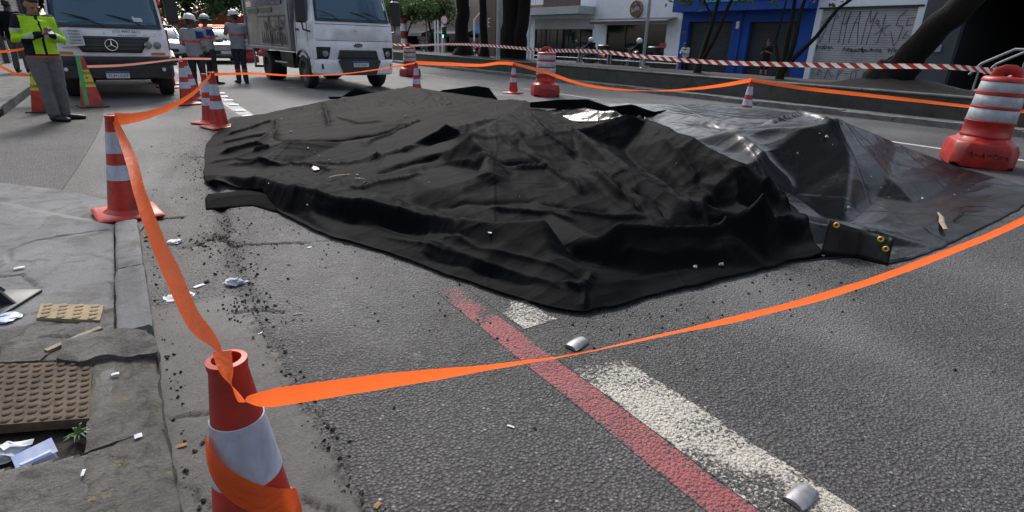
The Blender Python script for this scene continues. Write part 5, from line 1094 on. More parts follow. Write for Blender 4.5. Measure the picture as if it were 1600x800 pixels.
# loading-zone pyramid cones
M['py_yellow'] = pm('pyramid_yellow', (.60, .52, .04), (.5, .43, .04), 6, .5); M['py_green'] = pm('green_tape', (.06, .36, .10), None, 6, .4)
def pyramid(label, loc, rz, green):
    e = empty('pyramid_cone', loc, R(rz)); tag(e, label, 'pyramid cone', 'pyramid cones'); w = .26; h = .82; tp = .03
    lerp = lambda z: w / 2 * 1.12 + (tp - w / 2 * 1.12) * z / h
    for (z0, z1, nm, mt) in ((.03, .34, 'lower_panel', M['cone']), (.34, .62, 'sign_panel', M['py_yellow']), (.62, h, 'top_panel', M['cone'])):
        a, b = lerp(z0), lerp(z1); m = MB(); m.loft([[(-a, -a, z0), (a, -a, z0), (a, a, z0), (-a, a, z0)], [(-b, -b, z1), (b, -b, z1), (b, b, z1), (-b, b, z1)]]); pn = m.build(nm, mt, e, 20)
        if nm == 'sign_panel':
            sl = math.degrees(math.atan((a - b) / (z1 - z0)))
            for (tx, z, s) in (('PARA', .565, .06), ('&', .49, .06), ('CARGA', .405, .062)): text('lettering', tx, s, M['black_print'], pn, T(0, -lerp(z) - .003, z) @ RX(90 - sl), .9)
    m = MB(); m.box((0, 0, .015), (.42, .42, .03), bev=.01); m.build('base', M['black_rubber'], e)
    if green:
        m = MB(); m.loft([[(-.13, -lerp(.05) - .006, .05), (-.07, -lerp(.05) - .006, .05), (-.07, -lerp(.05) + .02, .05), (-.13, -lerp(.05) + .02, .05)], [(-.08, -.045, .84), (-.02, -.045, .84), (-.02, -.02, .84), (-.08, -.02, .84)]]); m.build('green_strip', M['py_green'], e)
    return e
p = gnd(145, 168); pyramid('yellow and red pyramid cone with green strip before the grey truck', (p[0], p[1] + .1, 0), 12, True)
p = gnd(72, 176); pyramid('yellow and red pyramid cone half hidden behind the lime jacket man', (p[0], p[1] + .1, 0), -15, False)

# ================================================================== SMALL THINGS ON THE ROAD
def stud(label, loc, rz):
    e = empty('road_stud', loc, R(rz)); tag(e, label, 'road stud', 'metal road studs'); m = MB(); secs = []
    for t in np.linspace(-1, 1, 9):
        hw = .036 * (1 - .12 * abs(t) ** 3); hh = .020 * (1 - .25 * t * t) + .002
        secs.append([(t * .052, hw * math.cos(a), hh * math.sin(a)) for a in np.linspace(0, math.pi, 9)])
    m.loft(secs); m.build('stud_body', M['alu'], e, 45); return e
for i, (px, py) in enumerate(((901, 540), (1251, 777))):
    g = gnd(px, py); stud(['metal road stud under the tape near the tarpaulin corner', 'nearest metal road stud on the worn white line'][i], (g[0], g[1], float(hroad(np.array([g[0]]), np.array([g[1]]))[0]) + .004), 15 - 12 * i)
sl_ = ['first', 'second', 'third', 'fourth', 'fifth', 'sixth']
for i, (px, py) in enumerate(((387, 183), (375, 174), (365, 165), (357, 158), (350, 152), (345, 147))):
    g = gnd(px, py); o = stud('white stud on the dotted line by the doubled-up cone, %s from the tarpaulin' % sl_[i], (g[0], g[1], .006), 0); o.scale = (1.6, 1.6, 1.2)
    for ch in o.children: ch.data.materials[0] = M['plate']
def zr(x, y): return float(hroad(np.array([x]), np.array([y]))[0])
# loose crumbs: nobody could count them
def crumbs(name, label, pts, size, mat, seed):
    rs = np.random.RandomState(seed); V = []; F = []
    for (x, y, z) in pts:
        s = size * (.4 + 1.6 * rs.rand() ** 3); b = len(V); q = rs.normal(size=(6, 3)) * .25
        for k, d in enumerate(((1, 0, 0), (0, 1, 0), (-1, 0, 0), (0, -1, 0), (0, 0, 1), (0, 0, -1))): V.append((x + (d[0] + q[k, 0]) * s, y + (d[1] + q[k, 1]) * s, z + (d[2] * .8 + q[k, 2]) * s + s * .4))
        for f in ((0, 1, 4), (1, 2, 4), (2, 3, 4), (3, 0, 4), (1, 0, 5), (2, 1, 5), (3, 2, 5), (0, 3, 5)): F.append([b + i for i in f])
    return tag(mobj(name, V, F, mat), label, 'debris', kind='stuff')
rs = np.random.RandomState(5); pts = []
edge = np.array(A_b.tolist() + A_r.tolist())
for k in range(700):
    e_ = edge[rs.randint(len(edge))]; d = abs(rs.normal()) * .35; x = e_[0] + rs.normal() * .25 - .1; y = e_[1] - d * .8 - .03; pts.append((x, y))
for k in range(900):
    ln, w, dp = CRACKS[rs.choice([0, 0, 0, 3, 3, 4, 7])]; i = rs.randint(len(ln) - 1); t = rs.rand(); pts.append((ln[i][0] * (1 - t) + ln[i + 1][0] * t + rs.normal() * .07, ln[i][1] * (1 - t) + ln[i + 1][1] * t + rs.normal() * .09))
for k in range(220): y = rs.uniform(1.0, 3.1); pts.append((float(xseam(np.array([y]))[0]) + rs.normal() * .03, y))
for k in range(160): pts.append((rs.uniform(.0, 4.5), rs.uniform(.5, 4.5)))
for k in range(180): pts.append((-.07 + abs(rs.normal()) * .035, rs.uniform(1.2, 4.3)))
xy = np.array(pts); zz = hroad(xy[:, 0], xy[:, 1]); crumbs('asphalt_crumbs', 'black crumbs of broken asphalt scattered round the tarpaulin', [(a, b, c) for (a, b), c in zip(pts, zz)], .0050, M['crumb'], 1)
p2 = [(rs.uniform(-.05, 4.5), rs.uniform(.45, 5)) for k in range(420)]; xy = np.array(p2); zz = hroad(xy[:, 0], xy[:, 1]); crumbs('pale_grit', 'pale grit specks scattered over the road', [(a, b, c) for (a, b), c in zip(p2, zz)], .0035, M['pebble'], 2)
# bits lying on the sheets
on = []
for (px, py) in ((448, 197), (455, 210), (462, 208), (440, 190), (470, 208), (482, 235), (492, 242), (500, 247), (515, 254), (560, 280), (570, 290), (652, 186), (720, 208), (880, 175), (1056, 260), (1170, 228), (1245, 243), (1280, 212), (1290, 218), (1300, 230), (1360, 282), (1375, 298), (1388, 312), (1440, 314), (1325, 330), (1490, 308), (1512, 300), (420, 290), (480, 328), (765, 430 - 60), (634, 185), (670, 290), (812, 310), (1085, 425), (1125, 420)):
    h_ = hit(px, py); on.append((h_[0], h_[1], max(float(hA(np.array([h_[0]]), np.array([h_[1]]))[0]), 0) + .004))
crumbs('paper_flecks', 'tiny white paper flecks lying on the tarpaulins', on, .013, M['plastic_white'], 8)
def twig(label, px, py, L, ang, mat, r=.006, name='twig', cat='twig'):
    h_ = hit(px, py); z = float(hA(np.array([h_[0]]), np.array([h_[1]]))[0]) + .012; m = MB(); c, s = math.cos(R(ang)) * L / 2, math.sin(R(ang)) * L / 2
    m.tube([(-c, -s, 0), (-c * .3, -s * .3 + .01, .006), (c * .4, s * .4 - .008, .004), (c, s, 0)], [(r, r * .5), (r * 1.3, r * .6), (r, r * .5), (r * .5, r * .3)], 6); o = m.build(name, mat, None, 60); o.location = (h_[0], h_[1], z); return tag(o, label, cat, 'twigs on the tarpaulins')
twig('brown twig lying on the matte tarpaulin', 533, 281, .22, 10, M['wood']); twig('short twig right of the brown twig', 563, 286, .09, -40, M['wood']); twig('dark twig above the brown twig', 510, 261, .14, 15, M['bark2'])
twig('pale splintered stick on the dusty tarpaulin', 1470, 350, .55, 25, M['wood'], .016); twig('thin twig beyond the splintered stick', 1500, 338, .5, 10, M['bark2'], .008); twig('short twig at the far end of the splintered stick', 1520, 328, .3, -20, M['bark2'], .007)
h_ = hit(494, 270); m = MB(); m.add([(-.03, -.04, 0), (.02, -.05, .005), (.035, .03, .012), (0, .07, .02), (-.03, .03, .01), (0, 0, .018)], [[0, 1, 5], [1, 2, 5], [2, 3, 5], [3, 4, 5], [4, 0, 5]]); o = m.build('dry_leaf', pm('tan_leaf', (.42, .33, .2)), None); o.location = (h_[0], h_[1], float(hA(np.array([h_[0]]), np.array([h_[1]]))[0]) + .006); tag(o, 'tan dry leaf on the matte tarpaulin', 'leaf')
# litter
def crumple(name, label, px, py, size, mat, seed, z=None, flat=.45, rz=0, cat='litter', side=False):
    zz = (.085 if side else 0) if z is None else z; g = gnd(px, py, zz); zb = zz if side else zr(g[0], g[1])
    bm = bmesh.new(); bmesh.ops.create_icosphere(bm, subdivisions=3, radius=1)
    for v in bm.verts:
        n1 = mnoise.noise_vector(v.co * 1.6 + Vector((seed, 0, 0))); n2 = mnoise.noise_vector(v.co * 4 + Vector((0, seed, 0)))
        v.co = v.co + n1 * .55 + n2 * .28; v.co.z = max(v.co.z * flat, -.2 * flat)
        v.co = Vector((v.co.x * size[0], v.co.y * size[1], v.co.z * size[2] / flat + size[2] * .2))
    me = bpy.data.meshes.new(name); bm.to_mesh(me); bm.free(); me.materials.append(mat); o = bpy.data.objects.new(name, me); COL.objects.link(o); o.location = (g[0], g[1], zb); o.rotation_euler = (0, 0, R(rz)); return tag(o, label, cat)
crumple('crumpled_tissue', 'crumpled white tissue near the pavement cone', 273, 378, (.045, .035, .016), M['plastic_white'], 1.3)
crumple('plastic_bag', 'small crumpled white plastic bag on the road by the seam', 363, 441, (.045, .035, .026), M['plastic_white'], 4.1); crumple('bag_tail', 'twisted tail of white plastic beside the crumpled bag', 382, 437, (.03, .012, .01), M['plastic_white'], 6.1, rz=20)
crumple('plastic_bag', 'flat white plastic bag under the twisted tape', 280, 463, (.06, .05, .010), M['plastic_white'], 8.7, flat=.25)
crumple('paper_ball', 'crumpled pale plastic by the near kerb in the soil', 14, 710, (.05, .035, .028), M['plastic_white'], 3.3, side=True, z=.05); crumple('blue_wrapper', 'crushed blue and white wrapper at the post foot', 8, 498, (.05, .05, .012), M['plastic_blue'], 5.5, side=True)
def flatbit(name, label, px, py, w, l, rz, mat, z=0.0, th=.0012, cat='litter'):
    g = gnd(px, py, z); zb = z if z > 0 else zr(g[0], g[1]) + .004; m = MB(); n = 5
    vs = []; 
    for i in range(n):
        for j in (0, 1): t = i / (n - 1); vs.append(((t - .5) * l * .8, (j - .5) * w * .8, .0012 * math.sin(t * 3.1) * (1 + .5 * j)))
    m.add(vs, [[2 * i, 2 * i + 2, 2 * i + 3, 2 * i + 1] for i in range(n - 1)]); o = m.build(name, mat, None, None); s_ = o.modifiers.new('t', 'SOLIDIFY'); s_.thickness = th; o.location = (g[0], g[1], zb); o.rotation_euler = (0, 0, R(rz)); return tag(o, label, cat)
flatbit('cigarette_pack', 'red and white card scrap right of the twisted tape', 311, 446, .03, .07, 25, M['paper']); crumple('bottle_cap', 'small black cap beside the card scrap', 323, 440, (.014, .014, .008), M['crumb'], 2, cat='cap')
flatbit('paper_scrap', 'white paper scrap in the gutter left of the tape', 225, 447, .03, .025, 10, M['plastic_white'], 0.01); flatbit('paper_scrap', 'white square label on the kerb stone', 216, 681, .028, .026, 5, M['paper'], .09); flatbit('paper_scrap', 'pale scrap on the upper kerb stone', 180, 584, .018, .03, 0, M['paper'], .093)
flatbit('cigarette_end', 'white cigarette end on the dark asphalt', 798, 667, .009, .035, -60, M['paper']); flatbit('ice_cream_stick', 'flat wooden stick on the asphalt', 465, 491, .010, .055, -12, M['wood']); flatbit('paper_scrap', 'white scrap in front of the tarpaulin', 484, 388, .016, .035, 10, M['plastic_white']); flatbit('paper_scrap', 'white strip by the seam', 408, 515, .01, .04, 20, M['plastic_white'])
flatbit('paper_scrap', 'small white label on the grey pavement', 30, 418, .03, .055, 8, M['plastic_white'], .09); flatbit('cigarette_end', 'white cigarette end at the kerb joint', 130, 738, .010, .035, 80, M['paper'], .09); flatbit('wood_strip', 'weathered wooden strip lying in the broken pavement', 116, 528, .03, .26, 33, M['wood'], .095, .012, 'wood'); flatbit('dry_leaf', 'dry brown leaf in the gutter by the kerb', 278, 694, .022, .06, 0, M['leafdry'], 0, .002, 'leaf'); flatbit('dry_leaf', 'brown leaf by the crack at the bottom of the seam', 590, 790, .02, .03, 30, M['leafdry'], 0, .002, 'leaf')
# milk-carton like pale box
g = gnd(57, 722, .05); m = MB(); m.box((0, 0, .018), (.095, .05, .036), bev=.006, taper=(.9, .8)); m.add([(-.05, -.02, .03), (.05, -.02, .03), (.055, .03, .05), (-.045, .03, .046)], [[0, 1, 2, 3]]); o = m.build('crushed_carton', M['plastic_blue'], None, 20); o.location = (g[0], g[1], .04); o.rotation_euler = (R(6), 0, R(22)); tag(o, 'crushed pale blue carton lying in the soil', 'carton')
# weed
e = empty('weed', gnd(124, 684, .05)); tag(e, 'small green weed growing beside the studded cover', 'plant'); rs2 = random.Random(4)
for k in range(26):
    a = rs2.uniform(0, 6.28); L = rs2.uniform(.025, .06); m = MB(); d = Vector((math.cos(a), math.sin(a), 0)); q = [Vector((0, 0, 0)) + d * .004, d * L * .5 + Vector((0, 0, L * .55)), d * L + Vector((0, 0, L * .4))]; s_ = Vector((-d.y, d.x, 0)) * .004
    m.add([q[0] - s_, q[0] + s_, q[1] + s_ * .9, q[1] - s_ * .9, q[2]], [[0, 1, 2, 3], [3, 2, 4]]); m.build('blade', M['grass'], e)
g = gnd(228, 522, .09); e = empty('moss_tuft', g); tag(e, 'tuft of moss in the kerb crack', 'plant')
for k in range(14):
    m = MB(); a = rs2.uniform(0, 6.28); d = Vector((math.cos(a), math.sin(a), 0)) * rs2.uniform(.005, .03); m.add([d, d + Vector((.004, 0, 0)), d + Vector((.002, .002, .014))], [[0, 1, 2]]); m.build('blade', M['grass'], e)
# dark post with gusseted foot at the left edge
e = empty('post', gnd(-30, 480, .08)); tag(e, 'dark steel post with gusset and bolts at the left edge', 'post')
m = MB(); m.tube([(0, 0, 0), (0, 0, 2.4)], .062, 20); m.build('shaft', M['grey_plastic'], e); m = MB(); m.box((0, 0, .008), (.32, .32, .016), rz=R(-28), bev=.004); m.build('base_plate', M['grey_plastic'], e)
for k in range(4):
    m = MB(); m.add([(.05, -.006, .016), (.15, -.006, .016), (.05, -.006, .15), (.05, .006, .016), (.15, .006, .016), (.05, .006, .15)], [[0, 1, 2], [5, 4, 3], [0, 3, 4, 1], [1, 4, 5, 2], [2, 5, 3, 0]], RZ(-28 + 90 * k)); m.build('gusset', M['grey_plastic'], e, 20)
    m = MB(); m.lathe([(.017, .016), (.017, .032), (.010, .033), (.010, .065), (.004, .068)], 6, RZ(-28 + 90 * k) @ T(.105, .095 if k % 2 else -.095, 0) @ RY(8)); m.build('bolt', M['grey_plastic'], e, 30)
# ================================================================== VEHICLES
def wheel(parent, x, y, r, w, side, dual=False):
    """wheel with its axle along X; side = -1/+1 is the outer face"""
    Mx = T(x, y, r) @ RY(90 * side)
    m = MB(); h = w / 2; m.lathe([(r * .56, -h * .8), (r * .62, -h), (r * .93, -h), (r * .985, -h * .8), (r, -h * .5), (r, h * .5), (r * .985, h * .8), (r * .93, h), (r * .62, h), (r * .56, h * .8)], 32, Mx, cap0=True, cap1=False)
    for k in range(24):
        a = 2 * math.pi * k / 24; m.box((r * math.cos(a), r * math.sin(a), 0), (.022, r * .16, w * .86), Mx @ T() , rz=0) if False else m.add([(r * 1.004 * math.cos(a + da), r * 1.004 * math.sin(a + da), z) for da in (0, .14) for z in (-h * .7, h * .7)], [[0, 1, 3, 2]], Mx)
    wh = empty('wheel', (0, 0, 0)); wh.parent = parent; m.build('tyre', M['black_rubber'], wh, 40)
    m = MB(); m.lathe([(r * .57, h * .8), (r * .55, h * .55), (r * .48, h * .2), (r * .30, h * .25), (r * .24, h * .55), (r * .16, h * .62), (.01, h * .64)], 24, Mx, cap0=False); m.build('rim', M['rim'], wh, 40)
    m = MB()
    for k in range(8):
        a = 2 * math.pi * k / 8; m.lathe([(r * .03, h * .25), (r * .03, h * .42)], 6, Mx @ T(r * .38 * math.cos(a), r * .38 * math.sin(a), 0))
    m.build('wheel_nuts', M['galv'], wh); return wh
def cab_section(z, hw, y0, y1, curve, n=13):
    pts = []
    for i in range(n):
        t = -1 + 2 * i / (n - 1); pts.append((hw * t, y0 + curve * abs(t) ** 3.5, z))
    pts += [(hw * 1.005, y0 + curve + .1, z), (hw, y1 - .04, z), (hw - .05, y1, z), (-hw + .05, y1, z), (-hw, y1 - .04, z), (-hw * 1.005, y0 + curve + .1, z)]
    return pts
def front_patch(secf, z0, z1, x0, x1, off, nz=8, nx=14):
    """curved sheet following the cab front, set proud by off"""
    V = []; F = []
    for j in range(nz + 1):
        z = z0 + (z1 - z0) * j / nz
        for i in range(nx + 1):
            hw, y0, cv = secf(z); a = x0(z) if callable(x0) else x0; b = x1(z) if callable(x1) else x1; x = a + (b - a) * i / nx; V.append((x, y0 + cv * min(1, abs(x) / hw) ** 3.5 - off, z))
    for j in range(nz):
        for i in range(nx): F.append([j * (nx + 1) + i, j * (nx + 1) + i + 1, (j + 1) * (nx + 1) + i + 1, (j + 1) * (nx + 1) + i])
    return V, F
def make_cab(e, prof, hws, length, wz0, wz1, glass_mat, paint):
    """prof: [(z, halfwidth, y0, curve)]"""
    P = np.array(prof)
    def secf(z): return float(np.interp(z, P[:, 0], P[:, 1])), float(np.interp(z, P[:, 0], P[:, 2])), float(np.interp(z, P[:, 0], P[:, 3]))
    secs = [cab_section(z, hw, y0, length, cv) for (z, hw, y0, cv) in prof]
    m = MB(); m.loft(secs); n = len(secs[0])
    for fi, f in enumerate(m.f):
        c = [sum(m.v[i][k] for i in f) / len(f) for k in range(3)]
        if wz0 < c[2] < wz1 and len(f) == 4 and (c[1] < secf(c[2])[1] + secf(c[2])[2] * .55): m.m[fi] = 1
    body = m.build('cab', [paint, M['interior']], e, 35)
    V, F = front_patch(secf, wz0 + .02, wz1 - .02, lambda z: -secf(z)[0] * .93, lambda z: secf(z)[0] * .93, .022, 10, 20); g = mobj('windscreen', V, F, glass_mat, e, 180); so = g.modifiers.new('t', 'SOLIDIFY'); so.thickness = .006
    m = MB()
    for (a, b) in ((wz0 - .005, wz0 + .03), (wz1 - .03, wz1 + .005)):
        V, F = front_patch(secf, a, b, lambda z: -secf(z)[0] * .955, lambda z: secf(z)[0] * .955, .028, 1, 20); m.add(V, F)
    for sg in (-1, 1):
        V, F = front_patch(secf, wz0, wz1, lambda z: sg * secf(z)[0] * .955 if sg < 0 else secf(z)[0] * .925, lambda z: -secf(z)[0] * .925 if sg < 0 else secf(z)[0] * .955, .028, 10, 2); m.add(V, F)
    o = m.build('windscreen_seal', M['black'], e, 60)
    return secf
def wipers(e, secf, z, xs_, L=.55):
    for (x, dx) in xs_:
        hw, y0, cv = secf(z); m = MB(); m.tube([(x, y0 - .05, z - .04), (x + dx * .5, secf(z + .10)[1] - .055, z + .09), (x + dx, secf(z + .14)[1] - .045, z + .15)], .009, 6); w = m.build('wiper', M['black'], e); m = MB(); m.tube([(x + dx - .30 * L * np.sign(dx) * 1.6, secf(z + .05)[1] - .045, z + .07), (x + dx + .1 * np.sign(dx), secf(z + .17)[1] - .045, z + .17)], .008, 5); m.build('blade', M['black'], w)
def plate_part(e, x, y, z, txt, s=1.0, name='number_plate'):
    m = MB(); m.b2((x - .20 * s, y - .012, z - .065 * s), (x + .20 * s, y, z + .065 * s), .004); p = m.build(name, M['plate'], e); m = MB(); m.b2((x - .198 * s, y - .0145, z + .033 * s), (x + .198 * s, y - .0125, z + .063 * s)); m.build('blue_strip', M['blue_print'], p)
    text('lettering', txt, .085 * s, M['black_print'], p, T(x, y - .0145, z - .018 * s) @ MF, 1.0); return p
def headlight(e, x, y, z, r, ang=0):
    m = MB(); m.lathe([(r, 0), (r, .02), (r * .9, .03)], 20, T(x, y, z) @ RZ(ang) @ RX(90)); h = m.build('headlight', M['chrome'], e); m = MB(); m.lathe([(r * .88, .02), (r * .7, .045), (r * .3, .06), (.005, .062)], 20, T(x, y, z) @ RZ(ang) @ RX(90), cap0=False); m.build('lens', M['lens'], h); m = MB(); m.sphere((0, 0, .02), r * .3, T(x, y, z) @ RZ(ang) @ RX(90)); m.build('bulb', M['plate'], h)
# ---- grey-white lorry on the left
e = empty('parked_lorry', (-.06, 13.55, 0), R(-1.0)); tag(e, 'white and grey lorry with dark bumper parked by the shuttered shop', 'truck')
prof = [(.76, .93, .03, .22), (.80, .94, .0, .22), (1.0, .94, .0, .22), (1.22, .935, .015, .23), (1.29, .925, .03, .24), (1.34, .915, .06, .25), (1.6, .90, .14, .26), (1.9, .87, .24, .27), (2.18, .83, .34, .28), (2.24, .82, .38, .28), (2.36, .76, .55, .25), (2.40, .6, .7, .2)]
secf = make_cab(e, prof, None, 1.65, 1.30, 2.20, M['glass'], M['white_paint'])
V, F = front_patch(secf, .86, 1.145, lambda z: -(.46 + (z - .86) * .62), lambda z: .46 + (z - .86) * .62, .012, 6, 16); g = mobj('grille', V, F, M['grey_plastic'], e, 60); so = g.modifiers.new('t', 'SOLIDIFY'); so.thickness = .03; so.offset = 1
for z in (.905, .965, 1.04, 1.10):
    V, F = front_patch(secf, z, z + .022, lambda q: -(.44 + (q - .86) * .6), lambda q: .44 + (q - .86) * .6, .05, 1, 16); s_ = mobj('grille_slat', V, F, M['grey_plastic'], e, 60); so = s_.modifiers.new('t', 'SOLIDIFY'); so.thickness = .015
m = MB(); rr = [(.098 * math.cos(a), .098 * math.sin(a), 0) for a in np.linspace(0, 2 * math.pi, 33)]; m.tube(rr, .011, 8, T(0, -.075, .995) @ RX(90), caps=False)
for a in (90, 210, 330): m.tube([(0, 0, 0), (.096 * math.cos(R(a)), .096 * math.sin(R(a)), 0)], [.016, .004], 6, T(0, -.075, .995) @ RX(90))
m.build('star_emblem', M['chrome'], e, 60); m = MB(); m.lathe([(.095, .0), (.095, .01)], 24, T(0, -.055, .995) @ RX(90)); m.build('emblem_disc', M['black'], e)
for sg in (-1, 1):
    for (x, y) in ((.585, .02), (.74, .075)): headlight(e, sg * x, secf(1.0)[1] + .22 * (x / .94) ** 3.5 - .012, 1.0, .072, sg * 22)
    V, F = front_patch(secf, .815, .865, .62 * sg, .86 * sg, .010, 1, 6); o = mobj('indicator_strip', V, F, M['amber'], e); 
    m = MB(); m.sphere((sg * .92, .35, 1.17), .05, sc=(.5, 1, 1)); m.build('side_repeater', M['red_light'], e)
bp = [(-.98, .42), (-.93, .16), (-.7, .0), (-.3, -.07), (.3, -.07), (.7, .0), (.93, .16), (.98, .42)]
m = MB(); m.loft([[(x * s, y + o_, z) for x, y in bp] + [(.9 * s, .45, z), (-.9 * s, .45, z)] for (z, s, o_) in ((.36, .95, .08), (.40, .99, .02), (.58, 1.0, 0), (.60, .985, .02), (.63, .985, .02), (.66, 1.0, 0), (.76, 1.0, .0), (.785, .98, .03))]); m.build('bumper', M['grey_plastic'], e, 35)
plate_part(e, 0, -.075, .455, 'TLM1G97', .93)
for sg in (-1, 1):
    m = MB(); m.lathe([(.035, 0), (.035, .015), (.02, .02)], 14, T(sg * .78, .03, .55) @ RZ(sg * 25) @ RX(90)); m.build('fog_light', M['plate'], e)
    m = MB(); m.b2((sg * 1.00, .38, 1.42), (sg * 1.22, .52, 1.95), .03); mi = m.build('mirror', M['black'], e, 40); m = MB(); m.tube([(sg * .86, .45, 1.95), (sg * 1.08, .46, 1.99), (sg * 1.1, .46, 1.9)], .018, 8); m.build('mirror_arm', M['black'], mi); m = MB(); m.tube([(sg * .9, .45, 1.38), (sg * 1.08, .46, 1.36), (sg * 1.1, .46, 1.45)], .018, 8); m.build('mirror_arm', M['black'], mi)
wipers(e, secf, 1.36, ((-.05, -.5), (.62, -.5)))
for (x, w, z, mt) in ((-.05, .22, 1.44, M['paper']), (.22, .24, 1.47, M['paper']), (.38, .2, 1.45, M['paper'])):
    m = MB(); m.add([(x, secf(z)[1] - .012, z - .03), (x + w, secf(z)[1] - .012, z - .03), (x + w * .95, secf(z + .06)[1] - .012, z + .04), (x + .02, secf(z + .06)[1] - .012, z + .04)], [[0, 1, 2, 3]]); m.build('dashboard_paper', mt, e)
m = MB(); m.b2((-.45, .12, 1.85), (-.15, .16, 2.05), .02); m.build('sun_visor_device', M['black'], e)
text('phone_lettering', '(11) 4997-5611', .072, M['blue_print'], e, T(.28, -.006 + .012, 1.235) @ MF); text('web_lettering', 'www.transportadora', .036, M['blue_print'], e, T(.28, -.002, 1.175) @ MF); text('model_badge', 'ACCELO', .085, M['chrome'], e, T(.70, .04, 1.18) @ RZ(8) @ MF); text('small_mark', '*', .08, M['blue_print'], e, T(-.08, .0, 1.18) @ MF)
m = MB(); m.add([(-.83, -.03, 1.22), (-.42, -.06, 1.28), (-.40, -.07, .98), (-.78, -.05, .94)], [[0, 3, 2, 1]]); pn = m.build('taped_notice', M['paper'], e); m = MB(); rs = random.Random(2)
for k in range(5):
    zz_ = 1.22 - k * .052; x = -.62
    while x < -.45: w = rs.uniform(.015, .035); m.tube([(x, -.064, zz_), (x + w * .5, -.066, zz_ + .02), (x + w, -.066, zz_ - .008)], .004, 4); x += w * 1.3
m.tube([(-.74, -.058, 1.16), (-.69, -.06, 1.08), (-.73, -.06, 1.06), (-.70, -.06, .99)], .007, 5); m.build('handwriting', M['black_print'], pn)
m = MB(); m.b2((-.45, 1.0, .45), (-.35, 6.5, .75)); m.b2((.35, 1.0, .45), (.45, 6.5, .75)); m.b2((-.8, 1.6, .40), (.8, 1.75, .7)); m.build('chassis', M['black'], e)
wheel(e, -.80, .95, .40, .26, -1); wheel(e, .80, .95, .40, .26, 1); wheel(e, -.80, 4.4, .40, .42, -1); wheel(e, .80, 4.4, .40, .42, 1)
m = MB(); m.b2((-.98, 1.85, .80), (.98, 6.6, .95)); m.build('flatbed', M['galv'], e)
m = MB(); m.b2((-.96, 1.9, .952), (-.6, 6.5, 2.0)); m.build('side_locker', M['box_metal'], e)
for k in range(9):
    m = MB(); m.b2((.74, 1.95, .96 + k * .17), (1.02, 2.1, 1.05 + k * .17), .01); m.build('stacked_orange_panel', M['cone'], e)
m = MB(); m.b2((.92, 1.72, .50), (1.04, 1.84, 1.30), .01); m.build('red_locker_post', M['drum'], e)
for sg in (-1, 1):
    m = MB(); m.tube([(sg * 1.0, y_, .62 + .24 * math.sin(t)) for t, y_ in ((0, .42), (.6, .5), (1.57, .95), (2.5, 1.4), (3.14, 1.48))], [(.05, .03)] * 5, 8); m.build('wheel_arch', M['grey_plastic'], e)
# ---- white box truck
e = empty('box_truck', (5.02, 14.35, 0), R(4.0)); tag(e, 'white cab box truck with scrawled metal box body on the road', 'truck')
prof = [(.74, 1.03, .04, .16), (.78, 1.035, .02, .16), (1.17, 1.03, .01, .17), (1.19, 1.025, .018, .17), (1.205, 1.03, .008, .17), (1.52, 1.02, .01, .18), (1.60, 1.01, .03, .19), (1.64, 1.0, .06, .2), (2.0, .97, .17, .2), (2.38, .93, .28, .21), (2.44, .92, .32, .21), (2.55, .84, .5, .2), (2.58, .7, .6, .2)]
secf = make_cab(e, prof, None, 1.62, 1.61, 2.40, M['glass'], M['white_paint'])
m = MB()
for z in (1.165, 1.53):
    V, F = front_patch(secf, z, z + .012, -.98, .98, .004, 1, 16); m.add(V, F)
m.build('panel_gap', M['black'], e)
lo = [(-.84, .17), (-.6, .03), (0, -.02), (.6, .03), (.84, .17)]
bpo = [(-1.05, .50), (-1.03, .22), (-.85, .04), (-.4, -.05), (.4, -.05), (.85, .04), (1.03, .22), (1.05, .50)]
m = MB(); m.loft([[(x * s, y + o_, z) for x, y in bpo] + [(.9, .55, z), (-.9, .55, z)] for (z, s, o_) in ((.36, .96, .06), (.40, .99, .01), (.60, 1.0, 0), (.70, 1.0, .0), (.735, .985, .02))]); m.build('bumper', M['white_paint'], e, 35)
V, F = front_patch(secf, .735, .955, lambda z: -(.54 - (z - .735) * .3), lambda z: .54 - (z - .735) * .3, .012, 5, 16); g = mobj('grille', V, F, M['grey_plastic'], e, 60); so = g.modifiers.new('t', 'SOLIDIFY'); so.thickness = .03; so.offset = 1
for z in (.79, .85, .905):
    V, F = front_patch(secf, z, z + .02, -.49, .49, .045, 1, 16); s_ = mobj('grille_slat', V, F, M['grey_plastic'], e, 60); so = s_.modifiers.new('t', 'SOLIDIFY'); so.thickness = .015
m = MB(); m.prism([(-.56, .34), (-.42, .0), (.42, .0), (.56, .34), (.5, .37), (-.5, .37)], .02, T(0, -.054, .37) @ RX(90)); m.build('plate_recess', M['grey_plastic'], e, 30)
plate_part(e, .02, -.078, .625, 'FZL7A31', 1.0)
m = MB(); m.lathe([(.10, 0), (.10, .012), (.085, .02)], 24, T(0, -.005, 1.075) @ RX(90) @ Matrix.Diagonal((1.25, .5, 1, 1))); ob = m.build('oval_emblem', M['chrome'], e); m = MB(); m.lathe([(.085, .02), (.085, .023)], 24, T(0, -.005, 1.075) @ RX(90) @ Matrix.Diagonal((1.25, .5, 1, 1))); m.build('emblem_face', M['blue_emblem'], ob); text('emblem_lettering', 'Ford', .06, M['chrome'], ob, T(0, -.030, 1.075) @ MF)
text('hood_mark', '101', .06, M['galv'], e, T(-.05, .003, 1.40) @ MF)
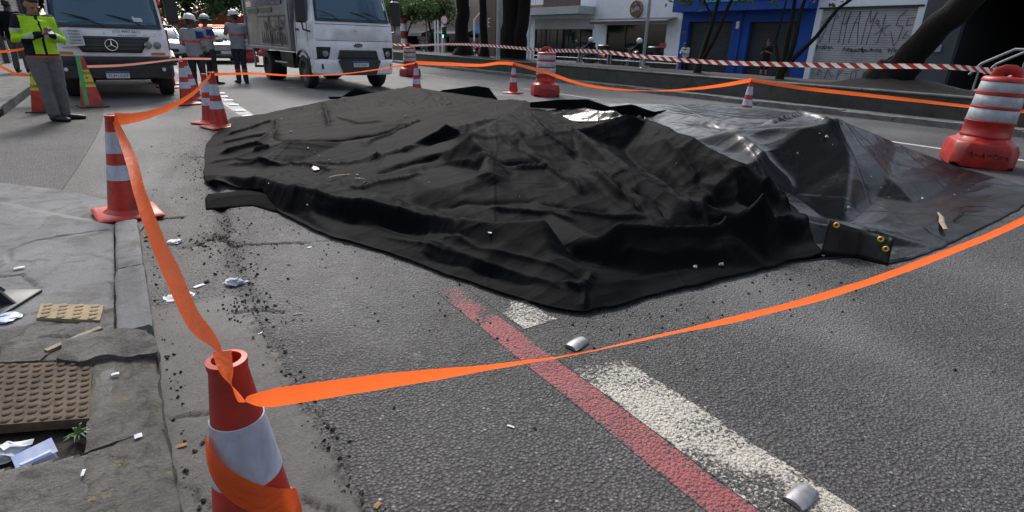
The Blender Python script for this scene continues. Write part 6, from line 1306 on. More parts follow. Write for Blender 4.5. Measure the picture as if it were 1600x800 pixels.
for sg in (-1, 1):
    V, F = front_patch(secf, .745, 1.02, lambda z: sg * (.66 if sg > 0 else .99), lambda z: sg * (.99 if sg > 0 else .66), .010, 4, 8)
    if sg > 0: V, F = front_patch(secf, .745, 1.02, lambda z: .70 - (z - .745) * .25 + .05, lambda z: 1.0, .010, 4, 8)
    else: V, F = front_patch(secf, .745, 1.02, lambda z: -1.0, lambda z: -(.70 - (z - .745) * .25 + .05), .010, 4, 8)
    mobj('headlight_bezel', V, F, M['black'], e, 60)
    headlight(e, sg * .82, secf(.87)[1] + .16 * (.82 / 1.03) ** 3.5 - .02, .87, .072, sg * 18)
    m = MB(); m.b2((sg * .62, -.02, .50), (sg * .93, .1, .64), .02); o = m.build('fog_recess', M['grey_plastic'], e); o.rotation_euler = (0, 0, R(sg * 6))
    m = MB(); m.b2((sg * 1.12, .28, 1.55), (sg * 1.36, .42, 2.15), .03); mi = m.build('mirror', M['black'], e, 40); m = MB(); m.tube([(sg * .98, .4, 1.35), (sg * 1.2, .36, 1.4), (sg * 1.22, .36, 1.56)], .022, 8); m.build('mirror_arm', M['black'], mi); m = MB(); m.tube([(sg * .95, .45, 2.25), (sg * 1.2, .36, 2.28), (sg * 1.22, .36, 2.14)], .022, 8); m.build('mirror_arm', M['black'], mi)
    m = MB(); m.b2((sg * 1.005, .55, 1.60), (sg * 1.025, 1.38, 2.30)); m.build('side_window', M['glass'], e)
    m = MB(); m.b2((sg * 1.03, .62, .80), (sg * 1.036, 1.45, .82)); m.b2((sg * 1.03, .60, .80), (sg * 1.036, .615, 1.6)); m.b2((sg * 1.03, 1.44, .80), (sg * 1.036, 1.455, 2.3)); m.build('door_gap', M['black'], e); m = MB(); m.b2((sg * 1.03, 1.2, 1.38), (sg * 1.06, 1.36, 1.43), .008); m.build('door_handle', M['black'], e)
    m = MB(); m.tube([(sg * 1.03, 1.05 - .56 * math.cos(t), .42 + .50 * math.sin(t)) for t in np.linspace(.2, 2.94, 11)], [(.05, .035)] * 11, 8); m.build('wheel_arch', M['grey_plastic'], e, 60)
    wheel(e, sg * .93, 1.05, .41, .25, sg); wheel(e, sg * .86, 4.2, .41, .46, sg)
    m = MB(); m.tube([(sg * 1.02, 2.4, .55), (sg * 1.02, 3.5, .55)], .03, 8); m.tube([(sg * 1.02, 5.7, .35), (sg * 1.02, 5.7, .9)], .03, 8); m.build('side_guard', M['galv'], e)
wipers(e, secf, 1.66, ((-.4, -.42), (.45, -.45), (.72, -.4)))
m = MB(); m.add([(-.12, secf(1.7)[1] - .012, 1.68), (.1, secf(1.7)[1] - .012, 1.68), (.08, secf(1.78)[1] - .012, 1.76), (-.08, secf(1.78)[1] - .012, 1.76)], [[0, 1, 2, 3]]); m.build('dashboard_paper', M['paper'], e)
m = MB(); m.b2((-.45, .5, .45), (-.35, 6.0, .78)); m.b2((.35, .5, .45), (.45, 6.0, .78)); m.b2((-.85, .9, .36), (.85, 1.2, .46)); m.b2((-.9, 2.3, .42), (-.5, 3.4, .8)); m.b2((-.85, 4.1, .36), (.85, 4.3, .46)); m.build('chassis', M['black'], e)
m = MB(); m.b2((-1.09, 1.70, .86), (1.09, 6.05, 3.1), .03); bx = m.build('box_body', M['box_metal'], e, 30)
for k in range(22):
    y_ = 1.74 + k * .0; 
for k in range(13):
    m = MB(); m.b2((-1.103, 1.85, .98 + k * .16), (-1.092, 5.9, .985 + k * .16)); m.build('panel_rib', M['black'] if k % 4 == 0 else M['galv'], bx)
m = MB(); m.b2((-1.115, 1.70, .86), (-1.09, 1.86, 3.1), .01); m.b2((-1.115, 5.88, .86), (-1.09, 6.05, 3.1), .01); m.b2((-1.115, 1.87, .86), (-1.09, 5.87, .95), .01); m.build('corner_frame', M['galv'], bx)
m = MB(); m.b2((-1.112, 2.5, .99), (-1.104, 2.53, 1.72)); m.b2((-1.112, 3.4, .99), (-1.104, 3.43, 1.72)); m.b2((-1.112, 2.0, 1.72), (-1.104, 4.5, 1.75)); m.build('door_frame', M['black'], bx)
m = MB(); m.b2((-1.110, 2.2, 2.02), (-1.104, 5.6, 2.17)); m.build('blue_stripe', M['blue_emblem'], bx); m = MB(); m.b2((-1.110, 4.4, 1.84), (-1.104, 5.5, 1.96)); m.b2((-1.110, 3.1, 1.84), (-1.104, 4.2, 1.96)); m.build('green_stripe', pm('green_stripe', (.03, .09, .05)), bx)
m = MB(); rs = random.Random(8)
for k in range(11):
    y_ = 2.05 + k * .21; z_ = 1.02
    m.tube([(-1.113, y_, z_), (-1.113, y_ + .05, z_ + .28 + rs.uniform(-.05, .06)), (-1.113, y_ + .1, z_ + .02)], [(.004, .026)] * 3, 5)
for k in range(26):
    y_ = rs.uniform(2.0, 4.3); z_ = rs.uniform(1.32, 1.62); m.tube([(-1.113, y_, z_), (-1.113, y_ + rs.uniform(-.12, .12), z_ + rs.uniform(-.14, .14)), (-1.113, y_ + rs.uniform(-.16, .16), z_ + rs.uniform(-.14, .14))], [(.003, .016)] * 3, 5)
m.build('scrawl', M['black_print'], bx)
m = MB(); m.tube([(-1.0, 5.75, .30), (-1.0, 5.75, .86)], .03, 8); m.b2((-1.05, 5.6, .28), (-.5, 5.75, .36), .01); m.build('rear_step', M['black'], e)
m = MB(); m.sphere((-1.13, 6.08, 1.75), .07); m.build('marker_light', M['red_light'], e)
# ---- cars
def car(label, loc, rz, paint, group=None, police=False, lights=False, name='parked_car', hood=None):
    e = empty(name, loc, R(rz)); tag(e, label, 'car', group)
    def sec(y, hw, zb, zt, r=.12): return [(-hw * .9, y, zb), (-hw, y, zb + r), (-hw, y, zt - r), (-hw * .93, y, zt - r * .3), (-hw * .75, y, zt), (0, y, zt + .02), (hw * .75, y, zt), (hw * .93, y, zt - r * .3), (hw, y, zt - r), (hw, y, zb + r), (hw * .9, y, zb)]
    m = MB(); m.loft([sec(y, hw, zb, zt) for (y, hw, zb, zt) in ((0, .68, .34, .68), (.06, .80, .24, .78), (.35, .86, .22, .86), (1.0, .88, .22, .93), (1.4, .88, .22, .97), (2.6, .88, .22, .98), (3.5, .87, .22, .99), (4.05, .82, .26, .93), (4.15, .74, .36, .86))]); m.build('body', paint, e, 40)
    m = MB(); sc = [(1.15, .80, .95, .96), (1.75, .70, .95, 1.40), (2.1, .68, .95, 1.46), (2.9, .68, .95, 1.46), (3.3, .70, .95, 1.38), (3.85, .78, .95, .98)]
    m.loft([[(-hw, y, zb), (-hw * .98, y, (zb + zt) / 2), (-hw * .9, y, zt - .02), (0, y, zt), (hw * .9, y, zt - .02), (hw * .98, y, (zb + zt) / 2), (hw, y, zb)] for (y, hw, zb, zt) in sc]); g = m.build('greenhouse', M['glass'], e, 50)
    m = MB(); m.b2((-.62, 1.85, 1.44), (.62, 3.15, 1.485), .02); m.build('roof', paint, e)
    m = MB()
    for sg in (-1, 1): m.tube([(sg * .80, 1.15, .95), (sg * .66, 1.78, 1.42), (sg * .66, 3.2, 1.42), (sg * .76, 3.85, .97)], .035, 6); m.tube([(sg * .83, 2.45, .95), (sg * .67, 2.45, 1.44)], .03, 6)
    m.build('pillars', paint, e)
    m = MB(); m.b2((-.5, -.012, .40), (.5, .05, .56), .02); m.build('grille', M['black'], e); m = MB(); m.b2((-.78, .0, .24), (.78, .09, .38), .02); m.build('bumper', M['grey_plastic'], e)
    for sg in (-1, 1):
        m = MB(); m.sphere((sg * .62, .07, .66), .12, sc=(1.1, .5, .7)); m.build('headlight', M['em_head'] if lights else M['plate'], e); m = MB(); m.b2((sg * .84, 1.3, .98), (sg * 1.0, 1.4, 1.10), .02); m.build('mirror', M['black'], e)
        wheel(e, sg * .78, .78, .31, .2, sg); wheel(e, sg * .78, 3.35, .31, .2, sg)
        m = MB(); m.b2((sg * .66, 4.08, .7), (sg * .8, 4.16, .9), .01); m.build('tail_light', M['red_light'], e)
    m = MB(); m.b2((-.2, -.03, .42), (.2, -.013, .53)); m.build('number_plate', M['plate'], e)
    if police:
        m = MB(); m.b2((-.62, 2.0, 1.49), (.62, 2.25, 1.52), .01); lb_ = m.build('light_bar', M['black'], e); m = MB(); m.b2((-.60, 2.02, 1.522), (-.02, 2.23, 1.60), .02); m.b2((.02, 2.02, 1.522), (.60, 2.23, 1.60), .02); m.build('red_lamps', M['em_red'], lb_)
    return e
M['car_white'] = pm('car_white', (.55, .57, .6), None, 2, .25, coat=.6); M['car_black'] = pm('car_black', (.012, .013, .016), None, 2, .22, coat=.6); M['car_beige'] = pm('car_beige', (.24, .21, .16), (.20, .18, .14), 2, .25, coat=.6); M['car_silver'] = pm('car_silver', (.42, .44, .47), None, 2, .3, coat=.5)
p = gnd(352, 100); car('police car with lit red roof lights between the workers', (p[0] + .1, p[1], 0), 1, M['car_beige'], None, True, True, 'police_car')
p = ony(272, 80, 30); car('white car beside the grey lorry, far behind the cones', (p[0] - .3, 30, 0), 3, M['car_white'], 'cars queued far down the road')
p = gnd(408, 88); car('dark car queued beside the box truck rear', (p[0] + .1, p[1] + 2, 0), 0, M['car_black'], 'cars queued far down the road')
car('pale car farther back beyond the dark queued car', (p[0] + .6, p[1] + 9, 0), 0, M['car_white'], 'cars queued far down the road')
car('silver car at the end of the queue behind the police car', (4.6, 41, 0), 0, M['car_silver'], 'cars queued far down the road')
# ---- motorcycles on the opposite street
def motorcycle(label, loc, rz, paint, topbox=False):
    e = empty('motorcycle', loc, R(rz)); tag(e, label, 'motorcycle', 'motorcycles on the opposite street')
    for y in (-.66, .62):
        w = empty('wheel'); w.parent = e; m = MB(); a_ = np.linspace(0, 2 * math.pi, 25); m.tube([(0, y + .27 * math.cos(t), .31 + .27 * math.sin(t)) for t in a_], .045, 8, caps=False); m.build('tyre', M['black_rubber'], w, 60); m = MB()
        for k in range(5): t = k * 1.2566; m.tube([(0, y, .31), (0, y + .25 * math.cos(t), .31 + .25 * math.sin(t))], .012, 5)
        m.lathe([(.04, -.06), (.04, .06)], 10, T(0, y, .31) @ RY(90)); m.build('rim', M['rim'], w)
    m = MB(); m.loft([[(.10 * s * math.cos(t), y, z + .13 * s * math.sin(t)) for t in np.linspace(0, 6.28, 11)[:-1]] for (y, z, s) in ((-.42, .84, .3), (-.3, .86, 1.1), (-.05, .86, 1.2), (.12, .80, .7))]); m.build('tank', paint, e, 60)
    m = MB(); m.loft([[(.11 * s * math.cos(t), y, z + .05 * math.sin(t)) for t in np.linspace(0, 6.28, 11)[:-1]] for (y, z, s) in ((.05, .80, .8), (.3, .79, 1.2), (.62, .86, 1.1), (.78, .90, .6))]); m.build('seat', M['black_rubber'], e, 60)
    m = MB(); m.b2((-.14, -.25, .32), (.14, .2, .66), .05); m.b2((-.05, .2, .3), (.05, .66, .36)); m.build('engine', M['grey_plastic'], e); m = MB(); m.tube([(.13, -.2, .35), (.15, .2, .28), (.15, .75, .42)], [.025, .035, .045], 8); m.build('exhaust', M['chrome'], e)
    m = MB()
    for sg in (-1, 1): m.tube([(sg * .07, -.66, .31), (sg * .07, -.42, 1.0)], .022, 6)
    m.tube([(-.36, -.28, 1.06), (-.15, -.42, 1.02), (.15, -.42, 1.02), (.36, -.28, 1.06)], .016, 6); m.build('fork', M['galv'], e)
    m = MB(); m.sphere((0, -.54, .88), .12, sc=(1, .7, 1)); m.build('headlight', paint, e); m = MB(); m.loft([[(-.14, -.58, .95), (.14, -.58, .95), (.14, -.56, .95), (-.14, -.56, .95)], [(-.10, -.44, 1.22), (.10, -.44, 1.22), (.10, -.42, 1.22), (-.10, -.42, 1.22)]]); m.build('windshield', M['lens'], e)
    m = MB(); m.b2((-.07, .82, .78), (.07, .88, .86), .02); m.build('tail_light', M['em_red'] if topbox else M['red_light'], e); m = MB(); m.tube([(0, .45, .66), (0, .80, .72), (0, .98, .5)], [(.08, .02)] * 3, 6); m.build('rear_fender', paint, e)
    for sg in (-1, 1): m = MB(); m.sphere((sg * .34, -.32, 1.18), .06, sc=(1, .3, .8)); m.build('mirror', M['black'], e)
    if topbox: m = MB(); m.b2((-.2, .55, .92), (.2, .98, 1.24), .04); m.build('top_box', M['black'], e)
    return e
MOTO = []
for (px, py, X, lb_, pt, tb) in ((927, 89, 20, 'black motorcycle with rider left of the cafe window', M['car_black'], True), (1003, 93, 20, 'black motorcycle with rider by the cafe pole', M['car_black'], True), (664, 72, 20.5, 'blue motorcycle near the striped post', pm('moto_blue', (.02, .05, .30), None, 4, .3), False), (746, 76, 19.6, 'red and white motorcycle between the dark trunks', pm('moto_red', (.42, .03, .04), None, 4, .3), False), (812, 80, 20.2, 'white scooter-like motorcycle right of the thickest trunk', M['car_white'], False)):
    c = onx(px, py, X); o = motorcycle(lb_, (X, c[1] + .2, 0), 180 + (8 if tb else -14), pt, tb); MOTO.append((X, c[1] + .2, tb))
# ================================================================== PEOPLE
def caps_tube(pts, rad, n=14):
    """closed tube with rounded ends; rad entries may be (rx, ry)"""
    pts = [Vector(p) for p in pts]; rad = [r if hasattr(r, '__len__') else (r, r) for r in rad]
    a, b = pts[0], pts[1]; d = (a - b).normalized(); e0 = [(a + d * min(rad[0]) * .85, tuple(v * .35 for v in rad[0])), (a + d * min(rad[0]) * .5, tuple(v * .8 for v in rad[0]))]
    c, d2 = pts[-1], (pts[-1] - pts[-2]).normalized(); e1 = [(c + d2 * min(rad[-1]) * .5, tuple(v * .8 for v in rad[-1])), (c + d2 * min(rad[-1]) * .85, tuple(v * .35 for v in rad[-1]))]
    return [p for p, _ in e0] + pts + [p for p, _ in e1], [r for _, r in e0] + rad + [r for _, r in e1], n
def fuse(name, tubes, spheres, mat, parent, vox=.012, smooth=3, wr=0.0, mats=None, pick=None):
    """one continuous surface out of overlapping closed shapes"""
    m = MB()
    for (pts, rad) in tubes: P, Rr, n = caps_tube(pts, rad); m.tube(P, Rr, n)
    for (c, r, sc) in spheres: m.sphere(c, r, None, 16, 12, sc)
    me = bpy.data.meshes.new(name); me.from_pydata(m.v, [], m.f); ob = bpy.data.objects.new(name, me); COL.objects.link(ob)
    bmx = bmesh.new(); bmx.from_mesh(me); bmesh.ops.recalc_face_normals(bmx, faces=bmx.faces); bmx.to_mesh(me); bmx.free()
    rm = ob.modifiers.new('r', 'REMESH'); rm.mode = 'VOXEL'; rm.voxel_size = vox
    sm = ob.modifiers.new('s', 'SMOOTH'); sm.iterations = smooth; sm.factor = .5
    dg = bpy.context.evaluated_depsgraph_get(); me2 = bpy.data.meshes.new_from_object(ob.evaluated_get(dg)); bpy.data.objects.remove(ob); bpy.data.meshes.remove(me); me2.name = name
    n = len(me2.vertices); co = np.zeros(n * 3); me2.vertices.foreach_get('co', co); co = co.reshape(-1, 3)
    if wr:
        nr = np.zeros(n * 3); me2.vertices.foreach_get('normal', nr); nr = nr.reshape(-1, 3)
        w = fbm(co[:, 0] * 9 + co[:, 2] * 5, co[:, 2] * 16 + co[:, 1] * 9, 201, 3) - .47; co = co + nr * (w * wr)[:, None]; me2.vertices.foreach_set('co', co.ravel())
    me2.materials.clear()
    for q in (mats or [mat]): me2.materials.append(q)
    if pick:
        pc = np.zeros(len(me2.polygons) * 3); me2.polygons.foreach_get('center', pc); me2.polygons.foreach_set('material_index', pick(pc.reshape(-1, 3)).astype(np.int32))
    me2.polygons.foreach_set('use_smooth', [True] * len(me2.polygons)); me2.update()
    o = bpy.data.objects.new(name, me2); COL.objects.link(o); o.parent = parent; return o
def cloth(name, a, b=None): return pm(name, a, b, 14, .85, bump=.25, bsc=70, spec=.2)
SK = pm('skin_brown', (.34, .18, .12), (.28, .145, .10), 20, .55); SKD = pm('skin_dark', (.10, .05, .033), (.08, .04, .028), 20, .55)
HAIR = pm('dark_hair', (.012, .010, .009), (.02, .017, .015), 60, .6, bump=.4, bsc=120)
CL = dict(lime=cloth('lime_fabric', (.42, .72, .035), (.34, .60, .03)), navy=cloth('navy_fabric', (.012, .014, .020)), greytr=cloth('grey_trousers', (.15, .145, .148), (.12, .116, .118)), refl=pm('reflective_tape', (.50, .52, .55), None, 9, .4), greysh=cloth('grey_shirt', (.27, .285, .30), (.22, .235, .25)), dark=cloth('dark_trousers', (.035, .038, .045)), black=cloth('black_cloth', (.010, .010, .012)), orange=cloth('orange_band', (.55, .09, .04)), blue=cloth('blue_patch', (.02, .05, .18)), white=cloth('white_cloth', (.55, .55, .58)), boot=pm('black_boot', (.012, .012, .013), None, 20, .5), denim=cloth('denim', (.04, .055, .09)))
def hand(tubes, wrist, direc, palm_n, r=1.0, curl=.6):
    """palm and five unequal bent fingers"""
    d = Vector(direc).normalized(); n = Vector(palm_n); n = (n - d * n.dot(d)).normalized(); s = d.cross(n); w = Vector(wrist)
    tubes.append(([w, w + d * .05, w + d * .085], [(.024 * r, .018 * r), (.036 * r, .017 * r), (.034 * r, .015 * r)]))
    for (o, L) in ((-.026, .062), (-.009, .072), (.009, .068), (.026, .052)):
        b = w + d * .085 + s * o * r; a1 = (d + n * curl * .5).normalized(); a2 = (d + n * curl * 1.6).normalized(); tubes.append(([b, b + a1 * L * .5, b + a1 * L * .5 + a2 * L * .5], [.0095 * r, .009 * r, .0075 * r]))
    b = w + d * .03 - s * .030 * r; a1 = (d * .7 - s * .7 + n * .2).normalized(); a2 = (d * .9 - s * .1 + n * .5).normalized(); tubes.append(([b, b + a1 * .035, b + a1 * .035 + a2 * .032], [.012 * r, .011 * r, .009 * r]))
def head(tubes, spheres, c, look, s=1.0):
    """skull, jaw, nose, ears; look = unit vector the face points to"""
    f = Vector(look).normalized(); up = Vector((0, 0, 1)); sd_ = f.cross(up).normalized(); up = sd_.cross(f); c = Vector(c)
    tubes.append(([c + up * .035 * s - f * .012, c + up * .01 * s, c - up * .05 * s + f * .015], [(.077 * s, .094 * s), (.076 * s, .092 * s), (.060 * s, .070 * s)]))
    tubes.append(([c - up * .055 * s + f * .02, c - up * .095 * s + f * .045], [(.052 * s, .055 * s), (.032 * s, .032 * s)]))      # jaw, chin
    tubes.append(([c + up * .015 * s + f * .092, c - up * .03 * s + f * .112], [.011 * s, .016 * s]))                              # nose
    for sg in (-1, 1):
        spheres.append((tuple(c + sd_ * sg * .080 * s - f * .01 - up * .012), .030 * s, (.35, .6, 1)))                              # ears
        spheres.append((tuple(c + sd_ * sg * .032 * s + f * .082 * s + up * .022), .018 * s, (1, 1, .5)))                            # brow
    spheres.append((tuple(c + f * .085 * s - up * .058), .020 * s, (1.3, 1, .5)))                                                  # lips
    return f, sd_, up, c
def face_bits(e, f, sd_, up, c, s=1.0):
    for sg in (-1, 1):
        p = c + sd_ * sg * .032 * s + f * .090 * s + up * .004; m = MB(); m.sphere(tuple(p), .010 * s, sc=(1, 1, .7)); m.build('eye', M['black_print'], e)
def hard_hat(e, c, f, sd_, up, s=1.0, rim=None):
    Mx = Matrix(((sd_.x, f.x, up.x, c.x), (sd_.y, f.y, up.y, c.y), (sd_.z, f.z, up.z, c.z), (0, 0, 0, 1)))
    m = MB(); pr = []
    secs = []
    for (z, r, fx) in ((.045, .150, .05), (.052, .150, .05), (.056, .122, .0), (.085, .121, 0), (.125, .108, 0), (.155, .080, 0), (.170, .045, 0), (.175, .005, 0)):
        secs.append([((r * .93) * math.cos(a) * s, (r * 1.12) * math.sin(a) * s + fx * max(0, math.sin(a)) ** 2 * s * .8, z * s) for a in np.linspace(0, 2 * math.pi, 29)[:-1]])
    m.loft(secs, Mx); h = m.build('hard_hat', M['hat'], e, 50); m = MB(); m.tube([(0, -.125 * s, .06 * s), (0, -.10 * s, .135 * s), (0, -.04 * s, .178 * s), (0, .04 * s, .178 * s), (0, .10 * s, .135 * s), (0, .125 * s, .06 * s)], [(.012, .008)] * 6, 6, Mx); m.build('hat_ridge', M['hat'], h, 60)
    if rim: m = MB(); m.lathe([(.124 * s, .058 * s), (.1265 * s, .062 * s), (.1255 * s, .078 * s), (.122 * s, .080 * s)], 28, Mx @ Matrix.Diagonal((.94, 1.12, 1, 1)), cap0=False, cap1=False); m.build('hat_band', M['black'], h)
M['hat'] = pm('white_hard_hat', (.62, .64, .68), None, 5, .3)
def leg(hip, knee, ankle, k=1.0): return ([hip, ((Vector(hip) + Vector(knee)) / 2), knee, ((Vector(knee) * .6 + Vector(ankle) * .4)), ankle], [(.098 * k, .100 * k), (.088 * k, .092 * k), (.070 * k, .074 * k), (.072 * k, .074 * k), (.066 * k, .068 * k)])
def boot(tubes, ankle, toe):
    a = Vector(ankle); t = Vector(toe); tubes.append(([a + Vector((0, 0, .09)), a, Vector((a.x, a.y, .065))], [.056, .056, .058])); h = Vector((a.x, a.y, .05)); d = Vector((t.x - a.x, t.y - a.y, 0)).normalized()
    tubes.append(([h - d * .05, h + d * .04, Vector((t.x, t.y, .042)) - d * .06, Vector((t.x, t.y, .038))], [(.042, .045), (.046, .048), (.048, .038), (.040, .032)]))
def person(label, loc, rz, pose, outfit, group=None, s=1.0, vox=.013):
    """pose: dict of joints in local metres, facing -Y; person's own left is +X"""
    e = empty('person', loc, R(rz)); e.scale = (s, s, s); tag(e, label, 'person', group); P = {k: Vector(v) for k, v in pose.items()}
    body_t = []; sp = []; look = pose.get('look', (0, -1, 0)); hc = P['head']
    f, sd_, up, c = head(body_t, sp, hc, look); nb = P['neck']
    body_t.append(([nb - Vector((0, 0, .06)), nb, hc - Vector((0, 0, .05))], [.066, .058, .056]))
    body_t.append(([P['pelvis'], P['waist'], P['chest'], P['neck'] - Vector((0, 0, .08))], [(.13, .10), (.125, .095), (.15, .10), (.10, .075)]))
    for sd2 in ('l', 'r'):
        body_t.append(([P['sh_' + sd2], P['el_' + sd2], P['wr_' + sd2]], [.045, .038, .026]))
        body_t.append(([P['chest'], P['sh_' + sd2]], [.08, .05])); dirv = pose.get('hd_' + sd2, P['wr_' + sd2] - P['el_' + sd2]); hand(body_t, P['wr_' + sd2], dirv, pose.get('pn_' + sd2, (0, -1, 0)))
        body_t.append(([P['pelvis'], P['hip_' + sd2], P['kn_' + sd2], P['an_' + sd2]], [.09, .075, .052, .04]))
    fuse('body', body_t, sp, outfit['skin'], e, vox * .7, 2); face_bits(e, f, sd_, up, c)
    # shirt or jacket
    bk = outfit.get('bulk', 1.0)
    j = [([P['pelvis'] + Vector((0, 0, -.02 - outfit.get('hem', 0))), P['waist'], P['chest'] - Vector((0, 0, .05)), P['chest'] + Vector((0, 0, .09)), P['neck'] - Vector((0, 0, .05))], [(.185 * bk, .135 * bk), (.178 * bk, .130 * bk), (.195 * bk, .138 * bk), (.175 * bk, .118 * bk), (.085, .080)])]
    for sd2 in ('l', 'r'):
        sh, el, wr = P['sh_' + sd2], P['el_' + sd2], P['wr_' + sd2]; cuff = outfit.get('cuff', 1.0)
        if outfit.get('sleeve', 'long') == 'long': j.append(([P['chest'] + Vector((0, 0, .08)), sh, (sh + el) / 2, el, (el + wr) / 2, el.lerp(wr, .97)], [.085, .080 * bk, .068 * bk, .060 * bk, .055 * bk, .045]))
        else: j.append(([P['chest'] + Vector((0, 0, .08)), sh, sh.lerp(el, .75)], [.085, .078, .068]))
    fuse('jacket', j, [], None, e, vox, 3, .022, outfit['jmats'], outfit['jpick'])
    t = []
    for sd2 in ('l', 'r'):
        t.append(leg(P['hip_' + sd2], P['kn_' + sd2], P['an_' + sd2] + Vector((0, 0, .02)) if not outfit.get('shorts') else P['kn_' + sd2] - Vector((0, 0, .06)), outfit.get('legk', 1.0)))
    t.append(([P['pelvis'] + Vector((0, 0, .08)), P['pelvis'], (P['hip_l'] + P['hip_r']) / 2 - Vector((0, 0, .03))], [(.165, .118), (.170, .125), (.14, .11)]))
    fuse('trousers', t, [], None, e, vox, 2, .020, outfit['tmats'], outfit['tpick'])
    for sd2 in ('l', 'r'):
        b = []; boot(b, P['an_' + sd2], P['toe_' + sd2]); fuse('boot', b, [], outfit.get('boot', CL['boot']), e, .011, 1)
    if outfit.get('hat'): hard_hat(e, c, f, sd_, up, 1.0, outfit['hat'] == 'band')
    if outfit.get('hair', True):
        h_t = [([c + up * .055 - f * .03, c + up * .045 - f * .05, c - up * .03 - f * .06], [(.078, .085), (.082, .078), (.062, .05)])]; h_s = [(tuple(c + up * .075 + f * .015), .075, (1, 1.1, .55))]
        fuse('hair', h_t, h_s, HAIR, e, .010, 1, .01)
    return e
def std(**k):
    d = dict(pelvis=(0, 0, .95), waist=(0, 0, 1.08), chest=(0, 0, 1.32), neck=(0, .01, 1.50), head=(0, -.015, 1.635), sh_l=(.185, .0, 1.42), sh_r=(-.185, 0, 1.42), el_l=(.25, .03, 1.14), el_r=(-.25, .03, 1.14), wr_l=(.26, -.05, .90), wr_r=(-.26, -.05, .90),
             hip_l=(.095, 0, .90), hip_r=(-.095, 0, .90), kn_l=(.11, -.02, .50), kn_r=(-.11, -.02, .50), an_l=(.12, .02, .09), an_r=(-.12, .02, .09), toe_l=(.15, -.20, 0), toe_r=(-.15, -.20, 0)); d.update(k); return d
z0 = lambda P: np.zeros(len(P))
# man in the lime jacket reading his phone
def pk_lime(P):
    x, y, z = P[:, 0], P[:, 1], P[:, 2]; o = np.zeros(len(P)); arm = np.abs(x) > .2
    o[(np.abs(z - 1.205) < .028) & (np.abs(x) < .21)] = 2; o[(np.abs(x - .005) < .016) & (y < -.05)] = 1
    o[(x < -.12) & (z < 1.17) & (y < .05) & (x > -.25)] = 1; o[(z < .965)] = 1; o[(z < .945)] = 3; o[(z < .912)] = 4; o[(z > 1.47)] = 1
    sh = ((x < -.20) & (z > 1.30)) | ((x > .235) & (z > 1.33)); o[sh] = 1; o[(np.abs(z - 1.285) < .022) & (np.abs(x) > .205)] = 2
    o[(y < -.225) & (np.abs(x) < .135)] = 1
    return o
p = gnd(90, 189)
lm = person('man in lime and navy safety jacket looking down at a phone', (p[0] + .03, p[1], 0), 24, std(head=(.0, -.06, 1.615), look=(.05, -.85, -.5), neck=(0, -.01, 1.50), el_l=(.27, -.02, 1.15), el_r=(-.28, -.02, 1.16), wr_l=(.07, -.27, 1.23), wr_r=(-.04, -.27, 1.23), hd_l=(-.5, -.55, .35), hd_r=(.5, -.6, .3), pn_l=(-.3, .2, 1), pn_r=(.3, .2, 1), kn_l=(.095, -.02, .5), kn_r=(-.085, -.03, .5), an_l=(.10, .06, .09), an_r=(-.065, -.03, .09), toe_l=(.30, -.07, 0), toe_r=(.02, -.26, 0)),
  dict(skin=SK, jmats=[CL['lime'], CL['navy'], CL['refl'], CL['orange'], CL['greytr']], jpick=pk_lime, tmats=[CL['greytr']], tpick=z0, hem=.0, legk=1.22, bulk=1.14), s=.96, vox=.011)
mw = lm.matrix_basis
m = MB(); m.b2((-.036, -.005, -.072), (.036, .004, .072), .006); ph = m.build('mobile_phone', M['black'], None, 30); q = mw @ Vector((.02, -.375, 1.275)); ph.location = q; ph.rotation_euler = (R(-58), 0, R(24)); tag(ph, 'mobile phone held by the man in the lime jacket', 'phone')
m = MB(); m.b2((-.032, .0045, -.066), (.032, .006, .066)); m.build('screen', M['plate'], ph)
# workers in grey with hard hats
def pk_work(P):
    x, y, z = P[:, 0], P[:, 1], P[:, 2]; o = np.zeros(len(P)); o[(np.abs(z - 1.20) < .022) & (np.abs(x) < .215)] = 1
    o[(np.abs(z - 1.24) < .022) & (np.abs(x) > .215)] = 1; o[(x < -.13) & (z > 1.27) & (z < 1.43)] = 2; o[(z < .865) & (np.abs(x) < .2)] = 3; return o
def pk_tw(P):
    z = P[:, 2]; o = np.zeros(len(P)); o[np.abs(z - .33) < .025] = 1; return o
WO = dict(skin=SKD, jmats=[CL['greysh'], CL['orange'], CL['blue'], CL['dark']], jpick=pk_work, tmats=[CL['dark'], CL['orange']], tpick=pk_tw, hem=.06, hat='plain')
def WOx(**k): d = dict(WO); d.update(k); return d
p = gnd(312, 148); person('worker in grey shirt and white hard hat seen from behind, nearest the cones', (p[0] + .05, p[1] + .1, 0), 150, std(look=(-.55, -.8, -.1), el_l=(.27, -.02, 1.15), wr_l=(.16, -.22, 1.10), el_r=(-.27, .03, 1.14), wr_r=(-.18, -.18, 1.02)), WOx(), 'workers in white hard hats', .90)
p = gnd(338, 133); person('worker with black-banded white hard hat gesturing to the right', (p[0] - .02, p[1] + .2, 0), 118, std(look=(.2, -.95, -.1), el_l=(.26, -.03, 1.16), wr_l=(.16, -.28, 1.24), el_r=(-.26, -.02, 1.15), wr_r=(-.17, -.33, 1.16)), WOx(hat='band'), 'workers in white hard hats', .94)
def pk_w3(P):
    o = pk_work(P); o[o == 2] = 0; return o
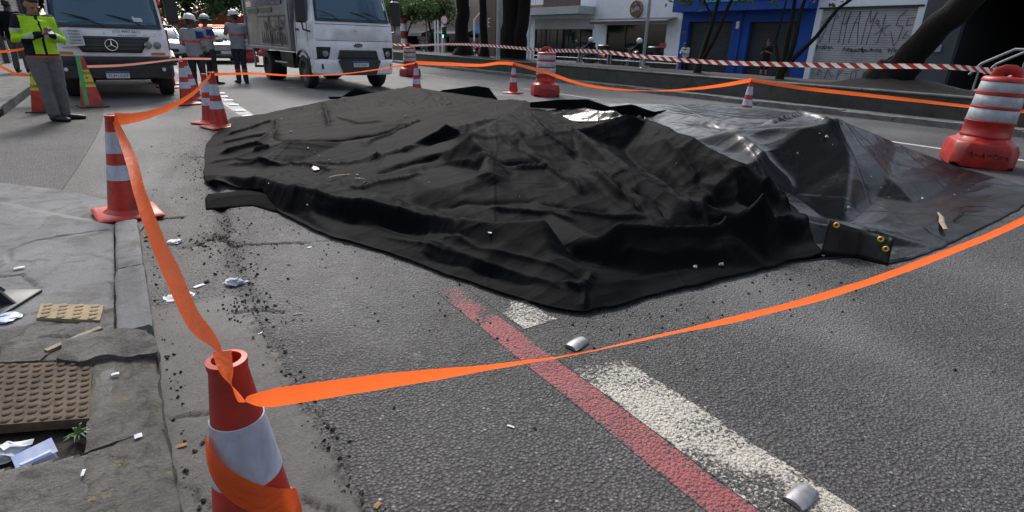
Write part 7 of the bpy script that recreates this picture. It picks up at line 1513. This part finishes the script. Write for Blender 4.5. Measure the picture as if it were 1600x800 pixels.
p = gnd(380, 130); person('worker seen from behind with hand at his chin, apart from the others', (p[0], p[1], 0), 172, std(look=(.5, -.85, -.1), el_r=(-.25, -.10, 1.16), wr_r=(-.02, -.20, 1.18), el_l=(.25, -.18, 1.22), wr_l=(.12, -.22, 1.46), hd_l=(-.5, .1, 1), pn_l=(-.3, .5, .2), hip_l=(.085, 0, .9), hip_r=(-.085, 0, .9), kn_l=(.08, -.02, .5), kn_r=(-.08, -.02, .5), an_l=(.085, .02, .09), an_r=(-.085, .02, .09), toe_l=(.17, -.2, 0), toe_r=(-.12, -.22, 0)), WOx(jpick=pk_w3), 'workers in white hard hats', 1.02)
# passer-by at the shutters
p = gnd(38, 113, .15); person('person in black jacket and grey trousers at the roller shutters', (p[0], p[1], .15), 165, std(look=(.2, -1, -.2)), dict(skin=SKD, jmats=[CL['black']], jpick=z0, tmats=[CL['greytr']], tpick=z0, hem=.08), s=1.0)
p = onx(1070, 100, 24.6); person('person in white top at the corner of the blue building', (24.6, p[1], .02), -75, std(look=(0, -.9, -.4), pelvis=(0, 0, .80), waist=(0, -.04, .92), chest=(0, -.12, 1.12), neck=(0, -.18, 1.27), head=(0, -.24, 1.38), sh_l=(.18, -.13, 1.2), sh_r=(-.18, -.13, 1.2), el_l=(.22, -.22, .98), el_r=(-.22, -.22, .98), wr_l=(.12, -.38, .98), wr_r=(-.12, -.38, .98), hip_l=(.09, 0, .78), hip_r=(-.09, 0, .78), kn_l=(.11, -.14, .45), kn_r=(-.11, -.14, .45)), dict(skin=SKD, jmats=[CL['white']], jpick=z0, tmats=[CL['black']], tpick=z0), s=.95)
p = onx(1195, 100, 24.4); person('person in black top and shorts before the right blue shutter', (24.4, p[1], .02), -80, std(look=(.2, -.9, -.4), el_l=(.25, -.03, 1.15), wr_l=(.12, -.25, 1.22), el_r=(-.25, -.03, 1.15), wr_r=(-.1, -.26, 1.2)), dict(skin=SK, jmats=[CL['black']], jpick=z0, tmats=[CL['black']], tpick=z0, shorts=True, sleeve='short'), s=.93)
for i, (X, Y, tb) in enumerate(MOTO):
    if not tb: continue
    r_ = person(['rider in dark clothes and white helmet left of the cafe window', 'rider in dark clothes and white helmet by the cafe pole'][i], (X, Y, 0), 188, std(pelvis=(0, .22, .90), waist=(0, .16, 1.02), chest=(0, .05, 1.22), neck=(0, -.02, 1.38), head=(0, -.06, 1.49), sh_l=(.19, .02, 1.31), sh_r=(-.19, .02, 1.31), el_l=(.27, -.16, 1.12), el_r=(-.27, -.16, 1.12), wr_l=(.30, -.30, 1.05), wr_r=(-.30, -.30, 1.05), hip_l=(.12, .22, .88), hip_r=(-.12, .22, .88), kn_l=(.20, -.14, .72), kn_r=(-.20, -.14, .72), an_l=(.19, .12, .36), an_r=(-.19, .12, .36), toe_l=(.19, -.08, .3), toe_r=(-.19, -.08, .3)),
      dict(skin=SKD, jmats=[CL['black']], jpick=z0, tmats=[CL['denim']], tpick=z0, hair=False, boot=CL['boot']), 'riders on the opposite street', .97, .016)
    m = MB(); m.sphere((0, -.065, 1.50), .135, sc=(.95, 1.1, 1)); h_ = m.build('helmet', M['hat'], r_, 60); m = MB(); m.sphere((0, -.10, 1.50), .12, sc=(.95, 1.1, .45)); m.build('visor', M['black'], h_)
# heap of rags and bags at the far kerb
for i, (px, sz, mt) in enumerate(((1065, (.14, .1, .08), M['leafdry']), (1085, (.16, .12, .10), pm('olive_rag', (.10, .10, .05))), (1105, (.18, .12, .10), pm('pink_rag', (.32, .12, .14))))):
    crumple('rubbish_heap', ['brown rubbish at the far kerb, left of the pile', 'olive rag in the middle of the far kerb rubbish', 'pink rag at the right of the far kerb rubbish'][i], px, 138 + i * .5, sz, mt, 3.1 * i + 1, cat='rubbish', z=.1, side=True)
